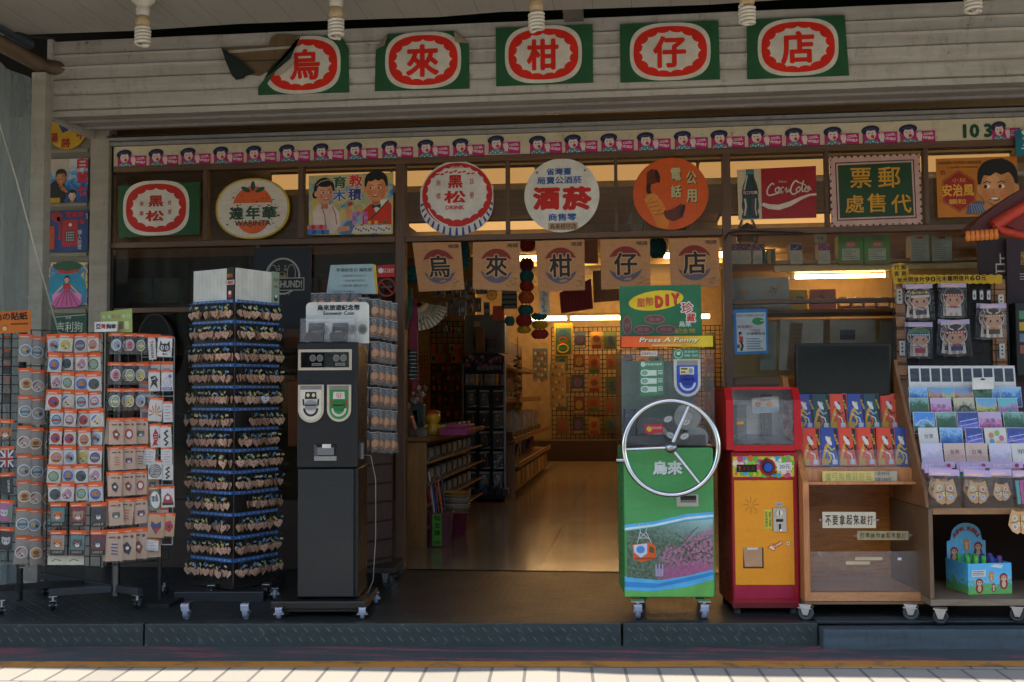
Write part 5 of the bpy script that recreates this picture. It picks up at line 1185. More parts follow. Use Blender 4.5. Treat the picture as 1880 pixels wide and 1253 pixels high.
# dim shelves behind the left windows
q = PL((0, .55, 0)); LS = thing('window_shelf', 'dark shelves behind the left shop windows', 'shelf', q.pt(450, 560)); dw = wood('#2a1c10', '#3f2b18', 1, .5, 0)
for y in (556, 640, 760): mb = MB(); mb.pbox(q, 215, y, 722, y+9, .12, -.25, dw); mb.build('shelf', LS)
mb = MB(); mb.pbox(q, 205, 470, 728, 1000, -.6, -.66, C('#55462f', .8)); mb.build('back_panel', LS)
for i, (x, w, y, h, c) in enumerate(((255, 44, 556, 44, '#3a5568'), (305, 46, 556, 44, '#42606e'), (360, 20, 556, 60, '#5a3a22'), (395, 26, 556, 50, '#4a4038'), (440, 24, 556, 58, '#3a2a24'), (560, 30, 556, 46, '#5a4a34'), (600, 26, 556, 52, '#6a2f22'), (650, 40, 556, 40, '#3f4a44'), (540, 36, 640, 50, '#7a2a20'), (600, 30, 640, 44, '#8a5a2a'), (690, 26, 640, 50, '#6a5a44'), (250, 30, 760, 60, '#5a3a2a'), (530, 24, 760, 70, '#7a4a24'), (700, 20, 760, 60, '#6a2a20'))):
    mb = MB(); L = q.at(x, y-h/2); mb.slab(L, [(x-w/2, y-h), (x+w/2, y-h), (x+w/2, y-1), (x-w/2, y-1)], C(hexmix(c, '#c9c0b0', .25), .45, 0, .4, 14), .0, .1); mb.rect(L, x-w*.35, y-h*.8, x+w*.35, y-h*.45, C(hexmix(c, '#b3a890', .45), .5), .002); mb.ell(L, x, y-h*.3, w*.2, h*.14, C(hexmix(c, '#c9803a', .4), .5), .002, 0, 12)
    solo(mb, 'boxed_toy', '%s box on the dark shelves behind the left windows, %s along' % (('dusky blue', 'slate', 'brown', 'taupe', 'dark brown', 'tan', 'rust red', 'grey green', 'red', 'amber', 'beige', 'russet', 'orange brown', 'brick red')[i], ordn(i)), 'box', 'boxes on the dark window shelves')
# ---------------------------------------------------------------- shared fittings for the racks on the deck
YW = .092
STEEL = metal('#a9acae', .3); GREYRUB = C('#6d7482', .5); BLKM = C('#16181a', .35, .2)
def caster(parent, p, r=.038, w=.022, yaw=0, wheel=GREYRUB, brake=True, hgt=None):
    """p = where the wheel meets the ground"""
    p = Vector(p); h = hgt or r*2.6; Mx = Matrix.Translation(p) @ Matrix.Rotation(yaw, 4, 'Z'); mb = MB()
    f = lambda *a: Mx @ Vector(a)
    for s_ in (-1, 1):
        vs = [f(s_*(w/2+.004), y, z) for y, z in ((-r*.3, r*.75), (r*.3, r*.75), (r*.75, r*2.0), (-r*.75, r*2.0))]; vo = [v+(Mx.to_3x3() @ Vector((s_*.003, 0, 0))) for v in vs]
        mb.add(vs+vo, [(0, 1, 2, 3), (7, 6, 5, 4), (0, 4, 5, 1), (1, 5, 6, 2), (2, 6, 7, 3), (3, 7, 4, 0)], STEEL)
    mb.box(-w/2-.008, w/2+.008, -r*.8, r*.8, r*2.0, r*2.12, STEEL, Mx); mb.cyl(f(0, 0, r*2.1), f(0, 0, h-.004), r*.35, STEEL, 12); mb.box(-r*.9, r*.9, -r*.9, r*.9, h-.004, h, STEEL, Mx)
    if brake: M2 = Mx @ Matrix.Translation((0, -r*.95, r*1.9)) @ Matrix.Rotation(rad(25), 4, 'X'); mb.box(-w*.8, w*.8, -r*.25, .004, -r*.8, r*.15, C('#9a9fb0', .4), M2, .003)
    mb.cyl(f(-w/2-.01, 0, r), f(w/2+.01, 0, r), .005, STEEL, 8)
    c = mb.build('caster', parent)
    mb = MB(); ax = Mx.to_3x3() @ Vector((1, 0, 0)); mb.lathe(f(0, 0, r), [(0, -w/2), (r*.5, -w/2), (r*.55, -w*.4), (r*.62, -w*.4), (r*.68, -w/2), (r*.92, -w/2), (r, -w*.3), (r, w*.3), (r*.92, w/2), (r*.68, w/2), (r*.62, w*.4), (r*.55, w*.4), (r*.5, w/2), (0, w/2)], wheel, 20, ax)
    o = mb.build('wheel', None); o.data.transform(mw(parent).inverted()); o.parent = c
    return c
OR = C('#c9501c', .4, 0, .2); KR = C('#bd9d84', .6); WH = C('#d6d1c9', .5)
FIL = film(.1, .02, 1.0)
def packet(w, h, paint, hd=.17, thick=.006, header=OR, back=None, bag=True, name='sticker_packet'):
    """a bag hung by its header card: origin at the hook"""
    t = thing(name, '', 'packet'); q = lpl(1.0)
    mb = MB(); mb.slab(q, [(-w/2, 0), (w/2, 0), (w/2, h*hd), (-w/2, h*hd)][::-1], header, .002, .004)
    mb.rect(q, -w*.42, h*hd*.55, w*.2, h*hd*.85, C('#c9a08a', .4), .0026); mb.build('header_card', t)
    mb = MB()
    if back: mb.slab(q, [(-w*.47, h*hd), (w*.47, h*hd), (w*.47, h*.98), (-w*.47, h*.98)][::-1], back, -.001, .002)
    paint(mb, q, w, h, h*hd); mb.build('content', t)
    if bag:
        mb = MB(); N = 4; vs = []
        for j in range(N+1):
            for i in range(N+1): vs.append(((-.5+i/N)*w*1.02, -.004-thick*math.sin(pi*i/N)*math.sin(pi*min(1, .15+j/N*.85))-R.uniform(0, .002), -(h*hd*.9+(h*1.02-h*hd*.9)*j/N)))
        mb.add(vs, [(j*(N+1)+i, (j+1)*(N+1)+i, (j+1)*(N+1)+i+1, j*(N+1)+i+1) for j in range(N) for i in range(N)], FIL, True); mb.build('bag', t)
    return t
def badge(c1, c2, k=0, ov=1.0):
    def f(mb, q, w, h, y):
        cy = y+(h-y)*.5; r = min(w*.43, (h-y)*.46)
        if ov > 1: rx, ry = r*.75, r*1.05*1.0
        else: rx = ry = r
        mb.ell(q, 0, cy, rx, ry, WH, .003, .003, 22); mb.ell(q, 0, cy, rx*.88, ry*.88, C(c1, .3), .0036, 0, 20)
        if k == 0: mb.ell(q, -rx*.2, cy-ry*.1, rx*.4, ry*.35, C(c2, .3), .0042, 0, 12); mb.ell(q, rx*.35, cy+ry*.2, rx*.25, ry*.3, C('#1f1f22', .3), .0042, 0, 10)
        elif k == 1: mb.ell(q, 0, cy-ry*.1, rx*.5, ry*.4, C(c2, .3), .0042, 0, 12); [mb.ell(q, s_*rx*.22, cy-ry*.1, rx*.09, ry*.1, C('#1a1a1c', .3), .0048, 0, 8) for s_ in (-1, 1)]; mb.rect(q, -rx*.5, cy+ry*.4, rx*.5, cy+ry*.58, C('#2a2a2e', .3), .0042)
        elif k == 2: mb.rect(q, -rx*.75, cy-ry*.1, rx*.75, cy+ry*.25, C(c2, .3), .0042); mb.ring(q, 0, cy, rx*.8, ry*.8, rx*.1, C('#2a2a30', .3), .0044, 18)
        else:
            mb.ell(q, 0, cy, rx*.86, ry*.86, C(c2, .3), .0042, 0, 20, 2, pi*.95, pi*1.55)
            for i in range(5): a = i*1.26; mb.ell(q, rx*.3*math.cos(a), cy+ry*.35+ry*.2*math.sin(a), rx*.16, ry*.14, C(('#c9c4bc', '#2a2a30')[i % 2], .3), .0048, 0, 8)
    return f
def animal(mb, q, cx, cy, s, fur, o=.003, ear='tri', line='#1c1a1a'):
    """a round printed animal head"""
    F = C(fur, .4); d = C(line, .4)
    for e in (-1, 1):
        if ear == 'tri': mb.poly(q, [(cx+e*s*.25, cy-s*.6), (cx+e*s*.8, cy-s*1.0), (cx+e*s*.95, cy-s*.15)], F, o)
        else: mb.ell(q, cx+e*s*.7, cy-s*.6, s*.36, s*.36, F, o, 0, 12)
    mb.ell(q, cx, cy, s, s*.85, F, o+.0005, 0, 20)
    mb.ell(q, cx, cy+s*.3, s*.45, s*.35, WH, o+.001, 0, 14); mb.ell(q, cx, cy+s*.16, s*.14, s*.1, d, o+.0016, 0, 8)
    for e in (-1, 1): mb.ell(q, cx+e*s*.45, cy-s*.08, s*.2, s*.22, d, o+.0014, 0, 10); mb.ell(q, cx+e*s*.4, cy-s*.15, s*.07, s*.08, WH, o+.002, 0, 6)
def dogcard(bgc, fur, txt=True, ear='tri'):
    def f(mb, q, w, h, y):
        y1 = h*.97; mb.rect(q, -w*.45, y+h*.02, w*.45, y1, C('#1c1a1a', .4), .003, .003); mb.rect(q, -w*.42, y+h*.035, w*.42, y1-h*.02, C(bgc, .4), .0036)
        animal(mb, q, 0, y+(y1-y)*.45, w*.32, fur, .0042, ear); mb.rect(q, -w*.42, y1-h*.2, w*.42, y1-h*.02, C('#1c1a1a', .4), .0046); mb.text(q, 'I ♥ TAIWAN' if False else 'LOVE IT', 0, y1-h*.11, h*.08, C('#c9b9a0', .4), .0052, w*.6, .02)
    return f
def kraft(art, c):
    def f(mb, q, w, h, y):
        L_ = C(c, .4); cy = y+(h-y)*.55; mb.ell(q, w*.24, y+(h-y)*.14, w*.1, w*.1, C('#6a5040', .5), .002, 0, 8); mb.rect(q, -w*.3, y+(h-y)*.1, w*.05, y+(h-y)*.16, C('#6a5040', .5), .002)
        if art == 0: mb.ell(q, 0, cy, w*.27, h*.2, L_, .002, 0, 14); mb.ell(q, 0, cy, w*.17, h*.12, WH, .0026, 0, 12)
        elif art == 1: animal(mb, q, 0, cy, w*.26, c, .002)
        elif art == 2:
            for i in range(4): mb.line(q, [(-w*.2+R.random()*w*.1, cy-h*.16+i*h*.1), (w*.2, cy-h*.14+i*h*.1+R.uniform(-.01, .01)*h)], w*.07, L_, .002)
        else: mb.poly(q, [(0, cy-h*.2), (w*.25, cy), (w*.1, cy+h*.22), (-w*.18, cy+h*.12), (-w*.25, cy-h*.1)], L_, .002); mb.ell(q, 0, cy, w*.1, w*.1, WH, .0026, 0, 8)
        if art == 3 and c == '#a8281e': mb.text(q, 'I ♥', 0, y+(h-y)*.4, h*.1, C('#a8281e', .5), .0032, w*.5); mb.text(q, 'TW', 0, y+(h-y)*.75, h*.12, C('#22222a', .5), .0032, w*.5, .03)
    return f
def put(o, p, yaw=0, lean=0, sc=1): o.location = p; o.rotation_euler = (lean, R.uniform(-.09, .09), yaw); o.scale = (sc, sc, sc); return o

# ---------------------------------------------------------------- far left spinner with sticker sheets
S1 = front(20, 1128, 0); S1 = PL(S1.o+Vector((0, .12, 0)), 0)
t = thing('spinner_rack', 'black wire spinner rack of sticker packets cut by the left edge of the picture', 'rack', S1.o)
mb = gridmesh(S1, S1.uv(-60, 800)[0], S1.uv(34, 800)[0], S1.uv(0, 1030)[1], S1.uv(0, 606)[1], .045, .0025, blk); mb.build('wire_grid', t)
S1b = PL(S1.w(S1.uv(34, 800)[0], 0), rad(52)); gridmesh(S1b, 0, .22, S1.uv(0, 1040)[1], S1.uv(0, 606)[1], .045, .0025, blk).build('wire_grid', t)
mb = MB(); mb.cyl(S1.w(-.1, .02, -.12), S1.w(-.1, 1.4, -.12), .016, BLKM, 12)
for a in (.5, 2.1, 3.6, 5.2): c, s_ = math.cos(a), math.sin(a); M = Matrix.Translation(S1.w(-.1, .09, -.12)) @ Matrix.Rotation(a, 4, 'Z'); mb.box(0, .3, -.015, .015, -.015, .015, BLKM, M)
mb.build('base', t)
for p in ((3, 1128), (83, 1092)): g = ground(*p); caster(t, g, .018, .016, .4, BLKM, False, .07)
mb = MB(); L = S1.at(28, 591, rad(1)); mb.slab(L, [(-40, 574), (60, 572), (60, 610), (-40, 612)], C('#b8601c', .4), .02, .003); mb.text(L, '色の貼紙', 24, 582, 14, C('#1c1612', .5), .021, 62, .03)
mb.ell(L, 13, 602, 7, 6, C('#8a5a2a', .5), .021, 0, 14); mb.ell(L, 13, 603, 4.5, 4, C('#c99a6a', .5), .0216, 0, 12); mb.rect(L, 24, 594, 56, 597, C('#6a3410', .5), .021)
solo(mb, 'sticker_sign', 'orange card sign reading 色の貼紙 on top of the far left spinner', 'sign')
fl = lambda mb, q, w, h, y: [mb.rect(q, -w*.45, y+.01*h, w*.45, h*.95, C('#22305a', .4), .003, .002)]+[mb.line(q, [(-w*.45, y+.02*h), (w*.45, h*.94)], w*.12, WH, .0036), mb.line(q, [(w*.45, y+.02*h), (-w*.45, h*.94)], w*.12, WH, .0037), mb.line(q, [(-w*.45, (y+h)*.49), (w*.45, (y+h)*.49)], w*.3, WH, .0042), mb.line(q, [(0, y), (0, h*.95)], w*.3, WH, .0043), mb.line(q, [(-w*.45, (y+h)*.49), (w*.45, (y+h)*.49)], w*.18, C('#a8242c', .4), .0048), mb.line(q, [(0, y), (0, h*.95)], w*.18, C('#a8242c', .4), .0049)]
pa = [(lambda mb, q, w, h, y: animal(mb, q, 0, (y+h)/2, w*.42, '#b8672a'), 'fox head'), (fl, 'Union flag'), (lambda mb, q, w, h, y: (mb.rect(q, -w*.42, y, w*.42, h*.95, C('#22242a', .4), .003, .002), mb.text(q, '台灣製造', w*.1, (y+h)/2, h*.13, WH, .0036, w*.16, .01, vert=True)), 'black lettered'), (lambda mb, q, w, h, y: (mb.rect(q, -w*.45, y, w*.45, h*.95, C('#a86a8a', .4), .003, .002), animal(mb, q, -w*.1, (y+h)/2, w*.26, '#c9b8c0', .0036, 'r'), mb.rect(q, w*.15, y+.1*h, w*.42, h*.8, C('#6a8a6a', .4), .0036)), 'pink and green'), (lambda mb, q, w, h, y: (mb.rect(q, -w*.45, y, w*.45, h*.95, C('#2a2a2e', .4), .003, .002), animal(mb, q, 0, (y+h)/2, w*.3, '#b8b4ac', .0036, 'r')), 'white panda on black')]
for (fn, nm), y, h in zip(pa, (770, 820, 868, 918, 968), (46, 42, 44, 44, 46)):
    k = .0026; o = packet(.075, h*k, fn); o.name = 'sticker_packet'; put(o, S1.pt(13, y, .035)); tag(o, nm+' sticker packet at the front of the far left spinner', 'packet', 'sticker packets on the far left spinner')
pr = [packet(.055, .115, badge(c1, c2, k), .14, .008, OR, C('#857d72', .5)) for k, (c1, c2) in enumerate((('#6a7a8a', '#b3904a'), ('#b38a4a', '#7a3a2a'), ('#8a9a9a', '#3a5a6a'), ('#a89080', '#5a3a2a')))]
used = set()
for r, y in enumerate((614, 676, 726, 782, 834, 882, 932, 984)):
    for c_, u in enumerate((.02, .075, .15)):
        k = (r+c_*2) % 4; o = pr[k] if k not in used else dup(pr[k]); used.add(k)
        z = S1.uv(34, y)[1]; sc_ = 1
        if c_ == 0: o3 = dup(pr[(k+1) % 4]) if (k+1) % 4 in used else None
        if c_ == 0 and o3: put(o3, S1b.w(.05, z-.03, .012), S1b.yaw-.3, 0, 1.2); tag(o3, 'sticker packet tucked behind the others on the far left spinner side, %s row' % ordn(r), 'packet', 'sticker packets tucked behind on the far left spinner')
        put(o, S1b.w(u, z-.01*c_, .025+.012*(c_ % 2)), S1b.yaw-.3, 0, 1.25); tag(o, ('sticker packet at the front edge', 'sticker packet in the middle', 'sticker packet at the back edge')[c_]+' of the far left spinner side, %s row' % ordn(r), 'packet', 'sticker packets on the far left spinner')
S1c = PL(S1.o+Vector((0, .03, 0)), 0)
for i in range(10):
    x = -8+(i % 2)*22; y = 626+(i//2)*26; mb = MB(); L = S1c.at(x, y); mb.rect(L, x-6, y-8, x+6, y+9, C(('#55504a', '#7a746c', '#3f4446')[i % 3], .4), .012, .006); mb.rect(L, x-6, y-8, x+6, y-5, OR, .0126)
    solo(mb, 'small_card', 'small card hooked on the upper left part of the far left spinner', 'card', 'small cards on the far left spinner')

# ---------------------------------------------------------------- second spinner: badges, kraft cards
SP = front(140, 1128, 0); SP = PL(SP.o+Vector((0, .10, 0)), rad(3)); KP = SP.mpp(140, 900)
T2 = thing('spinner_rack', 'black wire spinner rack of orange topped badge packets on a cross base with casters', 'rack', SP.o)
zt2 = SP.uv(140, 612)[1]; zb2 = SP.uv(140, 1040)[1]
ua, ub_ = SP.uv(88, 800)[0], SP.uv(188, 800)[0]
gridmesh(SP, ua, ub_, zb2, zt2, .05, .0025, blk).build('wire_grid', T2)
S2 = PL(SP.w(ub_+.01, 0, -.01), rad(48)); gridmesh(S2, 0, .34, zb2, zt2, .05, .0025, blk).build('wire_grid', T2)
pc = ground(212, 1112); mb = MB(); mb.cyl((pc.x, pc.y, .05), (pc.x, pc.y, zt2+.05), .02, metal('#5a5c5e', .35), 14); mb.build('pole', T2)
for px, py in ((97, 1120), (252, 1118), (83, 1088), (302, 1092)):
    g = ground(px, py); d = g-pc; a = math.atan2(d.y, d.x); l = d.length; M = Matrix.Translation((pc.x, pc.y, .085)) @ Matrix.Rotation(a, 4, 'Z'); mb = MB(); mb.box(.02, l+.02, -.016, .016, -.016, .02, weathered('#2a2c2e', '#1a1b1c', '#6a5a48', 4, .5), M, .003); mb.build('base_arm', T2); caster(T2, g, .022, .018, a, BLKM, False, .07)
CL = ('#7a9aa8', '#a87a8a', '#8a9a6a', '#b3a04a', '#a8352c', '#4a6aa8', '#6a4a7a', '#c9b8a0', '#3a4a4a', '#b8742c')
bd = {}
rowy = (612, 647, 682, 716, 751, 785, 818, 852, 885)
for r, y in enumerate(rowy):
    for c_ in range(4):
        if r == 2 and c_ == 3: k = 11
        k = (r*5+c_*3+(r//2)) % 12
        if r == 5 and c_ < 2: k = 4
        o = dup(bd[k]) if k in bd else packet(.07, .092, badge(CL[k % 10], CL[(k*3+4) % 10], k % 4), .24, .008, OR, C('#b9b4ac', .5)); bd.setdefault(k, o)
        x = 101+c_*24+(4 if r in (4, 5, 6) else 0)+R.uniform(-1.5, 1.5)-(3 if r == 0 else 0); put(o, SP.pt(x, y+R.uniform(-1, 1.5), .03+.014*((c_+r) % 2)), SP.yaw+R.uniform(-.2, .2), R.uniform(-.08, .08), R.uniform(.94, 1.1))
        if (r+c_) % 2:
            o2 = dup(bd[k]); put(o2, SP.pt(x+R.uniform(-9, 9), y+R.uniform(1, 5), .018), SP.yaw+R.uniform(-.2, .2), 0, R.uniform(.95, 1.08)); tag(o2, 'badge packet half hidden behind the front packets in the %s row of the second spinner' % ordn(r), 'packet', 'badge packets behind the front ones')
        tag(o, 'round badge packet with an orange header, %s in the %s row of the second spinner' % (ordn(c_), ordn(r)), 'packet', 'badge packets on the second spinner')
db = [('#3a7a80', '#b8672a', 'orange fox', 'tri'), ('#7a2a34', '#9a7a5a', 'tan pug', 'r'), ('#3a3a3e', '#2a2a2c', 'black dog', 'r'), ('#8d8a84', '#b8722c', 'orange corgi', 'tri'), ('#4a7a80', '#5a3f2c', 'brown dog', 'tri'), ('#6a2a34', '#3a3436', 'dark dog', 'tri')]
for i, (bgc, fur, nm, ear) in enumerate(db):
    r, c_ = divmod(i, 3); o = packet(.083, .125, dogcard(bgc, fur, True, ear), .16, .006); put(o, SP.pt(107+c_*37, (923, 974)[r], .035+.008*(c_ % 2)), SP.yaw, -.03); tag(o, '%s patch in a dark square, %s bottom row of the second spinner' % (nm, ('upper', 'lower')[r]), 'packet', 'dog patches on the second spinner')
for i, x in enumerate((108, 140)):
    mb = MB(); L = SP.at(x, 1028); mb.slab(L, [(x-17, 1020), (x+17, 1020), (x+17, 1036), (x-17, 1036)], C('#b3ac98', .5), .02, .002); mb.line(L, [(x-10, 1030), (x-2, 1026), (x+8, 1029)], 2, C('#5a7a3a', .5), .021); solo(mb, 'sticker_card', 'pale card with a green sprig hanging lowest on the second spinner', 'card', 'pale cards lowest on the second spinner')
# receding side
ova = {}
for r, (y, h) in enumerate(((612, .105), (666, .11), (714, .11), (768, .135), (820, .12), (866, .125), (916, .135), (972, .16))):
    for c_ in range(4):
        for dpt in range(2):
            if r < 3: k = ('o', (r+c_) % 4); mk_ = lambda: packet(.066, .11, badge(CL[(r*2+c_) % 10], CL[(c_*3+1) % 10], (r+c_) % 4, 1.4), .15, .012)
            else: k = ('k', (r*3+c_) % 7); mk_ = lambda: packet(.07, .13, kraft((r+c_) % 4, ('#3a4a7a', '#2a2a2e', '#7a3a2a', '#a8281e', '#4a5a4a', '#b3622c', '#6a3a5a')[(r*3+c_) % 7]), .13, .004, OR, KR)
            o = dup(ova[k]) if k in ova else mk_(); ova.setdefault(k, o)
            z = SP.uv(200, y)[1]
            put(o, S2.w(.03+c_*.064, z, .03+.03*(1-dpt)+R.uniform(0, .008)), S2.yaw-.42+R.uniform(-.06, .06), 0, h/(.11 if r < 3 else .13)); tag(o, ('clear oval badge packet' if r < 3 else 'kraft card packet')+', %s %s in the %s row of the spinner side' % (ordn(c_), ('front one', 'behind')[dpt], ordn(r)), 'packet', 'packets on the receding side of the second spinner')
mb = MB(); L = SP.at(210, 588); mb.slab(L, [(181, 573), (239, 567), (240, 610), (182, 610)], C('#8a9a52', .5, 0, .2), -.02, .003)
for i, (ch, x) in enumerate(zip('台灣紀念發行', range(188, 238, 9))): mb.text(L, ch, x, 581, 7, C(('#c9c4b0', '#a85a6a')[i in (2, 3)], .5), -.0185)
for i in range(5): mb.rect(L, 186+i*10, 590, 194+i*10, 604, C(('#b3a878', '#5a5a40', '#c9c09a', '#6a5a48', '#b3b080')[i], .5), -.0185)
solo(mb, 'rack_sign', 'small green card sign on top of the second spinner', 'sign')
mb = MB(); L = SP.at(197, 601); mb.slab(L, [(176, 592), (217, 591), (217, 609), (176, 610)], C('#c9c4ba', .5), .015, .003)
for ch, x, c in zip('亞灣胸章', (183, 192, 202, 211), ('#22242a', '#a82a4a', '#22242a', '#22242a')): mb.text(L, ch, x, 600, 9, C(c, .5), .0165, 9, .025)
solo(mb, 'rack_sign', 'small white card sign reading 亞灣胸章 on the second spinner', 'sign')

# ---------------------------------------------------------------- patches on the white grid
S3 = PL(SP.o+Vector((0, .12, 0)), rad(4)); wg = C('#b3b0aa', .4)
ux, uy = S3.uv(262, 800)[0], S3.uv(322, 800)[0]
t = thing('grid_panel', 'white wire grid panel of embroidered patches beside the second spinner', 'grid', S3.w(ux, 0)); gridmesh(S3, ux-.01, uy-.01, S3.uv(290, 1000)[1], S3.uv(290, 620)[1], .05, .0022, C('#8d8a84', .4)).build('wire_grid', t)
mb = MB(); mb.cyl(S3.w((ux+uy)/2, .01, -.03), S3.w((ux+uy)/2, 1.3, -.03), .012, BLKM, 8); mb.box(S3.w(ux, 0)[0], S3.w(uy, 0)[0], S3.o.y-.03, S3.o.y+.15, .0, .02, BLKM); mb.build('stand', t)
ink = C('#17171a', .5)
def cat(mb, q, w, h, y):
    mb.rect(q, -w*.48, y, w*.48, h*.97, WH, .003, .002); cx, cy = 0, y+(h-y)*.5
    for e in (-1, 1): mb.poly(q, [(e*w*.1, cy-h*.12), (e*w*.3, cy-h*.34), (e*w*.36, cy)], ink, .0036); mb.ell(q, e*w*.15, cy, w*.11, h*.12, WH, .0046, 0, 12); mb.ell(q, e*w*.15, cy, w*.04, h*.1, ink, .0052, 0, 10); [mb.line(q, [(e*w*.3, cy+h*(.06+.05*i)), (e*w*.45, cy+h*(.02+.08*i))], w*.02, ink, .0036) for i in range(3)]
    mb.ell(q, 0, cy, w*.36, h*.2, ink, .004, 0, 18); mb.ring(q, w*.1, h*.85, w*.1, h*.05, w*.04, ink, .004, 12, -pi/2, pi); mb.ell(q, -w*.05, h*.85, w*.07, h*.05, ink, .004, 0, 8)
def patch(kind):
    def f(mb, q, w, h, y):
        cx, cy = 0, (y+h)/2
        if kind != 'round': mb.rect(q, -w*.48, y, w*.48, h*.97, C('#c9c4bc' if kind not in ('heart', 'flower') else '#b3926e', .5), .003, .002)
        if kind == 'wolf': mb.poly(q, [(-w*.3, cy-h*.25), (w*.1, cy-h*.3), (w*.35, cy-h*.1), (w*.2, cy), (w*.3, cy+h*.3), (-w*.05, cy+h*.1), (-w*.35, cy+h*.3), (-w*.2, cy)], ink, .0036); mb.line(q, [(-w*.2, cy-h*.12), (w*.15, cy-h*.15)], w*.05, WH, .0042); mb.ell(q, w*.05, cy-h*.2, w*.05, h*.03, WH, .0042, 0, 8)
        elif kind == 'cloud': b = C('#3a62a0', .5); mb.ring(q, 0, cy, w*.32, h*.2, w*.03, b, .0036, 20); mb.ell(q, w*.25, cy-h*.27, w*.14, h*.09, b, .0036, 0, 12); mb.rect(q, -w*.4, h*.8, w*.42, h*.94, b, .0036); mb.text(q, '台灣郵', 0, h*.87, h*.09, WH, .0042, w*.6)
        elif kind == 'leaf':
            for i in range(7): a = -pi/2+(i-3)*.62; mb.poly(q, [(0, cy+h*.1), (w*.4*math.cos(a-.13), cy+h*.1+h*.3*math.sin(a-.13)), (w*.47*math.cos(a), cy+h*.1+h*.42*math.sin(a)), (w*.4*math.cos(a+.13), cy+h*.1+h*.3*math.sin(a+.13))], C('#b8761c', .5), .0036+.0001*i)
        elif kind == 'fish': r = C('#a3242a', .5); mb.poly(q, [(0, cy-h*.34), (w*.22, cy-h*.15), (w*.2, cy+h*.1), (w*.05, cy+h*.22), (w*.15, cy+h*.36), (-w*.12, cy+h*.32), (-w*.35, cy+h*.36), (-w*.18, cy+h*.15), (-w*.25, cy-h*.1)], r, .0036); [mb.line(q, [(-w*.15, cy-h*.1+i*h*.1), (w*.15, cy-h*.12+i*h*.1)], w*.03, WH, .0042) for i in range(3)]; mb.poly(q, [(w*.2, cy), (w*.45, cy-h*.2), (w*.4, cy+h*.1)], r, .0036)
        elif kind == 'dragon': mb.line(q, [(w*.2, cy-h*.3), (-w*.1, cy-h*.2), (w*.15, cy-h*.05), (-w*.15, cy+h*.08), (w*.15, cy+h*.2), (-w*.1, cy+h*.33)], w*.2, ink, .0036); [mb.ell(q, w*(.1-.2*(i % 2)), cy-h*.25+i*h*.11, w*.04, h*.02, C('#8a7a4a', .5), .0042, 0, 6) for i in range(6)]
        elif kind == 'owl': mb.ell(q, 0, cy, w*.46, h*.36, WH, .003, .002, 24); mb.ring(q, 0, cy, w*.44, h*.34, w*.04, ink, .0036, 24); [(mb.ell(q, e*w*.2, cy-h*.06, w*.15, h*.12, ink, .0036, 0, 14), mb.ell(q, e*w*.2, cy-h*.06, w*.11, h*.09, WH, .0042, 0, 14), mb.ell(q, e*w*.2, cy-h*.06, w*.06, h*.05, ink, .0048, 0, 10)) for e in (-1, 1)]; [mb.ell(q, -w*.2+w*.1*i, cy+h*.17, w*.03, h*.03, ink, .0036, 0, 6) for i in range(5)]; mb.poly(q, [(-w*.05, cy+.0), (w*.05, cy), (0, cy+h*.07)], C('#8a6a2a', .5), .0044)
        elif kind == 'round': mb.ell(q, 0, cy, w*.4, h*.42, C('#4a7a4a', .5), .003, .002, 20); mb.ell(q, 0, cy, w*.34, h*.36, WH, .0036, 0, 20); mb.text(q, '環島', -w*.02, cy-h*.05, h*.26, ink, .0042, w*.5, .02); mb.ell(q, w*.12, cy-h*.2, w*.06, h*.05, C('#a3242a', .5), .0048, 0, 8)
        elif kind == 'red': mb.poly(q, [(-w*.4, cy+h*.2), (-w*.25, cy-h*.1), (0, cy-h*.25), (w*.25, cy-h*.1), (w*.42, cy+h*.2)], C('#a3243a', .5), .0036); mb.rect(q, -w*.42, cy+h*.2, w*.42, cy+h*.32, ink, .0036); mb.ell(q, 0, cy-h*.02, w*.15, h*.1, WH, .0042, 0, 12)
        elif kind == 'heart': mb.poly(q, [(0, cy+h*.3), (-w*.32, cy-h*.05), (-w*.28, cy-h*.25), (0, cy-h*.12), (w*.28, cy-h*.25), (w*.3, cy-h*.02)], C('#3a3f6a', .5), .0036); mb.poly(q, [(0, cy+h*.3), (-w*.1, cy+h*.05), (w*.3, cy)], C('#a3323a', .5), .0042)
        elif kind == 'flower': [mb.ell(q, w*.2*math.cos(a), cy+h*.13*math.sin(a), w*.17, h*.12, C('#a3243a', .5), .0036+.0001*i, 0, 12) for i, a in enumerate((0, 1.26, 2.5, 3.77, 5.03))]; mb.ell(q, 0, cy, w*.1, h*.07, C('#2a2a4a', .5), .0048, 0, 10)
        elif kind == 'black': mb.text(q, 'TAIWAN', 0, cy, h*.12, ink, .0036, h*.7, .03, pi/2)
        elif kind == 'white': [mb.rect(q, -w*.35, y+h*.12+i*h*.14, w*.3-(i % 2)*w*.2, y+h*.16+i*h*.14, C('#a86a6a' if i == 2 else '#8a8a8c', .5), .0036) for i in range(5)]
    return f
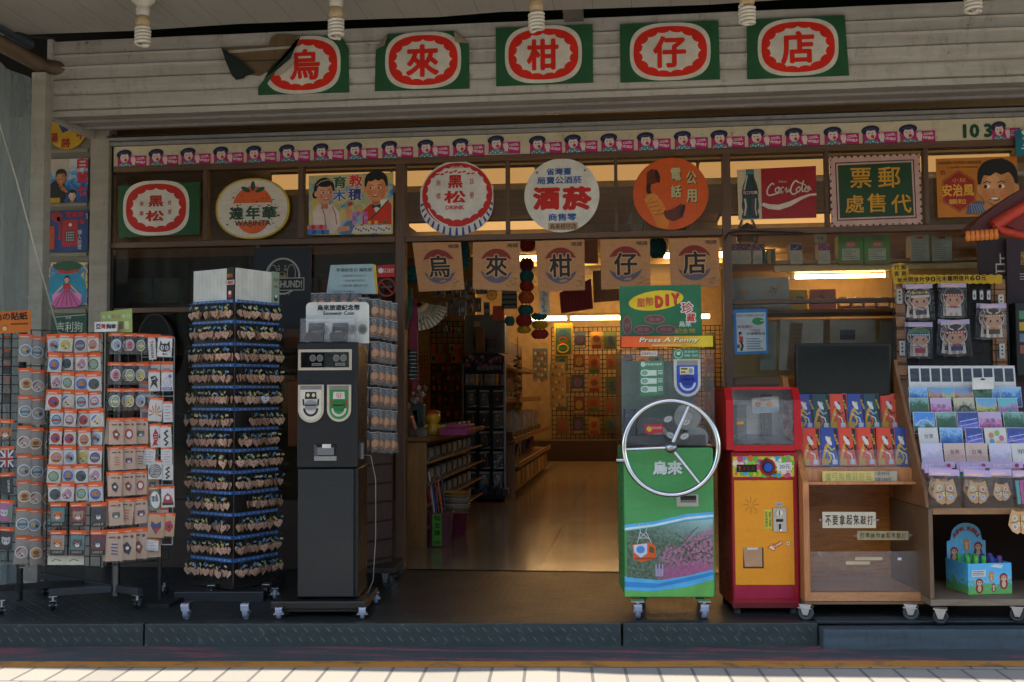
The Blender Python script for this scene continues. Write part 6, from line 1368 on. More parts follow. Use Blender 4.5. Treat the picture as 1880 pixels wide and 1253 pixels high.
for x, y, w, h, kd, nm in ((304, 617, .078, .11, cat, 'black cat with white eyes'), (278, 617, .04, .125, 'black', 'tall black lettered'), (283, 680, .062, .11, 'wolf', 'black wolf'), (307, 680, .062, .11, 'cloud', 'blue cloud'), (288, 730, .075, .125, 'leaf', 'golden maple leaf'), (308, 737, .05, .11, 'white', 'plain white lettered'), (285, 778, .06, .125, 'fish', 'red fish'), (304, 780, .06, .12, 'dragon', 'black dragon'), (276, 822, .06, .09, 'white', 'white printed'), (306, 822, .06, .09, 'white', 'pale printed'), (285, 845, .075, .1, 'owl', 'round owl'), (308, 850, .06, .09, 'dragon', 'dark scaly'), (284, 894, .07, .12, 'round', 'green edged round'), (308, 893, .07, .11, 'red', 'red rooftop'), (288, 943, .088, .125, 'heart', 'blue and red heart on kraft'), (312, 942, .06, .122, 'flower', 'red flower on kraft'), (280, 990, .07, .06, 'white', 'low white')):
    o = packet(w, h, kd if callable(kd) else patch(kd), .11, .004, name='patch_packet'); put(o, S3.pt(x, y, .03+R.uniform(0, .015)), S3.yaw); tag(o, nm+' patch in a bag on the white grid panel', 'packet', 'patches on the white grid panel')
for i, (x, y) in enumerate(((268, 664), (285, 664), (308, 664), (270, 815), (268, 700), (270, 745), (272, 905), (300, 930), (268, 950))):
    mb = MB(); L = S3.at(x, y); mb.rect(L, x-11, y, x+11, y+30, C('#a8a49c', .5), .012, .002); mb.rect(L, x-11, y, x+11, y+6, OR, .0126); mb.rect(L, x-7, y+12, x+6, y+24, C(('#8a8a90', '#7a6a6a')[i % 2], .5), .0126); solo(mb, 'patch_packet', 'pale packet hanging behind the patches on the white grid', 'packet', 'pale packets behind the patches')

# ---------------------------------------------------------------- four sided tower of wooden heart keychains
CN = ground(428, 1102); TW_ = .315
LF = PL(CN, rad(-26)); RF = PL(CN, rad(64)); TWR = thing('keychain_tower', 'black four sided tower rack on casters with white name charts on top', 'rack', CN)
z0 = PL(CN, .09).uv(428, 1076)[1]; z1 = PL(CN, .09).uv(428, 556)[1]; zh = PL(CN, .09).uv(428, 492)[1]
cen = CN+LF.u*(-TW_/2)+RF.u*(TW_/2)
mb = MB(); M = Matrix.Translation((CN.x, CN.y, 0)) @ Matrix.Rotation(rad(64), 4, 'Z'); bk2 = C('#1c1817', .3)
mb.box(.0, TW_, 0, TW_, z0, z1, bk2, M); mb.box(-.002, .002, -.002, .002, z0, z1, C('#4a4644', .3), M); mb.build('body', TWR)
mb = MB(); mb.box(-.0, TW_, -.0, TW_, z0-.02, z0-.001, C('#241e1b', .3), M); M2 = Matrix.Translation((cen.x, cen.y, 0)) @ Matrix.Rotation(rad(5.5), 4, 'Z'); mb.box(-.25, .22, -.25, .25, z0-.085, z0-.025, C('#1e2224', .4), M2, .004); mb.cyl((cen.x, cen.y, z0-.03), (cen.x, cen.y, z0-.01), .1, BLKM); mb.build('base', TWR)
for px, py, w in ((343, 1136, 1), (452, 1136, 1), (490, 1098, 0), (390, 1100, 0)): caster(TWR, ground(px, py), .036, .024, .1, GREYRUB if w else BLKM, bool(w), z0-.086)
for pl, a, b in ((LF, -TW_, -.055), (RF, .0, TW_-.055)):
    mb = MB(); mb.lbox(pl, a, b, z1+.005, zh, .006, .0, C('#cdcabf', .5)); n = 9; m_ = C('#6a6a66', .5)
    for i in range(n):
        for j in range(13): u = a+.015+(b-a-.03)*i/(n-1); v = z1+.014+(zh-z1-.03)*j/12; mb.lbox(pl, u-.0014, u+.0014, v, v+.0026, .0068, .006, m_)
    mb.build('name_chart', TWR)
def strips(nm, pl, a, b, c1, c2, lines):
    mb = MB(); mb.lbox(pl, a, b, z1+.005, zh+.004, .01, .002, C(c1, .4)); q = PL(pl.w((a+b)/2, (z1+zh)/2, .0105), pl.yaw); q.L = (0, 0, 0, 0, .0026, 1, 0)
    for tx, y, h, w, c, ba in lines:
        if ba: mb.rect(q, -w/2-2, y-h*.7, w/2+2, y+h*.7, C(ba, .4), .0006)
        mb.text(q, tx, 0, y, h, C(c, .4), .0014, w, .02)
    mb.ell(q, 0, 18, 6, 8, C(c2, .4), .0008, 0, 12); mb.ell(q, 0, 15, 4, 4, WH, .0016, 0, 10)
    mb.build('price_panel', TWR)
strips('p', LF, -.054, -.002, '#1a1614', '#a8242c', (('夜光', -20, 9, 16, '#c97a2a', None), ('一個80元', -6, 7, 22, '#8a2020', '#c9a8a0')))
strips('q', RF, TW_-.054, TW_, '#8a9a86', '#2a2a2e', (('夜光', -20, 9, 16, '#7a7a2a', None), ('一個80元', -6, 5, 15, '#8a2020', None)))
heartpts = [(x*.00128, -y*.00128) for x, y in [(16*math.sin(a)**3, 13*math.cos(a)-5*math.cos(2*a)-2*math.cos(3*a)-math.cos(4*a)) for a in [2*pi*i/22 for i in range(22)]]]
def keychain(wd, inkc, tagc):
    t = thing('heart_keychain', '', 'keychain'); q = lpl(1.0)
    mb = MB(); mb.slab(q, [(x, y+.054) for x, y in heartpts], C(wd, .45, 0, .25, 90), .002, .004, C('#5f3d26', .5)); mb.slab(q, [(x*.7, y*.7+.054) for x, y in heartpts], C(inkc, .5), .0026, .0004); mb.slab(q, [(x*.52, y*.52+.054) for x, y in heartpts], C(wd, .45, 0, .25, 90), .0032, .0004); mb.ell(q, .002, .054, .005, .003, C('#6a3a30', .5), .0038, 0, 6); mb.build('wooden_heart', t)
    mb = MB(); mb.tube([(.011*math.cos(a), .004*math.sin(a), -.016+.011*math.sin(a)) for a in [2*pi*i/12 for i in range(12)]], .0011, C('#3a3c3e', .3, .6), 4, True); mb.tube([(.0, 0, -.026), (.003, -.002, -.036), (-.002, 0, -.036), (0, 0, -.042)], .0022, C('#1a1c1e', .35), 5); mb.build('key_ring', t)
    an = R.uniform(-1.1, 1.3); cx, cy = R.uniform(-.008, .012), R.uniform(.018, .034); c_, s_ = math.cos(an), math.sin(an)
    mb = MB(); mb.slab(q, [(cx+x*c_-y*s_, cy+x*s_+y*c_) for x, y in ((-.0095, -.0045), (.0095, -.0045), (.0095, .0045), (-.0095, .0045))], C(tagc, .4), .006+R.uniform(0, .006), .001); mb.build('price_tag', t)
    return t
kp = [keychain(w, i, g) for w, i, g in (('#c7a48c', '#b0776b', '#a89a4a'), ('#bc967c', '#a37065', '#5a8296'), ('#cdae92', '#b1806f', '#b3a45a'), ('#b58d74', '#98695a', '#4a7a94'), ('#ceab80', '#c6987a', '#a8a08a'), ('#c09a7e', '#aa7568', '#4f7d94'), ('#c6a388', '#b07a6a', '#8a9a7a'), ('#ba9276', '#a06c5e', '#b0a868'))]
seen = set()
rows = (553, 591, 632, 671, 711, 752, 789, 828, 868, 906, 946, 988, 1030)
white = None
for r, y in enumerate(rows):
    z = PL(CN, .09).uv(428, y)[1]
    for f, pl in enumerate((LF, RF)):
        mb = MB(); a, b = (-TW_+.0, -.004) if f == 0 else (.004, TW_); st = printed(('#1f3f74', '#2a5590', '#35679e'), 60, 0, .35)
        mb.lbox(pl, a, b, z-.0085, z+.0085, .012, .0005, st)
        for i in range(9): mb.lbox(pl, a+.02+i*.034, a+.028+i*.034, z-.005, z+.004, .0126, .012, C('#8fa3b8', .4))
        for i in range(11): mb.cyl(pl.w(a+.018+i*.028, z-.008, .01), pl.w(a+.018+i*.028, z-.006, .05), .0016, STEEL, 5)
        mb.build('hook_strip', TWR)
        for i in range(11):
            gap = (r == 0 and f == 0 and i in (2, 3)) or (r == 5 and f == 1 and i in (0, 1, 2)) or (r == 9 and ((f == 0 and i in (1, 2)) or (f == 1 and i < 3))) or (r == 12 and f == 0 and i in (7, 8, 10)) or (r == 2 and f == 0 and i == 4)
            if gap: continue
            k = R.choice((0, 1, 2, 3, 4, 5, 6, 7)); o = kp[k] if k not in seen else dup(kp[k]); seen.add(k)
            u = a+.018+i*.0275+R.uniform(-.006, .006)
            o.location = pl.w(u, z-.006, R.uniform(.022, .05)); o.rotation_euler = (R.uniform(-.08, .08), R.uniform(-.25, .25), pl.yaw+R.uniform(-.45, .45)*(1 if f else 1)); o.scale = [R.uniform(1.08, 1.22)]*3
            tag(o, 'wooden heart keychain on the tower, %s row down on its %s face' % (ordn(r), ('left', 'right')[f]), 'keychain', 'heart keychains %s row %s face' % (ordn(r), ('left', 'right')[f]))
# the hearts hooked behind the front ones, past counting
mb = MB(); hw_ = [C(c, .45, 0, .25, 90) for c in ('#bb987e', '#ad8870', '#c09c80', '#a37f68')]; rg = C('#1a1c1e', .35); tg = [C(c, .4) for c in ('#a89a4a', '#5a8296', '#4a7a94', '#a8a08a')]
for r, y in enumerate(rows):
    z = PL(CN, .09).uv(428, y)[1]
    for f, pl in enumerate((LF, RF)):
        a = -TW_ if f == 0 else .004
        for i in range(15):
            if (r == 5 and f == 1 and i < 4) or (r == 9 and i < 4) or (r == 0 and f == 0 and 2 < i < 6): continue
            u = a+.012+i*.0205+R.uniform(-.005, .005); o = R.uniform(.008, .03); q = PL(pl.w(u, z-.006, o), pl.yaw+R.uniform(-.6, .6)); q.L = (0, 0, 0, 0, R.uniform(1.05, 1.18), 1, R.uniform(-.2, .2))
            mb.slab(q, [(x, y_+.052) for x, y_ in heartpts[::2]], hw_[(i+r) % 4], .002, .004); mb.tube([q.pt(0, .004), q.pt(.003, .03), q.pt(-.002, .044)], .0022, rg, 4)
            if i % 2: x_, y_ = R.uniform(-.01, .01), R.uniform(.016, .036); d = R.uniform(-.008, .008); mb.line(q, [(x_-.008, y_-d), (x_+.008, y_+d)], .007, tg[(i*3+r) % 4], .006)
tag(mb.build('heart_keychains'), 'wooden heart keychains hanging behind the front ones on the tower', 'keychains', None, 'stuff')
ow = keychain('#b8bcc8', '#a8b0c0', '#a89a4a'); ow.location = RF.w(.17, PL(CN, .09).uv(428, 711)[1]-.004, .06); ow.rotation_euler = (0, .1, RF.yaw-.5); ow.scale = (1.15,)*3; tag(ow, 'silvery white heart keychain among the wooden ones on the right face', 'keychain')
# things on the window behind the racks
WQ = PL((0, -.03, 0)); mb = MB(); L = WQ.at(518, 528); mb.slab(L, [(466, 456), (571, 456), (571, 602), (466, 602)], C('#15171a', .35), 0, .006); w = C('#a39a8a', .5); b = C('#15171a', .4)
mb.ring(L, 519, 508, 32, 33, 3, w, .001, 40); mb.ell(L, 518, 498, 16, 18, b, .0016, 0, 24)
for e in (-1, 1): mb.ell(L, 518+e*17, 503, 8, 16, b, .002, 0, 16, 2, 0, 2*pi, -e*.3); mb.ring(L, 518+e*17, 503, 8, 16, 1, w, .0022, 16); mb.ell(L, 518+e*6, 490, 2, 2, C('#8a6a4a', .5), .003, 0, 8); mb.ell(L, 518+e*6, 496, 2.4, 2.6, w, .003, 0, 8); mb.ell(L, 518+e*6, 496, 1.5, 1.7, b, .0036, 0, 8)
mb.ell(L, 518, 509, 8.5, 9, C('#8a6a4a', .5), .0026, 0, 16); mb.ell(L, 518, 504, 4, 3, b, .0034, 0, 10)
mb.rect(L, 470, 511, 559, 534, w, .004); mb.rect(L, 471.5, 512.5, 557.5, 532.5, b, .0046); mb.text(L, 'DACHSHUND!', 514, 522.5, 13, w, .0052, 82, .03)
for i in range(4): mb.text(L, ('COFFEE', 'TEA', 'TOYS', 'GIFTS')[i] if False else '·', 519-12+8*i, 541, 2, w, .004)
solo(mb, 'dog_poster', 'black poster with a long eared dog in a ring reading SHUND! behind the keychain tower', 'poster')
mb = MB(); L = WQ.at(290, 640); mb.ell(L, 290, 640, 33, 60, C('#101112', .15), .05, .04, 40); mb.ring(L, 290, 640, 34, 61, 3, C('#2a2622', .4), .052, 40); solo(mb, 'oval_mirror', 'dark oval mirror leaning at the window behind the patches', 'mirror')
mb = MB(); L = WQ.at(709, 498); mb.slab(L, [(692, 488), (725, 486), (725, 509), (692, 509)], C('#b3201f', .4), 0, .002); mb.ell(L, 699, 497, 4.5, 5, WH, .001, 0, 12); mb.text(L, '街口支付', 712, 497, 8, WH, .001, 22, .01); solo(mb, 'payment_sticker', 'red sticker with white characters 口支付 on the window by the door jamb', 'sticker')
mb = MB(); L = WQ.at(710, 528); mb.ring(L, 710, 528, 17, 17, 3, C('#8a2020', .4), 0, 28); mb.line(L, [(699, 517), (721, 539)], 3, C('#8a2020', .4), .001); mb.rect(L, 699, 526, 720, 529, C('#4a4038', .5), .0005); solo(mb, 'no_smoking_sticker', 'red ring no smoking sticker on the window by the door jamb', 'sticker')
# lower window clutter
for i, (x, y, w_, h_, c, lab) in enumerate(((540, 760, 22, 120, '#7a4420', 'tall orange brown carton behind the keychain tower at the window'), (700, 900, 40, 160, '#2f1d14', 'dark brown panel leaning by the door jamb'), (232, 800, 26, 180, '#3f1512', 'dark red panel behind the second spinner'), (75, 900, 24, 160, '#8a4a1c', 'orange brown board behind the far left spinner'))):
    q = PL((0, -.12, 0)); mb = MB(); mb.pbox(q, x-w_/2, y-h_/2, x+w_/2, y+h_/2, .02, -.03, C(c, .5, 0, .3, 5), .003); solo(mb, 'cardboard_sheet', lab, 'sheet')
# ---------------------------------------------------------------- black souvenir coin machine
KY = rad(5.5)
K = front(590, 1134, KY); K = PL(K.w(0, 0, -.03), KY)
KT = thing('coin_machine', 'tall black souvenir coin machine with one white and one green coin slot on casters', 'coin machine', K.o)
dkm = weathered('#0d0f0f', '#090a0a', '#161818', 2, .42); gr2 = weathered('#1d2021', '#151717', '#2a2c2c', 1.5, .36)
kd = .30
def uvx(pl, x, y, o=0): return pl.uv(x, y, o)
ua, ub2 = K.uv(545, 860)[0], K.uv(657, 860)[0]; zt3, zm, zb3 = K.uv(600, 629)[1], K.uv(600, 859)[1], K.uv(600, 1099)[1]
mb = MB(); mb.lbox(K, ua, ub2, zm, zt3, 0, -kd, dkm, .006); mb.build('upper_body', KT)
mb = MB(); mb.lbox(K, ua, ub2, zb3, zm-.004, -.02, -kd, dkm, .004); mb.build('lower_body', KT)
mb = MB(); mb.lbox(K, ua+.006, ub2-.02, zb3+.006, zm-.008, .0, -.018, gr2, .004); mb.build('lower_door', KT)
mb = MB(); mb.lbox(K, ua-.11, ub2+.05, zb3-.04, zb3-.004, .06, -kd-.04, C('#121314', .3), .004); mb.lbox(K, ua-.09, ub2+.03, zb3-.055, zb3-.041, .04, -kd, C('#1c1d1e', .4)); mb.build('base_plate', KT)
hc = zb3-.056
for p in ((512, 1137), (665, 1137), (505, 1100), (690, 1108)): caster(KT, ground(*p), .028, .02, .25, GREYRUB, p[1] > 1120, hc)
be = weathered('#a89a84', '#8d7f6a', '#6a5a48', 5, .5)
L = K.at(597, 661); mb = MB()
mb.slab(L, [(548, 642), (646, 642), (646, 680), (548, 680)], be, .006, .006); mb.rect(L, 553, 647, 641, 675, C('#0c0d0e', .15), .0066)
for x in (575, 588, 618, 631): mb.ell(L, x, 658, 6, 6.5, metal('#a8a49a', .3), .011, .004, 18); mb.ell(L, x, 658, 4, 4.4, metal('#8a8478', .4), .0116, 0, 14)
for x in (582, 625): mb.rect(L, x-9, 667, x+9, 672, C('#b3ada0', .5), .008, .001); mb.rect(L, x-6, 669, x+6, 670, C('#8a3a30', .5), .0088)
for x, y in ((550, 644), (644, 644), (550, 678), (644, 678), (597, 644), (597, 678)): mb.ell(L, x, y, 1.2, 1.2, STEEL, .0075, .001, 8)
mb.rect(L, 553, 647, 641, 675, glass('#dddddd', .02, 1.6), .014); mb.build('display_window', KT)
def slot(x0, x1, cin, g):
    L = K.at((x0+x1)/2, 740); mb = MB(); cx = (x0+x1)/2; r = (x1-x0)/2
    sh = lambda d, yt: [(x0+d, yt), (x1-d, yt)]+[(cx+(r-d)*math.cos(a), 752+(r-d)*1.02*math.sin(a)) for a in [pi*i/16 for i in range(17)]]
    mb.slab(L, sh(0, 707), be, .01, .01); mb.slab(L, sh(4.5, 716), C(cin, .4), .0115, .001); mb.rect(L, x0+4, 708.5, x1-4, 716, C('#6d675c', .5), .0118)
    mb.poly(L, [(cx-10, 720), (cx+10, 720), (cx+11, 733), (cx-11, 733)], C('#1c1d1f' if not g else '#b3a89a', .4), .0126)
    if not g: [mb.ell(L, cx+e*5, 726, 3, 3.4, C('#c0a878', .4), .0132, 0, 10) for e in (-1, 1)]
    else: [mb.line(L, [(cx+e*4, 722), (cx+e*3, 731)], 1.2, C('#8a2a20', .5), .0132) for e in (-1, 0, 1)]
    mb.ring(L, cx, 750, 14, 15, 4, C('#17181a' if not g else '#a89f90', .35), .0126, 20, .0, pi)
    mb.ell(L, cx, 744, 11, 9, metal('#8d8f90', .3) if not g else C('#1d5c2c', .35), .022, .01, 20); mb.rect(L, cx-10, 743, cx+10, 745.5, C('#0d0d0e', .3), .0226, .0)
    for e in (-1, 1): mb.line(L, [(cx+e*14, 733), (cx+e*13, 745)], 3, C('#1a1a1c' if not g else '#8a2a24', .4), .0128)
    for x, y in ((x0+2.5, 709.5), (x1-2.5, 709.5), (x0+2.5, 745), (x1-2.5, 745)): mb.ell(L, x, y, 1.2, 1.2, STEEL, .0115, .001, 8)
    mb.build('coin_slot', KT)
slot(548, 595, '#b3ab9c', False); slot(601, 645, '#1f6b32', True)
L = K.at(597, 830); mb = MB(); mb.rect(L, 577, 815, 618, 846, C('#0a0b0b', .2), .0006); mb.poly(L, [(577, 815), (583, 822), (583, 840), (577, 846)], metal('#55585a', .3), .0012); mb.poly(L, [(583, 822), (613, 822), (613, 836), (583, 836)], metal('#6d7072', .35), .0014); mb.rect(L, 577, 838, 618, 846, metal('#8d9092', .25), .004, .003); mb.rect(L, 592, 816, 608, 823, C('#c0bbb0', .5), .006, .001); mb.build('coin_outlet', KT)
mb = MB(); L = K.at(613, 590); P_ = []
for cx, cy, a0 in ((563, 561, pi), (663, 561, 1.5*pi), ): P_ += [(cx+9*math.cos(a0+i*pi/12), cy+9*math.sin(a0+i*pi/12)) for i in range(7)]
mb.slab(L, P_+[(672, 629), (554, 629)], C('#b9b6ac', .45), -.10, .006); t = C('#1d1d1f', .5)
mb.text(L, '烏來旅遊紀念幣', 615, 562, 11, t, -.0985, 80, .035); mb.text(L, 'Souvenir Coin', 615, 572.5, 6.8, t, -.0985, 58, .025)
for x in (588, 640, 660): mb.ell(L, x, 603, 9, 10, metal('#7d8278', .4), -.098, .002, 20); mb.ell(L, x, 603, 6, 7, metal('#5d6258', .5), -.0974, 0, 16)
mb.build('header_sign', KT)
mb = MB(); L = K.at(600, 606); mb.pbox(K, 551, 585, 650, 628, -.01, -.085, film(.05, .06, 1.4)); mb.build('acrylic_case', KT)
for x, lab in ((578, 'open black coin box at the left in the acrylic case'), (622, 'open black coin box at the right in the acrylic case')):
    c = K.pt(x, 627, -.045); M = Matrix.Translation(c) @ Matrix.Rotation(KY, 4, 'Z'); mb = MB(); b = C('#131314', .5); mb.box(-.04, .04, -.03, .03, .0, .04, b, M, .003); mb.box(-.034, .034, -.024, .024, .0402, .044, C('#2a1a14', .6), M); M2 = M @ Matrix.Translation((0, .03, .042)) @ Matrix.Rotation(rad(-18), 4, 'X'); mb.box(-.04, .04, 0, .012, 0, .055, b, M2, .003)
    mb.lathe(M @ Vector((0, -.0, .046)), [(0, .004), (.016, .004), (.018, 0), (.018, -.003)], metal('#a88a50', .35), 16); mb.slab(PL(M @ Vector((0, -.0315, .02)), KY), [(0, 0)], b, 0) if False else None
    solo(mb, 'coin_box', lab, 'box', 'open coin boxes in the acrylic case')
mb = MB(); a = K.w(ub2+.004, K.uv(675, 838)[1], -.1); mb.tube([a, a+Vector((.05, -.02, .0)), a+Vector((.07, 0, -.12)), a+Vector((.068, .01, -.4)), a+Vector((.05, .03, -.62)), a+Vector((.0, .06, -.72))], .0022, C('#77746c', .5), 6); mb.lbox(K, ub2, ub2+.014, K.uv(672, 845)[1], K.uv(672, 815)[1], -.09, -.12, metal('#7d8082', .35)); mb.build('power_cord', KT)

# ---------------------------------------------------------------- rack of wrapped keychains behind it
H = front(700, 1083, rad(4)); HT = thing('goods_rack', 'dark wooden swivel rack of wrapped keychains behind the black coin machine', 'rack', H.o)
hb = wood('#2a1810', '#402618', 1, .5, 2)
hz0, hz1 = H.uv(690, 1040)[1], H.uv(690, 548)[1]; hm = H.uv(690, 802)[1]
hu0, hu1 = H.uv(575, 800)[0], H.uv(672, 800)[0]
HR = PL(H.w(hu1, 0), rad(60)); hw = .21
mb = MB(); Mh = Matrix.Translation(H.w(hu1, 0)) @ Matrix.Rotation(rad(4), 4, 'Z'); mb.box(hu0-hu1, .0, .0, .26, hz0, hz1, hb, Mh); mb.build('body', HT)
mb = MB(); mb.lbox(HR, 0, hw, hz0, hz1, -.001, -.05, hb)
for i in range(6): v = hz0+.02+i*.105; mb.lbox(HR, 0, hw, v, v+.012, .006, 0, C('#1f120c', .5))
mb.build('side_panel', HT)
mb = MB(); mb.box(hu0-hu1-.02, .17, -.06, .34, hz0-.03, hz0-.002, C('#231d18', .5), Mh, .004); mb.build('base', HT)
for p in ((712, 1062), (728, 1044), (602, 1085)): caster(HT, ground(p[0], p[1]+18), .042, .024, .9, C('#2c2e30', .5), False, hz0-.032)
def kpack(mb, q, w, h, y):
    mb.rect(q, -w*.46, y, w*.46, h*.97, C('#3f3a37', .4), -.0005); d = C('#2a2624', .4)
    mb.ring(q, -w*.05, y+h*.16, w*.2, w*.2, w*.05, C('#6d6f72', .3, .6), .002, 14); mb.ell(q, 0, y+h*.55, w*.42, h*.26, C('#a8683f', .45), .003, .004, 16); mb.ell(q, -w*.05, y+h*.52, w*.3, h*.17, C('#bd8a60', .45), .0036, 0, 12); mb.ell(q, w*.08, y+h*.66, w*.2, h*.1, C('#6d4430', .45), .003, .003, 12)
kpp = packet(.062, .115, kpack, .04, .012, C('#8a8682', .4)); first = True
for r, y in enumerate((548, 582, 626, 668, 710, 750, 792)):
    z = H.uv(681, y)[1]
    mb = MB(); mb.lbox(HR, 0, hw, z-.122, z-.116, .03, 0, C('#1a1210', .5)); mb.build('ledge', HT)
    for c_ in range(5):
        o = kpp if first else dup(kpp); first = False
        if c_ == 0: p = H.w(hu1-.004, z, .035); yw = KY
        else: p = HR.w(.026+(c_-1)*.048, z-.004*c_, .04); yw = HR.yaw-.5
        put(o, p, yw+R.uniform(-.1, .1)); tag(o, 'wrapped wooden keychain on the dark swivel rack, %s from the front in the %s row' % (ordn(c_), ordn(r)), 'packet', 'wrapped keychains on the dark swivel rack')
for i in range(8):
    o = dup(kpp); put(o, H.w(hu0+.02+i*.032, hz1+.03, .02+.01*(i % 2)), KY+R.uniform(-.2, .2)); tag(o, 'wrapped keychain hooked along the top of the dark swivel rack', 'packet', 'wrapped keychains along the rack top')
mb = MB(); L = H.at(645, 512); mb.slab(H, [(607, 487), (684, 485), (690, 540), (599, 540)], C('#8fa3a3', .5, 0, .2, 4), -.05, .003); mb.slab(H, [(684, 485), (690, 487), (694, 540), (690, 540)], C('#b3962a', .5), -.05, .003); d = C('#3a4a4a', .5)
mb.text(L, '幸福紀念日 鑰匙圈', 647, 494, 7, d, -.0485, 66, .01)
for i, (w_, y) in enumerate(((50, 505), (44, 514), (56, 523))): mb.text(L, '一個專屬你的日子'[:8-i], 645, y, 4.5, C('#7a5a50' if i == 1 else '#4f6060', .5), -.0485, w_)
mb.text(L, '365 Days Keychains', 628, 534, 4, d, -.0485, 40); solo(mb, 'rack_sign', 'pale blue sign with a yellow side reading 鑰匙圈 on the dark swivel rack', 'sign')
# ---------------------------------------------------------------- green penny press
G = front(1230, 1134, KY); G = PL(G.w(0, 0, -.04), KY); GT = thing('penny_press', 'green souvenir penny press with a big chrome hand wheel and a clear upper case', 'penny press', G.o)
gp = weathered('#448449', '#387440', '#5a7a50', 3, .35); gd_ = .36
z_ = lambda y: G.uv(1228, y)[1]; u_ = lambda x, y=900: G.uv(x, y)[0]
mb = MB(); mb.lbox(G, u_(1145), u_(1311), z_(1098), z_(822), 0, -gd_, gp, .012); mb.build('lower_body', GT)
L = G.at(1230, 1010); mb = MB(); o = .001
st = lambda a, b, c, d, m, oo: mb.poly(G, [(1146, a)]+[(1146+164*i/12, a+(b-a)*i/12+9*math.sin(pi*i/12)*(1 if a > b else 1)*-.3) for i in range(1, 12)]+[(1310, b), (1310, d)]+[(1310-164*i/12, d+(c-d)*i/12-9*math.sin(pi*i/12)*.3) for i in range(1, 12)]+[(1146, c)], m, oo)
lb, lb2, wt = C('#4a9ac0', .35), C('#2f78ac', .35), C('#b8c6c4', .35)
mb.poly(G, [(1147, 1062), (1200, 1078), (1262, 1076), (1310, 1058), (1310, 1096), (1147, 1096)], C('#5a9a48', .35), o)
mb.poly(G, [(1147, 1058), (1210, 1066), (1260, 1058), (1310, 1046), (1310, 1064), (1262, 1078), (1200, 1086), (1147, 1084)], lb, o+.0006); mb.poly(G, [(1147, 1068), (1210, 1072), (1310, 1050), (1310, 1056), (1262, 1068), (1200, 1080), (1147, 1078)], lb2, o+.0012)
mb.poly(G, [(1147, 964), (1200, 958), (1260, 944), (1310, 940), (1310, 952), (1260, 956), (1200, 968), (1147, 975)], lb, o+.0006); mb.poly(G, [(1147, 970), (1200, 963), (1260, 950), (1310, 945), (1310, 949), (1260, 954), (1200, 967), (1147, 974)], wt, o+.0012)
mb.build('stripe_print', GT)
def forest():
    t = NT('forest_photo_print'); x, y, z = t.xyz(t.tc('Generated')); n1 = t.noise(t.tc(), 14, 6, .7); n2 = t.noise(t.tc(), 70, 4, .7)
    base = t.mix(t.ramp(n2, [(.35, 0.), (.65, 1.)]), '#16281c', '#4a6650'); mist = t.math('MULTIPLY', t.ramp(z, [(.6, 0.), (1., 1.)]), t.ramp(x, [(.2, .1), (.9, 1.)])); c = t.mix(mist, base, '#7fa09c')
    m = t.math('ADD', t.math('MULTIPLY', x, 1.1), t.math('MULTIPLY', n1, 1.0)); m = t.math('SUBTRACT', m, t.math('MULTIPLY', t.math('ABSOLUTE', t.math('SUBTRACT', z, .42)), 1.6)); m = t.ramp(m, [(.78, 0.), (.95, 1.)])
    pk = t.mix(n2, '#6a3450', '#a86a88'); pk = t.mix(t.ramp(n2, [(.42, 1.), (.5, 0.)]), pk, '#2a2a26')
    low = t.ramp(t.math('ADD', z, t.math('MULTIPLY', n1, .5)), [(.42, 1.), (.6, 0.)]); low = t.math('MULTIPLY', low, t.ramp(x, [(.3, 0.), (.45, 1.)]))
    c = t.mix(t.math('MULTIPLY', m, t.ramp(n2, [(.35, .2), (.6, 1.)])), c, pk); c = t.mix(t.math('MULTIPLY', low, .8), c, t.mix(n2, '#6d2450', '#a05080'))
    return t.fin(c, .3)
mb = MB(); mb.poly(G, [(1151, 976), (1205, 969), (1260, 957), (1309, 953), (1309, 1046), (1260, 1058), (1210, 1066), (1151, 1060)], forest(), .0022); mb.build('photo_panel', GT)
mb = MB(); og = C('#c0501c', .4); mb.poly(L, [(1161, 1000), (1196, 996), (1204, 1004), (1203, 1026), (1176, 1032), (1163, 1026)], og, .003); mb.poly(L, [(1163, 1001), (1188, 998), (1188, 1016), (1176, 1024), (1164, 1014)], C('#a8b4c0', .3), .0036); mb.ell(L, 1176, 1009, 8, 7, C('#4a78a8', .3), .0042, 0, 12); mb.poly(L, [(1192, 1002), (1201, 1006), (1201, 1016), (1192, 1014)], C('#55402a', .3), .0036); mb.rect(L, 1166, 1024, 1202, 1027, C('#7a3a1c', .4), .0038)
for a, b in (((1170, 998), (1176, 976)), ((1196, 997), (1186, 976)), ((1176, 976), (1174, 962)), ((1186, 976), (1190, 962)), ((1172, 988), (1192, 988)), ((1176, 978), (1192, 990)), ((1186, 978), (1172, 990))): mb.line(L, [a, b], 1, C('#b0b4b0', .4), .003)
br_ = C('#3a302c', .5)
for p in (((1262, 1034), (1268, 1010), (1256, 990), (1240, 980)), ((1266, 1012), (1284, 994), (1304, 988)), ((1268, 1018), (1290, 1014), (1306, 1018)), ((1258, 994), (1270, 978), (1282, 968))): mb.line(L, p, 1.3, br_, .003)
for i in range(5): mb.rect(L, 1203+i*3, 1036+(i % 2)*8, 1205+i*3, 1058, C('#9a90a8', .4), .003)
mb.build('cable_car_print', GT)
t = C('#b9beb6', .35); mb = MB(); mb.text(L, '烏來', 1229, 861, 26, C('#1c5a2c', .4), .001, 55, .05); mb.text(L, '烏來', 1227.5, 859.5, 26, t, .002, 55, .05); mb.build('lettering', GT)
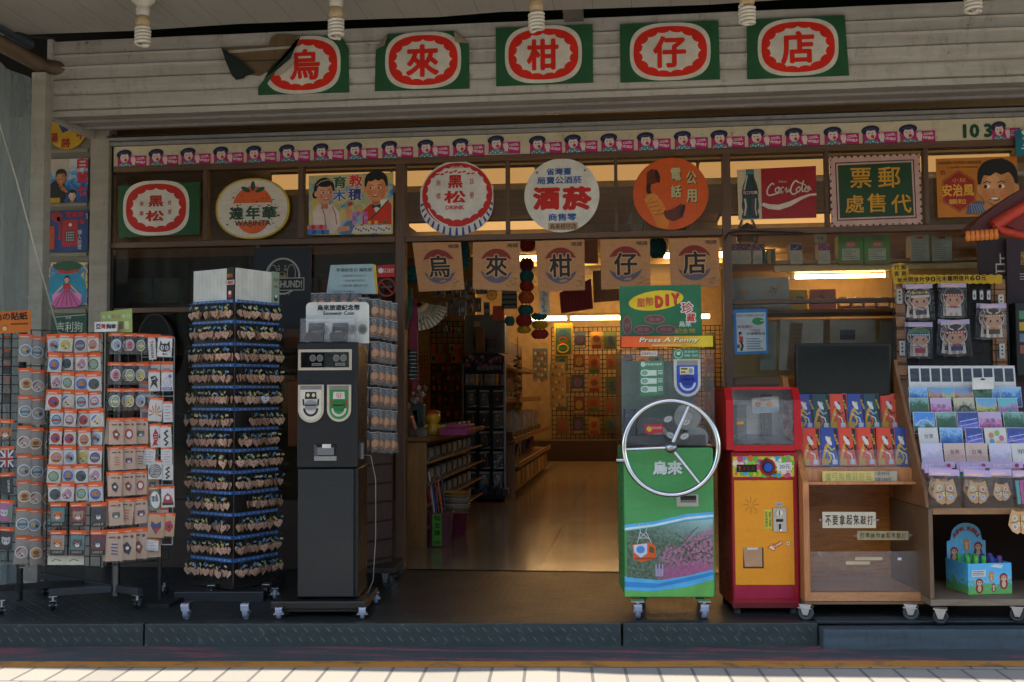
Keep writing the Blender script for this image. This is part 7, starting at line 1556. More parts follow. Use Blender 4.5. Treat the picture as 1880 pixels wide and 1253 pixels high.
mb = MB(); L2 = G.at(1262, 917); mb.slab(L2, [(1242, 908), (1282, 908), (1282, 930), (1242, 930)], metal('#9a9c98', .3), .004, .004); mb.rect(L2, 1249, 910, 1278, 922, C('#101210', .3), .005); mb.rect(L2, 1249, 918, 1278, 923, metal('#6a6c68', .3), .006, .002); mb.build('coin_outlet', GT)
# clear case, what is in it, strip sign and header
AC = film(.06, .02, 1.3)
ub3, uc = u_(1143, 730), u_(1288, 730)
mb = MB(); mb.lbox(G, u_(1141, 730), u_(1312, 730), z_(820), z_(642), -.004, -.34, AC); mb.build('clear_case', GT)
mb = MB(); mk2 = C('#2a2c2c', .4); mb.lbox(G, u_(1150), u_(1300), z_(819), z_(800), -.05, -.3, mk2, .004); mb.lbox(G, u_(1150, 700), u_(1290, 700), z_(816), z_(660), -.27, -.3, C('#4a5a4e', .4)); mb.lbox(G, u_(1176), u_(1262), z_(818), z_(768), -.12, -.2, C('#3f4242', .35), .004)
mb.lbox(G, u_(1152), u_(1172), z_(818), z_(752), -.08, -.2, C('#2a3440', .4), .004)
for (x, y, r) in ((1262, 766, 26), (1208, 800, 20), (1280, 805, 22)): mb.cyl(G.pt(x, y, -.1), G.pt(x, y, -.14), r*.0025, metal('#7d807c', .35), 22); mb.cyl(G.pt(x, y, -.08), G.pt(x, y, -.14), r*.001, metal('#9a9c98', .3), 12)
mb.build('press_gears', GT)
mb = MB(); L3 = G.at(1230, 770)
for x, y, a in ((1228, 770, -.4), (1262, 776, -.5), (1232, 800, .5), (1258, 802, -.4)): mb.ell(L3, x, y, 9, 6, C('#6a6c6a', .4), -.03, .002, 18, 2, 0, 2*pi, a); mb.ell(L3, x, y, 7.6, 4.8, C('#a8aaa4', .4), -.0294, 0, 16, 2, 0, 2*pi, a); mb.text(L3, '烏來', x, y, 4, C('#4a4c4a', .4), -.0288, 9, 0, a)
mb.build('penny_samples', GT)
mb = MB(); L4 = G.at(1197, 695); gp2 = C('#2f6a45', .4); w = C('#a8b8a8', .4)
mb.slab(L4, [(1175, 664), (1219, 662), (1219, 726), (1175, 728)], gp2, -.01, .002); mb.text(L4, '遊客操作順序', 1200, 669, 5, w, -.0085, 32, .01); mb.ell(L4, 1181, 669, 4, 5, w, -.0085, 0, 12)
for i in range(3): mb.ell(L4, 1185, 685+i*15, 8.5, 6, w, -.0085, 0, 16, 3); mb.rect(L4, 1184, 680+i*15, 1206, 690+i*15, w, -.0084); mb.ell(L4, 1184, 685+i*15, 6, 4.4, C('#6a8a74', .4), -.0078, 0, 12); [mb.rect(L4, 1208, 680+i*15+j*3, 1217, 681.4+i*15+j*3, w, -.0085) for j in range(3)]
mb.build('instruction_panel', GT)
mb = MB(); mb.slab(L4, [(1177, 645), (1207, 645), (1207, 654), (1177, 654)], C('#b3aca0', .5), -.002, .001); mb.text(L4, '需要硬幣50元', 1192, 649.5, 5, C('#6a2a24', .5), -.0005, 27); L5 = G.at(1200, 788); mb.slab(L5, [(1184, 780), (1217, 779), (1217, 795), (1184, 796)], C('#a8282a', .4), -.002, .001); mb.ell(L5, 1192, 788, 5, 5, C('#c09a3a', .4), -.0005, 0, 12); mb.text(L5, '請勿投幣', 1206, 786, 4.5, w, -.0005, 17); mb.build('notice_sticker', GT)
L6 = G.at(1262, 690); mb = MB(); sh = lambda d, yt: [(1237+d, yt), (1286-d, yt)]+[(1261.5+(24.5-d)*math.cos(a), 704+(24.5-d)*math.sin(a)) for a in [pi*i/16 for i in range(17)]]
mb.slab(L6, sh(0, 660), C('#a8a69c', .4), .004, .006); mb.slab(L6, sh(5, 671), C('#26429a', .35), .0052, .001); mb.rect(L6, 1243, 662, 1281, 671, C('#77756c', .5), .0056); mb.rect(L6, 1248, 674, 1274, 688, C('#b3ad74', .4), .006); mb.rect(L6, 1250, 676, 1262, 679, C('#3a3a2a', .5), .0066); mb.rect(L6, 1250, 682, 1258, 685, C('#8a3a24', .5), .0066); mb.ell(L6, 1268, 681, 4, 5, C('#6a78a0', .4), .0066, 0, 10)
mb.ring(L6, 1262, 703, 15, 15, 4, C('#b0aca4', .4), .006, 20, 0, pi); mb.ell(L6, 1262, 697, 13, 9, C('#1a2f78', .3), .016, .01, 18); mb.rect(L6, 1252, 696, 1273, 698, C('#0c1230', .3), .0166)
for x, y in ((1240, 663), (1283, 663), (1240, 690), (1283, 690), (1240, 712), (1283, 712)): mb.ell(L6, x, y, 1.3, 1.3, STEEL, .0055, .001, 8)
mb.build('coin_slot', GT)
mb = MB(); mb.slab(L6, [(1236, 641), (1284, 640), (1284, 658), (1236, 660)], C('#2a6f4c', .4), .002, .003); mb.ell(L6, 1246, 650, 8, 8.5, C('#a8b8a8', .4), .003, 0, 18); mb.ell(L6, 1246, 650, 7, 7.4, C('#2a6f4c', .4), .0036, 0, 18); animal(mb, L6, 1246, 649, 3.4, '#a8b8a8', .0042, 'r'); [mb.text(L6, s_, 1269, y, 4.6, w, .003, 26) for s_, y in (('遊客操作', 646), ('先轉輪・再投幣', 653))]; mb.build('green_notice', GT)
mb = MB(); L7 = G.at(1224, 627); n = 14
for i in range(n): a, b = 1140+167*i/n, 1140+167*(i+1)/n; mb.slab(L7, [(a, 618), (b, 618), (b, 638), (a, 638)], C(hexmix('#c04a1c', '#b8a022', min(1, max(0, i/n*1.3-.1))), .4), .03, .005)
mb.text(L7, 'Press A Penny', 1228, 627, 11, C('#2a1a14', .5), .031, 108, .02, 0, .25); mb.text(L7, 'Press A Penny', 1227, 626, 11, C('#c9c0a4', .4), .032, 108, .02, 0, .25); mb.rect(L7, 1195, 634, 1250, 635.2, C('#c9b88a', .5), .031); mb.build('strip_sign', GT)
mb = MB(); q8 = C('#b3ae9a', .5); mb.slab(G, [(1137, 526), (1287, 523), (1289, 618), (1139, 618)], C('#1f5a38', .35, 0, .2), -.03, .01, C('#a8aca8', .3)); L8 = G.at(1212, 572); o = -.0285
mb.ell(L8, 1206, 551, 51, 18, C('#c0a41c', .35), o, 0, 32, 2, 0, 2*pi, -.12); mb.ring(L8, 1206, 551, 51, 18, 1, C('#c9c09a', .4), o+.0004, 32) if False else None
for i, (ch, x, y) in enumerate((('壓', 1178, 555), ('幣', 1194, 553))): mb.text(L8, ch, x, y, 16, C('#a8541c', .4), o+.0012, 15, .035)
for ch, x, y in (('D', 1211, 553), ('I', 1226, 550), ('Y', 1241, 548)): mb.text(L8, ch, x+1, y+1, 22, C('#4a1410', .5), o+.0012, 15 if ch != 'I' else 6, .06); mb.text(L8, ch, x, y, 22, C('#b02a1c', .4), o+.0026, 15 if ch != 'I' else 6, .06)
for ch, x, y, h in (('珍', 1263, 565, 20), ('藏', 1270, 583, 16)): mb.text(L8, ch, x, y, h*1.22, C('#c0bcb0', .4), o+.001, None, .09); mb.text(L8, ch, x, y, h, C('#a0241c', .4), o+.003, None, .02)
mb.text(L8, '烏來', 1259, 595, 11, C('#b0b8ac', .4), o+.001, 23, .02); mb.text(L8, '紀念幣', 1259, 608, 10, C('#8a7a2a', .4), o+.001, 38, .02)
for x, y, rx, ry in ((1152, 597, 9, 19), (1203, 586, 20, 9.5), (1182, 605, 20, 9.5), (1224, 605, 20, 9.5)): mb.ell(L8, x, y, rx, ry, C('#5a3a36', .35), o+.001, 0, 24); mb.ring(L8, x, y, rx*.94, ry*.9, 1, C('#8a6860', .4), o+.0016, 24); mb.text(L8, '烏來', x, y, 7 if ry < 15 else 9, C('#7d5a54', .4), o+.0016, rx*1.1)
mb.build('header_sign', GT)
# wheel
wc = (1232, 822); Wc = G.pt(*wc, .10); kx = G.mpp(*wc, .10); RW = 86.5*kx; tl = rad(0)
fw = lambda a, r, o=0: Wc+G.u*(r*math.cos(a))+G.v*(r*math.sin(a))+G.n*o
chr_ = metal('#c6c8ca', .1)
WT = MB(); WT.tube([fw(2*pi*i/64, RW) for i in range(64)], .013, chr_, 12, True); ho = WT.build('hand_wheel', GT)
mb = MB()
for a in (rad(182), rad(66), rad(-52)): mb.tube([fw(a, .02, -.01), fw(a, RW-.005, 0)], [.0105, .008], chr_, 10)
o_ = mb.build('spoke', None); o_.data.transform(mw(GT).inverted()); o_.parent = ho
mb = MB(); mb.lathe(Wc, [(0, .022), (.012, .022), (.016, .016), (.026, .014), (.028, 0), (.028, -.02), (.012, -.022), (.012, -.16)], metal('#8d9092', .25), 24, G.n); o_ = mb.build('hub', None); o_.data.transform(mw(GT).inverted()); o_.parent = ho
mb = MB(); a = fw(rad(196), RW-.01); mb.tube([a, a-G.u*.03, a-G.u*.055], [.01, .014, .012], metal('#a8aaac', .2), 12); o_ = mb.build('handle_knob', None); o_.data.transform(mw(GT).inverted()); o_.parent = ho
for p in ((1171, 1136), (1293, 1136), (1180, 1110), (1285, 1110)): caster(GT, ground(*p), .034, .024, .05, GREYRUB, p[1] > 1120, z_(1098))

# ---------------------------------------------------------------- red and yellow ball vending machine
M_ = front(1400, 1128, KY); MT = thing('vending_machine', 'red and yellow coin ball vending machine with a clear angled hood', 'vending machine', M_.o)
rd = weathered('#8a1420', '#6f0f1a', '#3a1414', 2, .38); rdb = weathered('#a3151c', '#8a1018', '#5a1a1a', 3, .35); zz = lambda y: M_.uv(1400, y)[1]; uu = lambda x, y=900: M_.uv(x, y)[0]
md = .40
mb = MB(); mb.lbox(M_, uu(1343), uu(1466), zz(1117), zz(828), 0, -md, rd, .01); mb.build('body', MT)
mb = MB(); mb.pbox(M_, 1349, 882, 1458, 1075, .006, .0, weathered('#c9801a', '#b87215', '#7a4a1c', 3, .35), .003); L = M_.at(1404, 980)
for i in range(8): a = i*pi/4; mb.line(L, [(1379+4*math.cos(a), 927+4*math.sin(a)), (1379+15*math.cos(a), 927+15*math.sin(a))], .9, C('#6a420c', .5), .0068)
dc = mb.build('door', MT)
def sub(mbx, name): o_ = mbx.build(name, None); o_.data.transform(mw(MT).inverted()); o_.parent = dc
mb = MB(); mb.slab(L, [(1419, 933), (1443, 933), (1443, 976), (1419, 976)], metal('#a5a49e', .3), .014, .008); mb.ell(L, 1430, 942, 6, 6, metal('#c0c0bc', .2), .019, .005, 18); mb.rect(L, 1429, 937, 1431, 947, C('#2a2a2a', .4), .0196); mb.rect(L, 1424, 953, 1437, 958, C('#141414', .4), .016, .002); mb.rect(L, 1429, 962, 1433, 974, C('#141414', .4), .016, .002); mb.rect(L, 1430, 971, 1434, 975, metal('#c9c9c6', .2), .022, .006)
for x, y in ((1421, 935), (1441, 935), (1421, 974), (1441, 974)): mb.ell(L, x, y, 1.3, 1.3, STEEL, .0155, .001, 8)
mb.rect(L, 1424, 923, 1437, 930, C('#a8a69c', .5), .008, .001); mb.text(L, '20元', 1430.5, 926.5, 4, C('#3a3a3a', .5), .009, 9); sub(mb, 'coin_slot')
mb = MB(); mb.slab(L, [(1403, 936), (1417, 936), (1417, 971), (1403, 971)], C('#b3a83a', .5), .0075, .001); mb.text(L, '此不找零', 1413.5, 953, 6.5, C('#2a2a1a', .5), .0085, 5, 0, vert=True); mb.text(L, '投幣請確認', 1407, 953, 5.4, C('#2a2a1a', .5), .0085, 4.4, 0, vert=True); sub(mb, 'coin_label')
mb = MB(); mb.rect(L, 1363, 1005, 1400, 1042, C('#3a2416', .6), .0066); mb.poly(L, [(1363, 1005), (1400, 1005), (1399, 1040), (1366, 1040)], C('#a07a58', .5, 0, .2), .0072); mb.rect(L, 1398, 1005, 1400.5, 1043, C('#2a1810', .5), .0078); mb.rect(L, 1363, 1040.5, 1400.5, 1043, C('#3a2416', .5), .0078); mb.rect(L, 1371, 1005, 1390, 1009, C('#b8b4aa', .5), .0085, .001); sub(mb, 'ball_outlet')
mb = MB(); mb.slab(L, [(1407, 1006), (1419, 997), (1418, 1002), (1433, 992), (1436, 999), (1421, 1008), (1422, 1012)], C('#a32a24', .5), .0075, .001); mb.poly(L, [(1409.5, 1005.6), (1417.5, 999.5), (1417, 1003.6), (1432.5, 993.6), (1434.6, 998.4), (1420.4, 1006.8), (1421, 1010.4)], C('#c9b48a', .5), .0082); mb.text(L, 'OUT!', 1425, 1000.6, 6, C('#a32a24', .5), .0088, 15, .02, -.55); sub(mb, 'arrow_label')
mb = MB(); mb.ell(L, 1446, 998, 3.6, 3.6, metal('#b0b0ac', .25), .01, .004, 14); mb.ell(L, 1446, 998, 1.3, 1.3, C('#222222', .4), .0105, 0, 8); sub(mb, 'lock')
mb = MB(); mb.pbox(M_, 1349, 1077, 1458, 1100, .004, 0, C('#8a1030', .4), .002); mb.pbox(M_, 1345, 1106, 1464, 1117, .004, 0, C('#5a0f18', .4), .002); mb.build('kick_panel', MT)
mb = MB(); L2 = M_.at(1402, 856); P_ = []
mb.pbox(M_, 1345, 838, 1458, 876, .003, 0, C('#b8a02a', .35), .004); cs = ('#4a9a2a', '#c9a81c', '#c0601c', '#2f86b0', '#b03a6a', '#c9b8a0', '#7ab02a')
for i in range(120): x, y = R.uniform(1348, 1455), R.uniform(841, 873); r = R.uniform(3, 6); mb.ell(L2, x, y, r, r, C(cs[i % 7], .3), .0035+i*.00002, 0, 12)
mb.rect(L2, 1352, 853, 1389, 867, C('#170c0c', .25), .0066); [mb.rect(L2, 1357+i*8, 856, 1358.4+i*8, 864, C('#5a1410' if i else '#c9281c', .4), .0072) for i in range(4)]; mb.rect(L2, 1354, 857, 1359, 858, C('#c9281c', .4), .0073)
mb.ell(L2, 1409, 858, 15, 16, C('#8a1c14', .35), .0066, .001, 24); mb.ell(L2, 1409, 858, 10.5, 11, C('#101a2a', .3), .012, .006, 20); mb.ell(L2, 1409, 858, 7.5, 8, C('#1f4a9a', .3), .018, .006, 20)
for s_, x, y, r_ in (('START', 1402, 846, -.5), ('STOP', 1419, 870, -.5)): mb.text(L2, s_, x, y, 5, C('#16120e', .5), .0075, 17, .035, r_); 
mb.slab(L2, [(1426, 850), (1453, 849), (1453, 864), (1426, 865)], C('#bdbab2', .4), .008, .001); mb.text(L2, '20元', 1440, 857, 8, C('#3a3d44', .5), .0092, 20, .01); mb.build('control_panel', MT)
# hood: side cheeks, frame and clear front that slopes back at the top
prof = [(.02, zz(826)), (.02, zz(735)), (-.03, zz(712)), (-md, zz(712)), (-md, zz(826))]
for x in (1332, 1456):
    u0, u1 = uu(x, 780), uu(x+13, 780); mb = MB(); A = [M_.w(u0, v, o) for o, v in prof]; B = [M_.w(u1, v, o) for o, v in prof]; n = len(A)
    mb.add(A+B, [list(range(n))[::-1], list(range(n, 2*n))]+[(i, (i+1) % n, n+(i+1) % n, n+i) for i in range(n)], rdb); mb.build('hood_side', MT)
u0, u1 = uu(1345, 780), uu(1456, 780); mb = MB(); mb.lbox(M_, u0, u1, zz(828), zz(817), .022, -md, rdb); mb.build('hood_sill', MT); mb = MB(); mb.lbox(M_, u0, u1, zz(716), zz(712)+.004, -.03, -md, rdb); mb.build('hood_top', MT)
mb = MB(); mb.add([M_.w(u0, zz(817), .012), M_.w(u1, zz(817), .012), M_.w(u1, zz(735), .012), M_.w(u0, zz(735), .012), M_.w(u1, zz(716), -.032), M_.w(u0, zz(716), -.032)], [(0, 1, 2, 3), (3, 2, 4, 5)], film(.07, .1, 2.4)); mb.build('hood_window', MT)
mb = MB(); mb.lbox(M_, u0, u1, zz(817), zz(716), -.2, -.21, metal('#8d9090', .3)); mb.add([M_.w(u0, zz(815), .0), M_.w(u1, zz(815), .0), M_.w(u1, zz(800), -.2), M_.w(u0, zz(800), -.2)], [(0, 1, 2, 3)], metal('#7d8080', .3)); mb.lbox(M_, uu(1415), uu(1432), zz(815), zz(725), -.15, -.2, C('#3a3f40', .4)); mb.lbox(M_, uu(1362), uu(1380), zz(815), zz(745), -.1, -.2, C('#55605c', .3)); mb.build('hopper', MT)
mb = MB(); L3 = M_.at(1408, 742); mb.slab(L3, [(1382, 731), (1431, 728), (1432, 757), (1383, 760)], C('#b0a696', .5), -.02, .001); mb.rect(L3, 1384, 748, 1430, 757, C('#7f9aa8', .5), -.0188); mb.text(L3, '遊戲說明', 1406, 735, 4, C('#a0503a', .5), -.0185, 18); [mb.ell(L3, x, 743, 6, 5.4, C(c, .5), -.0185, 0, 10) for x, c in ((1393, '#a06a4a'), (1414, '#b0803a'))]; mb.rect(L3, 1351, 774, 1364, 779, C('#c07a1c', .4), .015, .001); mb.build('notice_sticker', MT)
mb = MB(); [mb.cyl(M_.w(uu(x), 0, o), M_.w(uu(x), zz(1116), o), .017, C('#2a2a2c', .5), 12) for x in (1353, 1456) for o in (-.04, -.34)]; mb.build('foot', MT)
# ---------------------------------------------------------------- wooden cabinet with a screen and boxed slingshot planes
CB = front(1590, 1136, KY); CB = PL(CB.w(0, 0, -.03), KY); CT = thing('display_cabinet', 'open wooden display cabinet on casters with sloping tiers of boxed toys', 'cabinet', CB.o)
wc1 = wood('#8a5530', '#b87844', 1, .4, 2); wc2 = wood('#7d4714', '#b36c1e', 1, .35, 0); wpl = wood('#8a5a34', '#b07c4e', 2.2, .6, 0)
cz = lambda y: CB.uv(1590, y)[1]; cu = lambda x, y=1000: CB.uv(x, y)[0]; cdp = .46
L_, R_ = cu(1476), cu(1703)
prof = [(0, cz(1104)), (0, cz(886)), (-.06, cz(862)), (-.30, cz(756)), (-.38, cz(690)), (-cdp, cz(686)), (-cdp, cz(1104))]
for u, lab in ((L_, 0), (R_-.028, 1)):
    mb = MB(); A = [CB.w(u, v, o) for o, v in prof]; B = [CB.w(u+.028, v, o) for o, v in prof]; n = len(A)
    mb.add(A+B, [list(range(n))[::-1], list(range(n, 2*n))]+[(i, (i+1) % n, n+(i+1) % n, n+i) for i in range(n)], wc1); mb.build('side_panel', CT)
a, b = L_+.0285, R_-.0285
mb = MB(); mb.lbox(CB, a, b, cz(1104), cz(686), -cdp+.02, -cdp, wc2); mb.build('back_panel', CT)
mb = MB(); mb.lbox(CB, a, b, cz(1104), cz(1088), -.002, -cdp+.021, wpl); mb.lbox(CB, L_, R_, cz(1108)-.004, cz(1104)-.002, .004, -cdp, C('#6a5138', .6)); mb.build('bottom_board', CT)
mb = MB(); mb.lbox(CB, a, b, cz(890), cz(885), -.002, -cdp+.021, wc1); mb.build('shelf', CT)
mb = MB(); mb.lbox(CB, a, b, cz(888)+.006, cz(862), -.05, -.062, wc1); mb.build('front_board', CT)
for o0, y in ((-.10, 862), (-.24, 794)): mb = MB(); mb.lbox(CB, a, b, cz(y)-.006, cz(y)+.006, o0+.04, o0-.12, wc1); mb.build('tier', CT)
mb = MB(); mb.add([CB.w(a, cz(864), -.055), CB.w(b, cz(864), -.055), CB.w(b, cz(828), -.075), CB.w(a, cz(828), -.075)], [(0, 1, 2, 3)], film(.1, .08, .9)); mb.build('clear_guard', CT)
mb = MB(); mb.lbox(CB, a, b, cz(1088)+.002, cz(1014), -.02, -.023, film(.12, .08, .8)); 
for x0, y0, x1, y1 in ((1570, 1023, 1620, 1029), (1553, 1031, 1597, 1037)): mb.rect(CB, x0, y0, x1, y1, C('#a89a7a', .6), -.018)
mb.rect(CB, 1648, 1024, 1655, 1029, C('#b9b9b9', .4), -.018); mb.build('clear_panel', CT)
def note(mb, pl, x0, y0, x1, y1, c, txt, ink_='#1c1a18', h=None, o=0, bold=.012, tape=True):
    L = pl.at((x0+x1)/2, (y0+y1)/2, 0, o); mb.slab(L, [(x0, y0), (x1, y0+.6), (x1, y1), (x0, y1-.4)], C(c, .6, 0, .12, 30), o, .001)
    n = len(txt); h = h or (y1-y0)*.6; st_ = (x1-x0-8)/n
    for i, ch in enumerate(txt): mb.text(L, ch, x0+4+st_*(i+.5), (y0+y1)/2+R.uniform(-1, 1)*h*.08, h*R.uniform(.85, 1.1), C(ink_, .6), o+.0015, st_*.8, bold, R.uniform(-.1, .1))
    if tape:
        for e, x in ((-1, x0), (1, x1)): mb.rect(L, x-6, (y0+y1)/2-2, x+6, (y0+y1)/2+2, film(.2, .2, 1), o+.002)
mb = MB(); note(mb, CB, 1510, 940, 1608, 970, '#b3a58c', '不要拿起來敲打', o=-.012); mb.build('white_note', CT)
mb = MB(); note(mb, CB, 1574, 975, 1668, 992, '#8a7a55', '打壞請勿拿起來敲打', '#3a3a30', o=-.012); mb.build('tan_note', CT)
mb = MB(); note(mb, CB, 1510, 865, 1605, 887, '#b8a45f', '彈弓飛機好好玩', '#8a8a50', 14, -.028, .0, False); note(mb, CB, 1604, 865, 1647, 887, '#a09680', '支元', '#a09680', 6, -.0285, 0, False); L = CB.at(1625, 876); mb.text(L, '1支50元', 1624, 870, 7, C('#2a2622', .5), -.026, 26); mb.text(L, '3支120元', 1625, 881, 7, C('#2a2622', .5), -.026, 30); mb.build('price_note', CT)
mb = MB(); note(mb, CB, 1492, 735, 1587, 751, '#b39a88', '彈射竹蜻蜓50元3支120元', '#2a1c18', 8, -cdp+.026, .01, False); mb.build('pink_note', CT)
for p, br in (((1480, 1139), 0), ((1673, 1139), 0), ((1500, 1112), 0), ((1660, 1112), 0)): caster(CT, ground(*p), .036, .024, 1.2 if p[1] > 1120 else .5, C('#3a3b3c', .5), False, cz(1109))
bx_or = scenic('#b8381c', '#c04a1c', '#a83418', '#b8521e', .5); bx_bl = scenic('#2a3a78', '#33458a', '#28346a', '#3a4a90', .5); bx_gn = scenic('#1f3a3a', '#2a4a48', '#24403a', '#3a5a4a', .5)
def pbox_(c, ed, hd):
    q = lpl(.00262); t = thing('toy_box', '', 'box'); mb = MB(); mb.slab(q, [(-17, 0), (17, 0), (17, -72), (-17, -72)], c, .012, .024, C(ed, .4)); mb.build('carton', t)
    mb = MB(); o = .0127; y = C('#b8862a', .4); w = C('#c0bdb4', .35); k = C('#17161a', .4)
    mb.poly(q, [(9, -71), (16, -71), (16, -8), (13, -20)], k, o); mb.text(q, 'PLANE', 12.8, -50, 4, C('#b8962c', .4), o+.0006, 20, .03, 1.3)
    mb.line(q, [(-12, -14), (-6, -36), (2, -50)], [4, 6, 3], y, o); mb.ell(q, -1, -48, 3.6, 10, w, o+.0006, 0, 16, 2, 0, 2*pi, -.5); mb.ell(q, 1.5, -53, 1.8, 3.2, C(hd, .3), o+.0012, 0, 12, 2, 0, 2*pi, -.5); mb.line(q, [(-4, -40), (4, -30), (10, -34)], 3, C(hd, .3), o+.0009); mb.line(q, [(-8, -30), (6, -22), (9, -8)], 2.4, w, o+.0009); mb.line(q, [(-4, -30), (2, -16), (-2, -6)], 3, C('#c05a28' if hd != '#b8a41c' else '#b8a41c', .4), o+.0012)
    mb.rect(q, 4, -12, 13, -3, C('#a8a8b0', .4), o+.0006); mb.line(q, [(-15, -70), (-15, -2)], 1.5, C(ed, .4), o); mb.rect(q, -15, -14, -3, -2, C('#a8842a', .4), o+.0004); mb.build('cover_print', t); return t
bp = {'o': pbox_(bx_or, '#a82a1c', '#1c1c1e'), 'b': pbox_(bx_bl, '#2a2f5a', '#b8a41c'), 'g': pbox_(bx_gn, '#22302e', '#8a9aa8')}
cn2 = {'o': 'orange', 'b': 'blue', 'g': 'dark green'}; sn = set()
for y, o0, seq, xs in ((862, -.105, 'obooobo', None), (794, -.245, 'bgobgo', None)):
    fr = y == 862; xs = (1489, 1524, 1557, 1592, 1627, 1657) if fr else (1478, 1508, 1539, 1572, 1601, 1634)
    for i, x in enumerate(xs):
        for d in range(2):
            k = seq[i]; ob = bp[k] if k not in sn else dup(bp[k]); sn.add(k); p = CB.pt(x+(2 if d else 0), y, o0-.012-.03*d); p.z = cz(y)+.008
            ob.location = p; ob.rotation_euler = (-.14, R.uniform(-.02, .02), KY+R.uniform(-.05, .05)-.06); ob.scale = (1, 1, .98 if fr else .93)
            tag(ob, '%s boxed toy with a plane launcher, %s of the %s tier%s' % (cn2[k], ordn(i), 'front' if fr else 'back', ', standing behind another' if d else ''), 'box', 'boxed plane toys in the wooden cabinet')
# the screen
SC = PL(CB.w(0, 0, -.33), KY-.03, rad(-3)); mt = thing('monitor', 'black monitor switched off on top of the wooden cabinet', 'monitor', SC.o)
mb = MB(); mb.pbox(SC, 1461, 630, 1636, 728, 0, -.035, C('#101314', .35), .006); mb.build('casing', mt)
mb = MB(); L = SC.at(1548, 678); mb.rect(SC, 1466, 636, 1632, 722, C('#0f1718', .12), .0012); mb.build('screen', mt)
mb = MB(); mb.text(L, 'AOC', 1549, 724.7, 3.6, C('#8d9090', .4), .0015, 9, .02); [mb.ell(L, x, 725, 1, 1, C('#2a5a6a', .4), .0012, 0, 6) for x in (1468, 1473, 1478)]; mb.build('bezel_mark', mt)
mb = MB(); mb.lbox(SC, SC.uv(1540, 700)[0], SC.uv(1560, 700)[0], cz(735), cz(690), -.036, -.07, BLKM); mb.lbox(SC, SC.uv(1510, 700)[0], SC.uv(1590, 700)[0], cz(686)-.11, cz(686)-.095, .02, -.1, BLKM) if False else None; mb.build('stand', mt)

# ---------------------------------------------------------------- postcard stand
PS = front(1790, 1146, KY); PS = PL(PS.w(0, 0, -.03), KY); PT = thing('postcard_stand', 'stepped wooden stand of postcards on casters with an open shelf below', 'stand', PS.o)
pz = lambda y: PS.uv(1780, y)[1]; pu = lambda x, y=1000: PS.uv(x, y)[0]; PR = 1990
wp = wood('#4a3420', '#6d5034', 1.5, .55, 2); wph = wood('#6d4a2a', '#946a40', 1.5, .5, 0)
l, r = pu(1706), pu(PR); pd = .55
mb = MB(); mb.lbox(PS, l, r, pz(1113), pz(1101), .0, -pd, wood('#5a4a3a', '#7d6a54', 1.5, .6, 0), .003); mb.build('bottom_board', PT)
mb = MB(); mb.lbox(PS, l+.02, r-.02, pz(945), pz(933), .0, -pd, wph, .003); mb.build('front_rail', PT)
for u in (l, r-.022): mb = MB(); mb.lbox(PS, u, u+.02, pz(1100), pz(934), -.003, -pd, wp, .002); mb.build('side_panel', PT)
mb = MB(); mb.lbox(PS, l+.021, r-.023, pz(1100), pz(946), -pd+.02, -pd, C('#2a1a12', .7)); mb.build('back_panel', PT)
prof = [(0, pz(932)), (-.02, pz(900)), (-.36, pz(690)), (-.40, pz(655)), (-.46, pz(655)), (-.46, pz(932))]
for u in (pu(1700, 932), pu(PR-8, 932)):
    mb = MB(); A = [PS.w(u, v, o) for o, v in prof]; B = [PS.w(u+.016, v, o) for o, v in prof]; n = len(A); mb.add(A+B, [list(range(n))[::-1], list(range(n, 2*n))]+[(i, (i+1) % n, n+(i+1) % n, n+i) for i in range(n)], wood('#5a3a20', '#7d5430', 1.5, .5, 2)); mb.build('slanted_side', PT)
for p in ((1727, 1146), (1868, 1142), (1740, 1115), (1860, 1115)): caster(PT, ground(*p), .034, .024, 1.3, C('#26282a', .5), False, pz(1114))
sky_ = '#a8b4c4'
kinds = {'forest': (scenic('#6f938a', '#35563a', '#1f4a26', '#16301c', .7), 'green forest'), 'blossom': (scenic('#a890ac', '#b06a90', '#8a3a6a', '#4a3040', .5), 'pink blossom'), 'lake': (scenic('#7aa0c0', '#30689a', '#1f4a86', '#1a3058', .6), 'blue water'), 'bridge': (scenic('#3a78b8', '#7aa0bc', '#2f5a34', '#244024', .45), 'blue sky bridge'), 'night': (scenic('#2a3a78', '#3a4a98', '#7a6ab0', '#2a2a4a', .5), 'violet night'), 'arch': (scenic('#a8a084', '#5a5a40', '#2a3424', '#7a7a5c', .5), 'stone arch'), 'sun': (scenic('#5a90b0', '#b8a032', '#3f6a24', '#24486a', .5), 'sunny valley'), 'white': (C('#bdb8b0', .4), 'white'), 'pale': (scenic('#b3acb8', '#a8a0b0', '#9a90a4', '#a898a0', .5), 'pale lilac'), 'tan': (scenic('#b39a8a', '#a8887a', '#9a7a70', '#a88a80', .5), 'pale brown'), 'teal': (scenic('#5aa0a4', '#a8487a', '#2f7a8a', '#2f5a44', .5), 'teal and pink'), 'dusk': (scenic('#6a86a4', '#b8741c', '#4a345a', '#24384a', .5), 'orange dusk')}
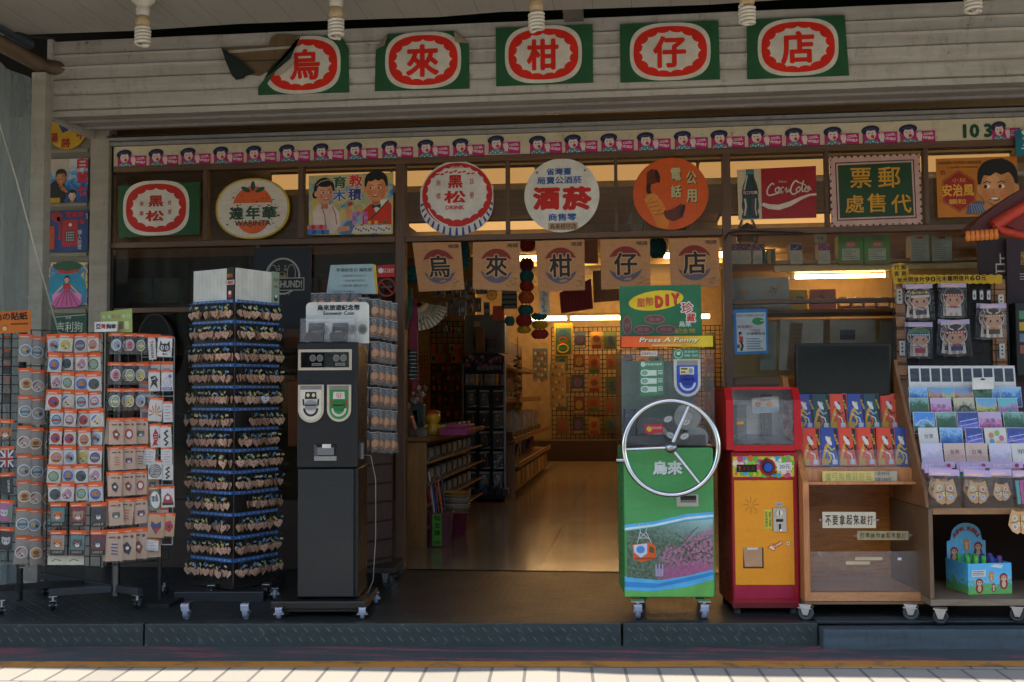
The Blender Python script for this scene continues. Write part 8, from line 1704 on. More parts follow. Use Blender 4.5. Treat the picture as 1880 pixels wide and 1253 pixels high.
def card(w, h, kd, txt=None, border=True, fold=0):
    q = lpl(1.0); t = thing('postcard', '', 'postcard'); mb = MB(); mb.slab(q, [(-w/2, 0), (w/2, 0), (w/2, -h), (-w/2, -h)], C('#bdb9b2', .5), .001, .003); mb.build('card', t)
    mb = MB(); b = .0022 if border else .001; mb.slab(q, [(-w/2+b, -b), (w/2-b, -b), (w/2-b, -h+b), (-w/2+b, -h+b)], kinds[kd][0], .0022, .001)
    if kd == 'bridge': mb.line(q, [(-w*.42, -h*.35), (-w*.15, -h*.62), (w*.15, -h*.62), (w*.42, -h*.35)], h*.05, C('#b3b6b8', .4), .003)
    if kd == 'arch': mb.ring(q, 0, -h*.35, w*.3, h*.3, h*.1, C('#2f3a2a', .5), .003, 16, pi, 2*pi)
    if kd == 'white' and txt is None: [mb.ell(q, w*.25*math.cos(a), -h*.5+h*.25*math.sin(a), w*.12, h*.14, C(c, .4), .003+.0001*i, 0, 10) for i, (a, c) in enumerate(zip((0, 1.2, 2.5, 3.7, 5), ('#b35a7a', '#c9a03a', '#4a8aa8', '#b8722c', '#7aa04a')))]
    if kd == 'night': [mb.line(q, [(-w*.4, -h*(.15+.2*i)), (w*.4, -h*(.3+.2*i))], h*.03, C('#b8b4cc', .4), .003) for i in range(3)]
    if txt: mb.text(q, txt, w*.0, -h*.6, h*.22, C('#3a2a2a' if kd != 'pale' else '#7a7480', .5), .003, w*.45)
    mb.build('picture', t)
    mb = MB(); mb.rect(q, -w/2, -h, w/2, 0, film(.1, .0, .4), .006); mb.build('sleeve', t); return t
prow = [  # bottom pixel, out, height px, list of (x, width px, kind, text)
    (769, -.26, 30, [(1691, 36, 'forest', None), (1731, 38, 'blossom', '烏來'), (1775, 38, 'arch', None), (1815, 38, 'sun', None), (1855, 36, 'teal', None)]),
    (797, -.21, 32, [(1700, 40, 'bridge', None), (1741, 38, 'forest', None), (1782, 40, 'night', None), (1822, 42, 'blossom', '烏來'), (1866, 38, 'forest', None)]),
    (825, -.16, 31, [(1709, 36, 'white', '台灣'), (1750, 42, 'lake', None), (1793, 32, 'night', None), (1832, 40, 'white', None), (1872, 38, 'night', None)]),
    (853, -.11, 30, [(1715, 40, 'pale', None), (1756, 38, 'tan', '烏來'), (1797, 40, 'tan', '台灣'), (1840, 40, 'pale', None), (1880, 36, 'white', '茶')])]
mb = MB()
for i, (y, o, h, _) in enumerate(prow): mb.lbox(PS, pu(1708, 932)+.0, pu(PR-10, 932), PS.uv(1780, y+4, o-.03)[1]-.012, PS.uv(1780, y+4, o-.03)[1]-.002, o-.02, o-.07, C('#5a3a22', .5))
mb.build('step', PT)
for r_, (y, o, h, cs_) in enumerate(prow):
    k = PS.mpp(1780, y, o)
    for i, (x, w, kd, tx) in enumerate(cs_):
        ob = card(w*k, (h+9)*k, kd, tx); ob.location = PS.w(PS.uv(x, y, o)[0], PS.uv(x, y, o)[1], o-.012+.004*(i % 2)); ob.rotation_euler = (-.2, R.uniform(-.02, .02), KY)
        for v in ():
            pass
        # origin is the card's top edge, so lift by its height
        tag(ob, '%s postcard, %s in the %s row of the postcard stand' % (kinds[kd][1], ordn(i), ordn(r_+2)), 'postcard', 'postcards on the stepped stand')
k = PS.mpp(1780, 714, -.36)
for i in range(10):
    x = 1678+i*19.2; o = -.36; q = lpl(k); t = thing('photo_frame', '', 'frame', PS.pt(x, 672, o)); t.rotation_euler = (-.16, 0, KY-.12); mb = MB(); mb.slab(q, [(-11, 0), (11, 0), (11, 44), (-11, 44)], C('#b3b1ac', .4), .002, .003); b0_ = mb.build('card_frame', None); b0_.parent = t
    mb = MB(); mb.slab(q, [(-8, 5), (8, 5), (8, 30), (-8, 30)], scenic('#2a2f34', '#1f2528', '#30383c', '#1a1f22', .5), .0028, .0006); c_ = mb.build('dark_photo', None); c_.parent = t
    tag(t, 'white edged card with a dark photo, %s from the left in the top row' % ordn(i), 'card', 'white edged photo cards in the top row')
k = PS.mpp(1780, 745, -.31)
for i, (x, w, kd) in enumerate(((1688, 34, 'lake'), (1720, 26, 'dusk'), (1742, 24, 'sun'), (1770, 36, 'dusk'), (1806, 36, 'forest'), (1828, 20, 'lake'), (1858, 38, 'lake'))):
    ob = card(w*k, 38*k, kd); p = PS.pt(x, 748, -.31); ob.location = p; ob.rotation_euler = (-.18, 0, KY-.05); tag(ob, '%s postcard in a sleeve, %s along the second row of the stand' % (kinds[kd][1], ordn(i)), 'postcard', 'postcards on the stepped stand')
mb = MB(); L = PS.at(1850, 704); mb.slab(L, [(1830, 692), (1871, 691), (1871, 714), (1830, 715)], C('#bdbab2', .4), -.28, .003); mb.ell(L, 1850, 695, 5, 2, C('#2a2a2a', .5), -.2788, 0, 10); solo(mb, 'blank_card', 'plain white hang card leaning on the top row of the stand', 'card', None)
lil = C('#a892b0', .45, 0, .2)
def owl(mb, q, cx, cy, s, o=.003):
    k_ = C('#b38a5c', .5); mb.slab(q, [(cx+s*p[0], cy+s*p[1]) for p in ((-.9, .2), (-.75, -.5), (-.6, -1), (-.25, -.8), (.25, -.8), (.6, -1), (.75, -.5), (.9, .2), (.6, .7), (.2, .9), (0, .75), (-.2, .9), (-.6, .7))], k_, o, .002, C('#6d4a2c', .5))
    for i, (x, y, c) in enumerate(((-.4, -.3, '#7a9a8a'), (.4, -.3, '#a85a7a'), (-.4, .35, '#6a7aa8'), (.4, .35, '#7a9ac0'), (0, .1, '#b8a04a'))): mb.ell(q, cx+x*s, cy+y*s, s*.2, s*.22, C('#c0b39a', .5), o+.0006, 0, 10); mb.ell(q, cx+x*s, cy+y*s, s*.13, s*.15, C(c, .4), o+.0012, 0, 8)
    mb.line(q, [(cx-s*.7, cy+s*.05), (cx, cy-s*.1), (cx+s*.7, cy+s*.05)], s*.05, C('#3a4a2a', .5), o+.0013); mb.line(q, [(cx, cy-s*.6), (cx+s*.05, cy+s*.7)], s*.05, C('#4a3020', .5), o+.0014)
k = PS.mpp(1780, 930, 0)
op = None
for i, (x, y, w, h) in enumerate(((1733, 862, 56, 70), (1794, 864, 50, 68), (1836, 862, 40, 70), (1722, 858, 50, 66), (1785, 856, 46, 66), (1880, 864, 44, 66))):
    o = (.02 if i < 3 or i == 5 else -.04); kk = PS.mpp(x, y, o)
    def oc(mb, q, w_, h_, y_): owl(mb, q, 0, y_+(h_-y_)*.52, w_*.45)
    ob = packet(w*kk, h*kk, oc if i != 5 else (lambda mb, q, w_, h_, y_: [mb.rect(q, -w_*.42+j*w_*.17, y_+.1*h_, -w_*.42+(j+.8)*w_*.17, h_*.92, C(('#4a8a8a', '#a84a7a', '#7aa04a', '#b8a03a', '#5a6aa8')[j], .4), .003, .002) for j in range(5)]), .17, .008, lil); put(ob, PS.pt(x, y, o), KY, -.08)
    tag(ob, ('owl shaped wooden card in a bag, %s from the left of the bottom row' % ordn(i) if i < 3 else 'owl card bag standing half hidden behind the bottom row, %s one' % ordn(i-3)) if i != 5 else 'bag of bright bookmarks at the right end of the bottom row', 'packet', 'bagged owl cards on the stand')
for i, x in enumerate((1735, 1800, 1862)):
    mb = MB(); L = PS.at(x, 860); mb.slab(L, [(x-32, 851), (x+30, 850), (x+30, 862), (x-32, 864)], lil, -.075, .003); mb.text(L, '台灣手工原木', x-8, 857, 6, C('#c9c4cc', .5), -.0735, 34, .01); mb.ell(L, x+18, 857, 4, 4, C('#8a2f5a', .4), -.0735, 0, 10); mb.slab(L, [(x-30, 864), (x+28, 864), (x+28, 880), (x-30, 880)], C(('#7a5a6a', '#5a7a6a', '#8a6a6a')[i], .4, 0, .4, 40), -.08, .002); solo(mb, 'header_pack', 'lilac headed pack standing behind the owl cards, %s from the left' % ordn(i), 'packet', 'lilac headed packs behind the owl cards')
mb = MB(); L = PS.at(1862, 956); owl(mb, L, 1864, 957, 24, .05); solo(mb, 'owl_card', 'bare wooden owl card hanging over the front rail at the far right', 'card', None)
# toy carton on the low shelf
BX = PL(PS.w(0, 0, -.1), rad(14)); zf0 = pz(1101)+.002; bu0, bu1 = BX.uv(1778, 1080)[0], BX.uv(1858, 1080)[0]; bh = .145
BB = thing('bubble_box', 'open blue display carton reading ANIMAL BUBBLE on the low shelf of the postcard stand', 'carton', BX.w(bu0, zf0)); bl_ = scenic('#4a9ac0', '#5aa8c8', '#4a8a5a', '#5a9a4a', .45)
dpth = .2; mb = MB()
mb.lbox(BX, bu0, bu1, zf0, zf0+bh, 0, -.004, bl_); mb.lbox(BX, bu0, bu0+.004, zf0, zf0+bh, -.0045, -dpth, bl_); mb.lbox(BX, bu1-.004, bu1, zf0, zf0+bh, -.0045, -dpth, bl_); mb.lbox(BX, bu0, bu1, zf0, zf0+.004, -.005, -dpth+.005, C('#8a8a80', .6)); mb.build('tray', BB)
q = PL(BX.w((bu0+bu1)/2, zf0, 0), BX.yaw); q.L = (0, 0, 0, 0, .0026, 1, 0); hw_ = (bu1-bu0)/2/.0026
mb = MB(); arch = [(-hw_*.92, 0), (-hw_*.92, -86), (-hw_*.75, -88), (-hw_*.7, -98)]+[(hw_*.7*math.cos(a), -98-22*math.sin(a)) for a in [pi-pi*i/14 for i in range(15)]]+[(hw_*.75, -88), (hw_*.92, -86), (hw_*.92, 0)]
mb.slab(q, arch, bl_, -dpth, .004)
for i, ch in enumerate('ANIMAL BUBBLE'):
    a = pi*.86-pi*.72*i/12
    if ch != ' ': mb.text(q, ch, hw_*.62*math.cos(a), -86-24*math.sin(a), 8, C('#8a1f2a', .4), -dpth+.002, None, .05, (pi/2-a)*.7)
def monkey(mb, q, cx, cy, s, o, c='#7a2424', f='#b89878'):
    mb.ell(q, cx, cy+s*.9, s*.62, s*.8, C(c, .4), o, 0, 14); [mb.ell(q, cx+e*s*.62, cy, s*.22, s*.24, C(f, .4), o, 0, 10) for e in (-1, 1)]; mb.ell(q, cx, cy, s*.6, s*.6, C(c, .4), o+.0006, 0, 16); mb.ell(q, cx, cy+s*.12, s*.42, s*.4, C(f, .4), o+.0012, 0, 14); [mb.ell(q, cx+e*s*.17, cy, s*.08, s*.1, C('#1a1414', .4), o+.0018, 0, 6) for e in (-1, 1)]; mb.ell(q, cx, cy+s*.95, s*.32, s*.5, C(f, .4), o+.0008, 0, 12)
for x, y, s, c in ((-hw_*.6, -68, 13, '#7a2424'), (hw_*.55, -76, 14, '#7a2424'), (hw_*.08, -58, 8, '#6a2430'), (0, -84, 10, '#b3742a')): monkey(mb, q, x, y, s, -dpth+.002, c)
mb.build('backboard', BB)
mb = MB()
for x, y, s, c in ((-hw_*.5, -22, 12, '#7a2424'), (hw_*.62, -30, 13, '#7a2424'), (hw_*.15, -15, 7, '#6a2430'), (hw_*.05, -36, 8, '#b3742a')): monkey(mb, q, x, y, s, .001, c)
mb.rect(q, -hw_*.85, -44, -hw_*.2, -32, C('#bdbab2', .5), .003); [mb.rect(q, -hw_*.8, -42+j*3, -hw_*.3, -40.8+j*3, C('#4a4a50', .5), .0036) for j in range(3)]; mb.poly(q, [(0, -50), (22, -46), (26, -52), (10, -54)], C('#c0c4c0', .4), .002); mb.build('front_print', BB)
for i in range(10):
    p = BX.w(bu0+.03+(bu1-bu0-.06)*(i % 5)/4, zf0+.005, -.05-.08*(i//5)); mb = MB(); mb.lathe(p, [(0, 0), (.016, 0), (.016, .12), (.01, .13), (.012, .15), (.012, .165), (0, .168)], C(('#3a9a3a', '#4aa83a', '#3a9a3a', '#2a3a8a', '#5a3a7a')[i % 5], .3), 10); solo(mb, 'bubble_bottle', ('green', 'lime', 'green', 'blue', 'violet')[i % 5]+' capped bubble bottle in the %s row of the blue carton' % ('front', 'back')[i//5], 'bottle', 'bubble bottles in the blue carton %s' % ('front', 'back')[i//5])
# slatted grid panel with the figure packs above the stand
GP = PL((0, -.32, 0)); GPT = thing('grid_panel', 'wood edged black wire panel of figure packs above the postcard stand', 'grid', GP.pt(1745, 700)); ws = wood('#7a4f2a', '#a3703f', 2, .5, 0)
gz = lambda x, y: GP.uv(x, y)
for x0, x1 in ((1646, 1663), (1822, 1848)): mb = MB(); u0, u1 = gz(x0, 600)[0], gz(x1, 600)[0]; [mb.lbox(GP, u0, u1, gz(1650, y+29)[1]+.002, gz(1650, y)[1], 0, -.02, ws) for y in range(516, 690, 30)]; mb.build('wood_edge', GPT)
mb = MB(); mb.lbox(GP, gz(1664, 600)[0], gz(1821, 600)[0], gz(1700, 690)[1], gz(1700, 516)[1], -.02, -.03, C('#1a1816', .6)); mb.build('dark_board', GPT)
gridmesh(GP, gz(1640, 600)[0], gz(1850, 600)[0], gz(1700, 690)[1], gz(1700, 512)[1], .062, .0022, blk, .01).build('wire_grid', GPT)
mb = MB(); mb.lbox(GP, gz(1650, 900)[0], gz(1840, 900)[0], .0, gz(1700, 690)[1], -.04, -.06, wood('#4a2f1a', '#6d4a2a', 1, .5, 2)); mb.build('leg_board', GPT)
for x, y in ((1650, 545), (1836, 555), (1655, 640), (1838, 645)):
    mb = MB(); L = GP.at(x, y); mb.slab(L, [(x-5, y-14), (x+5, y-14), (x+5, y+14), (x-5, y+14)], C('#b3b0a8', .4), .02, .01); [mb.ell(L, x, y-8+j*7, 2, 2, C('#2a2a2a', .4), .0206, 0, 8) for j in range(3)]; mb.build('clip', GPT)
def figure(mb, q, w, h, y, hair, band, top, low, hat):
    cx, s = 0, w*.36; sk = C('#b8886a', .45); ou = C('#c0b8a8', .45); yy = y+(h-y)*.36
    mb.ell(q, cx, yy-s*.15, s*1.1, s*1.08, ou, .002, .001, 22); mb.poly(q, [(cx-s*.8, yy+s*.7), (cx+s*.8, yy+s*.7), (cx+s*.85, h*.95), (cx-s*.85, h*.95)], ou, .0021)
    mb.ell(q, cx, yy-s*.2, s*1.04, s*1.0, C(hair, .4), .0026, 0, 20); mb.ell(q, cx, yy+s*.22, s*.86, s*.64, sk, .0032, 0, 20); mb.rect(q, cx-s*.95, yy-s*.5, cx+s*.95, yy-s*.22, C(band, .4), .0038); [mb.ell(q, cx+(j-3)*s*.28, yy-s*.36, s*.09, s*.09, ou, .0044, 0, 6) for j in range(7)]
    if hat == 'horn': [mb.line(q, [(cx+e*s*.2, yy-s*.6), (cx+e*s*.6, yy-s*.8), (cx+e*s*.7, yy-s*1.2)], s*.14, ou, .0044) for e in (-1, 1)]
    if hat == 'leaf': [mb.ell(q, cx+(j-2)*s*.34, yy-s*.8, s*.3, s*.24, C('#3f6a34', .4), .004+.0001*j, 0, 8) for j in range(5)]
    if hat == 'flower': [mb.ell(q, cx+(j-2)*s*.34, yy-s*.75, s*.17, s*.15, C(('#b8a03a', '#b35a5a')[j % 2], .4), .004+.0001*j, 0, 8) for j in range(5)]
    [mb.ell(q, cx+e*s*.36, yy+s*.18, s*.11, s*.15, C('#1f1614', .3), .0038, 0, 8) for e in (-1, 1)]; [mb.ell(q, cx+e*s*.55, yy+s*.42, s*.14, s*.08, C('#b86a5a', .4), .0038, 0, 8) for e in (-1, 1)]
    mb.poly(q, [(cx-s*.4, yy+s*.82), (cx+s*.4, yy+s*.82), (cx+s*.62, h*.72), (cx-s*.62, h*.72)], C(top, .4), .0034); mb.line(q, [(cx-s*.35, yy+s*.9), (cx+s*.3, h*.72)], s*.16, C(band, .4), .004); [mb.line(q, [(cx+e*s*.4, yy+s*.95), (cx+e*s*.72, h*.7)], s*.22, sk, .0036) for e in (-1, 1)]
    mb.rect(q, cx-s*.58, h*.72, cx+s*.58, h*.86, C(low, .4), .0034); [mb.rect(q, cx+e*s*.3-s*.17, h*.86, cx+e*s*.3+s*.17, h*.95, sk, .0034) for e in (-1, 1)]
for i, (x, y, w, h, arg, lab) in enumerate(((1684, 522, 50, 68, ('#1a1516', '#b8a8a0', '#2a3358', '#1f2030', 'flower'), 'figure pack of a girl with long black hair and navy dress'), (1747, 520, 48, 66, ('#1a1516', '#a3242a', '#a82a2a', '#b8b0a8', ''), 'figure pack of a boy in a red vest and red headband'), (1686, 592, 46, 68, ('#241a18', '#3a62a0', '#b8b0a8', '#a3241f', 'leaf'), 'figure pack of a child with a leafy crown and red skirt'), (1750, 588, 52, 68, ('#1a1516', '#a82a2a', '#2a3a68', '#2a3058', 'horn'), 'figure pack of a pair with white horned headdress'), (1820, 558, 50, 68, ('#1a1516', '#b3701c', '#b8901c', '#1f1c1a', 'horn'), 'figure pack of a boy with an orange crown and yellow vest'))):
    k = GP.mpp(x, y, .04)
    for d in range(2):
        ob = packet(w*k, h*k, (lambda a_: lambda mb, q, w_, h_, y_: figure(mb, q, w_, h_, y_, *a_))(arg), .13, .004, C('#a898b0', .45, 0, .2)); put(ob, GP.pt(x+(3 if d == 0 else -2), y, .05 if d == 0 else .03), R.uniform(-.1, .1)); tag(ob, lab+(' hanging in front' if d == 0 else ' hanging behind its twin'), 'packet', 'figure packs on the wire panel')
for i in range(3):
    x = 1785+i*13; mb = MB(); L = GP.at(x, 540); mb.tube([L.pt(x, 530, .02), L.pt(x, 534, .05)], .002, STEEL, 5); mb.slab(L, [(x-3, 535), (x+3, 535), (x+3, 552), (x-3, 552)], C('#b0aeb0', .3), .04, .004); mb.ell(L, x, 545, 1.6, 4, C('#5a5458', .4), .0405, 0, 8); solo(mb, 'charm', 'small white charm on a hook of the wire panel, %s of three' % ordn(i), 'charm', 'white charms on the wire panel')
mb = MB(); ye = C('#b8921c', .5); L = GP.at(1740, 512); n = 30; P_ = [(1640+200*i/n, 506-(2 if i % 2 else 0)) for i in range(n+1)]+[(1840-200*i/n, 520+(2 if i % 2 else 0)) for i in range(n+1)]
mb.slab(GP, P_, ye, .04, .002)
for i, ch in enumerate('夜光明信片90元'): mb.text(L, ch, 1648+i*10.2, 514, 10, C('#1c1812', .5), .0415, 9, .03)
for i, ch in enumerate('木雕明信片60元'): mb.text(L, ch, 1730+i*10.2, 513, 10, C('#1c1812', .5), .0415, 9, .03)
solo(mb, 'price_strip', 'long zigzag yellow strip reading 夜光明信片90元 over the wire panel', 'sign')
mb = MB(); L = GP.at(1648, 499); mb.slab(L, [(1648+(17 if i % 2 else 14)*math.cos(2*pi*i/28), 499+(16 if i % 2 else 13)*math.sin(2*pi*i/28)) for i in range(28)], ye, .055, .002)
for ch, x, y in (('代', 1642, 493), ('郵', 1655, 493), ('客', 1642, 505), ('寄', 1655, 505)): mb.text(L, ch, x, y, 10, C('#1c1812', .5), .0565, 10, .02)
solo(mb, 'star_note', 'small jagged yellow note reading 代客郵寄 at the corner of the wire panel', 'note')
# ---------------------------------------------------------------- behind the right window: lit shelves
WS = PL((0, .35, 0)); WT_ = thing('window_shelf', 'wooden shelves behind the right window with a lit tube under the top one', 'shelf', WS.pt(1550, 600)); ww = wood('#6a4828', '#93683c', 1, .45, 0)
wz = lambda y: WS.uv(1500, y)[1]; wu = lambda x: WS.uv(x, 520)[0]
for y, d in ((487, .3), (575, .3)): mb = MB(); mb.lbox(WS, wu(1343), wu(1990), wz(y)-.012, wz(y)+.012, .18, -d+.1, ww, .003); mb.build('shelf', WT_)
mb = MB(); mb.lbox(WS, wu(1330), wu(1990), .6, wz(484), -.24, -.27, weathered('#a08a60', '#86714a', '#5a4426', 1, .7)); mb.build('back_panel', WT_)
lamp('tube_lamp', 'lit tube under the top shelf of the right window', WS.pt(1455, 509, .06), WS.pt(1628, 506, .06), .012, 11, None)
mb = MB(); mb.lbox(WS, wu(1416), wu(1800), wz(503), wz(491), .15, .1, C('#c0a878', .5), .003); mb.build('lamp_batten', WT_)
def wbox(name, x0, y0, x1, y1, c, lab, cat='box', grp='boxes on the window shelf', o=.2, d=.12, fn=None):
    mb = MB(); mb.pbox(WS, x0, y0, x1, y1, o, o-d, c, .002); L = WS.at((x0+x1)/2, (y0+y1)/2, 0, o)
    if fn: fn(mb, L, o+.001)
    solo(mb, name, lab, cat, grp)
def seed(c):
    def f(mb, L, o):
        cx, cy = L.L[0], L.L[1]; h = 19
        mb.rect(L, cx-10.5, cy-18, cx+10.5, cy-6, C(c, .4, 0, .3, 60), o); [mb.ell(L, cx+R.uniform(-9, 9), cy-12+R.uniform(-5, 5), 1.2, 1.2, C('#a87a9a', .4), o+.0006, 0, 6) for _ in range(8)]; [mb.rect(L, cx-9, cy+2+i*2.6, cx+R.uniform(0, 9), cy+3+i*2.6, C('#8d8478', .5), o+.0006) for i in range(5)]
    return f
pap = C('#a39a8e', .5)
for x, c in ((1348, '#5a1f34'), (1368, '#5a1f34'), (1393, '#5a1f34'), (1462, '#2f2a58'), (1513, '#7a1f58')): wbox('seed_box', x-11, 447, x+11, 485, pap, '%s topped paper box, %s' % ({'#5a1f34': 'maroon', '#2f2a58': 'violet', '#7a1f58': 'magenta'}[c], {1348: 'leftmost on the top window shelf', 1368: 'second on the top window shelf', 1393: 'third on the top window shelf', 1462: 'alone in the middle of the top window shelf', 1513: 'left of the green boxes'}[x]), 'box', 'paper boxes on the top window shelf', fn=seed(c))
def grn(mb, L, o):
    cx, cy = L.L[0], L.L[1]; mb.ell(L, cx, cy-10, 11, 6, C('#a85a4a', .5), o, 0, 14); mb.text(L, '烏來', cx, cy-10, 5, C('#b8b090', .5), o+.0006, 14); mb.rect(L, cx-16, cy-2, cx+16, cy+20, C('#a3a294', .5), o); [mb.rect(L, cx-14, cy+i*3.2, cx+R.uniform(-2, 14), cy+1.1+i*3.2, C('#5a5a50', .5), o+.0006) for i in range(6)]; mb.tube([L.pt(cx-10, cy-24, .01+o), L.pt(cx-4, cy-17, .02+o), L.pt(cx+4, cy-17, .02+o), L.pt(cx+10, cy-24, .01+o)], .002, C('#8a2a3a', .5), 5); mb.rect(L, cx-23, cy+23, cx+23, cy+26, C('#8a5a38', .5), o)
wbox('gift_box', 1539, 432, 1585, 485, C('#4a7a24', .45), 'bright green gift box, the left one of two', 'box', 'green gift boxes in the window', fn=grn); wbox('gift_box', 1587, 432, 1634, 485, C('#4a7a24', .45), 'bright green gift box, the right one of two', 'box', 'green gift boxes in the window', fn=grn)
def wht(mb, L, o):
    cx, cy = L.L[0], L.L[1]; mb.rect(L, cx-6, cy-22, cx+6, cy-18, C('#8a2f24', .5), o); [mb.rect(L, cx-14, cy-10+i*4, cx+R.uniform(0, 14), cy-8.6+i*4, C('#6d6a60', .5), o) for i in range(8)]
wbox('gift_box', 1672, 432, 1706, 480, C('#8d928c', .45), 'pale grey gift box, the left one of two', 'box', 'grey gift boxes in the window', fn=wht); wbox('gift_box', 1711, 432, 1748, 480, C('#8d928c', .45), 'pale grey gift box, the right one of two', 'box', 'grey gift boxes in the window', fn=wht)
wbox('paper_tag', 1495, 431, 1518, 447, C('#a8a094', .5), 'white paper tag hanging above the magenta topped box', 'tag', None, .16, .004, lambda mb, L, o: mb.text(L, '特價', 1506, 438, 6, C('#3a3634', .5), o, 12))
for i, x in enumerate((1402, 1412, 1420)): wbox('thin_book', x-3, 458, x+4, 485, C(('#4a5a34', '#8a7a4a', '#5a4a34')[i], .5), 'thin %s book leaning on the top window shelf' % ('green', 'tan', 'brown')[i], 'book', 'thin books on the top window shelf')
wbox('wrapped_panel', 1343, 510, 1449, 571, weathered('#8d8c86', '#7a7973', '#6a6964', 3, .3), 'grey shrink wrapped sheet marked 58 on the middle window shelf', 'sheet', None, .2, .03, lambda mb, L, o: (mb.text(L, '58', 1420, 534, 13, C('#2a2826', .5), o+.001, 11, 0, -1.2), [mb.rect(L, x, y, x+w, y+h, C('#a87a54', .6), o+.0006) for x, y, w, h in ((1358, 532, 18, 8), (1402, 533, 14, 6), (1426, 523, 7, 14))], mb.rect(L, 1343, 510, 1449, 571, film(.12, .03, 1.6), o+.004)))
def col(mb, L, o):
    cx, cy = L.L[0], L.L[1]; [mb.ell(L, cx+R.uniform(-16, 16), cy+R.uniform(-8, 8), 5, 4, C(c, .4), o+.0002*i, 0, 10) for i, c in enumerate(('#a8841c', '#3a5a8a', '#a83a2a', '#3a7a4a', '#a85a8a', '#b3742a'))]
wbox('snack_pack', 1450, 532, 1482, 573, C('#a8862a', .4), 'yellow snack pack on the middle window shelf', 'pack', None, .12, .06, col); wbox('snack_pack', 1488, 531, 1535, 573, C('#a3645a', .4), 'many coloured snack pack on the middle window shelf', 'pack', None, .12, .06, col)
for i, x in enumerate((1550, 1575, 1596, 1622)):
    mb = MB(); p = WS.pt(x, 572, .08); mb.lathe(p, [(.0, 0), (.04, 0), (.042, .02), (.042, .06), (.034, .075), (.034, .085), (0, .087)], film(.06, .12, 2.0), 16); mb.lathe(p, [(0, .002), (.036, .002), (.036, .03), (0, .034)], C(('#8a2f24', '#6a4a2a', '#a8642a', '#5a2a24')[i], .5), 14); solo(mb, 'jar', 'clear jar with %s sweets on the middle window shelf' % ('red', 'brown', 'orange', 'maroon')[i], 'jar', 'clear jars in the window')
WB = PL((0, .08, 0))
for x0, y0, x1, y1, c, lab in ((1430, 588, 1512, 680, '#8d8880', 'grey framed board leaning behind the window left of the screen'), (1522, 588, 1608, 680, '#857f77', 'grey framed board leaning behind the screen'), (1395, 592, 1426, 680, '#757a75', 'narrow grey board leaning beside the notice'), (1614, 590, 1660, 680, '#6d675e', 'dark board leaning at the wire panel')):
    mb = MB(); mb.slab(WB, [(x0+3, y0), (x1, y0), (x1-2, y1), (x0, y1)], C(c, .5), 0, .02); 
    if x0 == 1430: mb.slab(WB, [(1452, 592), (1474, 594), (1466, 680), (1445, 678)], C('#5a3f24', .6), .012, .01); [mb.rect(WB, 1449, 597+j*8, 1471, 598.5+j*8, C('#3a2814', .6), .0126) for j in range(10)]
    if x0 == 1522: mb.rect(WB, 1542, 606, 1570, 624, C('#24384a', .5), .002)
    solo(mb, 'leaning_board', lab, 'board', 'boards leaning behind the right window')
NP = PL((0, -.025, 0)); mb = MB(); L = NP.at(1379, 609); mb.slab(L, [(1347, 567), (1409, 567), (1410, 650), (1348, 652)], C('#2a6a98', .4), 0, .003); mb.slab(L, [(1352, 574), (1406, 573), (1406, 645), (1353, 647)], C('#a3a8a4', .5), .001, .001); d = C('#2a3438', .5)
mb.text(L, '南北行李寄放上車平安', 1378, 579, 4.5, d, .0018, 50); mb.text(L, '商品標示', 1368, 600, 6, C('#8a2f3a', .5), .0018, 28, .01); mb.text(L, '不開發票', 1386, 607, 5, C('#8a2f3a', .5), .0018, 20); mb.text(L, '自備購物袋', 1388, 613, 5, d, .0018, 34, .01); mb.ell(L, 1392, 590, 11, 7, C('#2f7a44', .4), .002, 0, 16); mb.rect(L, 1396, 588, 1406, 590, C('#a3a8a4', .4), .0026)
for i in range(5): mb.rect(L, 1370, 622+i*4.6, 1370+R.uniform(24, 33), 623.8+i*4.6, C('#5a6468', .5), .0018)
mb.ell(L, 1359, 613, 3.4, 4, C('#1a1616', .5), .0022, 0, 10); mb.ell(L, 1360, 615, 2, 2.4, C('#b89074', .5), .0028, 0, 8); mb.poly(L, [(1356, 618), (1364, 618), (1364, 629), (1357, 629)], C('#a3303a', .5), .0022); mb.line(L, [(1360, 628), (1363, 636), (1360, 645)], 4, C('#1c1a1e', .5), .0024); mb.rect(L, 1353, 633, 1358, 640, C('#8a2a24', .5), .0024); mb.line(L, [(1357, 621), (1355, 634)], 1.6, C('#b89074', .5), .0026)
solo(mb, 'window_notice', 'blue edged notice with a standing woman and a green oval on the right window', 'notice')

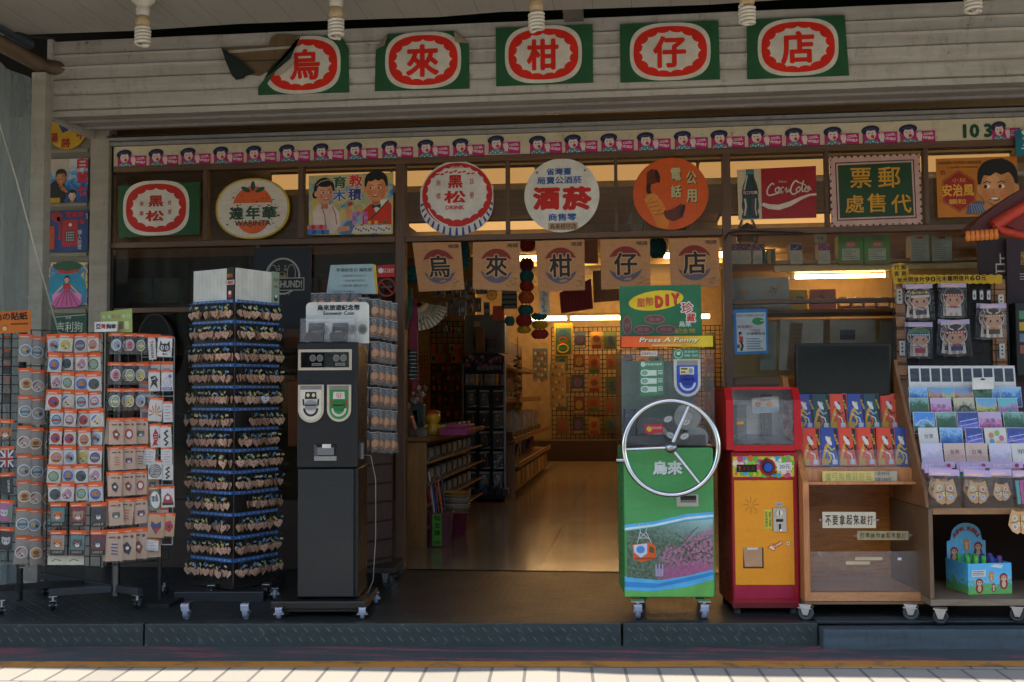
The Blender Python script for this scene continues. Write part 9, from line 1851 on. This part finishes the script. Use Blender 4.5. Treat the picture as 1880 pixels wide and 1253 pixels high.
# ---------------------------------------------------------------- far right: lantern roof, dark column sign
RP = PL((0, -1.0, 0)); RT = thing('lantern_roof', 'small red temple style roof with amber fringe poking in at the right edge', 'roof', RP.pt(1860, 400)); rr = C('#a3301c', .4, 0, .3, 12); rk = C('#4a1812', .45)
mb = MB(); q = RP; mb.slab(q, [(1779, 424), (1796, 404), (1838, 372), (1880, 345), (1960, 300), (1960, 335), (1880, 372), (1842, 400), (1826, 418), (1812, 428)], rk, .0, .22); mb.build('roof_slope', RT)
mb = MB(); a = [q.pt(x, y, .02) for x, y in ((1824, 416), (1850, 398), (1890, 374), (1960, 332))]; mb.tube(a, [.035, .03, .028, .028], rr, 10); mb.tube([q.pt(1826, 414, .02), q.pt(1842, 424, .04), q.pt(1900, 438, .06), q.pt(1960, 446, .06)], .02, rr, 8); mb.build('ridge', RT)
mb = MB(); mb.slab(q, [(1842, 412), (1880, 388), (1960, 345), (1960, 440), (1900, 434)], C('#6a1c14', .5), .0, .1); mb.build('gable', RT)
for i in range(7):
    mb = MB(); p = q.pt(1777+i*8.6, 436-i*.6, .05); mb.lathe(p, [(0, -.022), (.011, -.018), (.014, 0), (.01, .016), (.012, .028), (0, .034)], C('#b8641c', .35), 10); mb.build('fringe', RT)
QP = PL((0, -.2, 0)); mb = MB(); mb.pbox(QP, 1852, 437, 1990, 800, .03, -.05, C('#2a161c', .4), .003); mb.pbox(QP, 1800, 437, 1850, 800, -.0, -.03, C('#231518', .5), .003); L = QP.at(1840, 490); w = C('#a8a09c', .5)
mb.text(L, '占', 1838, 484, 38, w, .004, 21, .0); mb.text(L, '卜', 1843, 526, 22, w, .004, 12); [mb.text(L, ch, 1847, 560+i*34, 13, w, .004, 7) for i, ch in enumerate('塔羅')]; mb.text(L, '星座', 1876, 476, 12, C('#a8862a', .5), .032, 12, vert=True); [mb.rect(L, 1868, 505+i*5, 1880, 506.5+i*5, w, .032) for i in range(3)]
solo(mb, 'column_sign', 'dark maroon vertical sign with the white character 占 at the right edge', 'sign')
mb = MB(); q = PL((0, -.35, 0)); mb.pbox(q, 1866, 555, 1990, 690, .02, -.2, C('#1c2222', .35), .004); L = q.at(1876, 600); [mb.rect(L, 1869, 570+i*22, 1884, 586+i*22, C(('#4a7a5a', '#a88a2a', '#5a6a7a', '#8a4a3a')[i], .4), .022) for i in range(4)]; solo(mb, 'side_case', 'dark display case with small coloured labels at the right edge', 'case')

mb = MB(); q = PL((0, -.05, 0)); mb.tube([q.pt(x, y) for x, y in ((1330, 441), (1338, 428), (1360, 424), (1420, 426), (1475, 428))], .005, C('#151515', .5), 6); solo(mb, 'cable', 'black cable along the bar below the soda sign', 'cable', None)
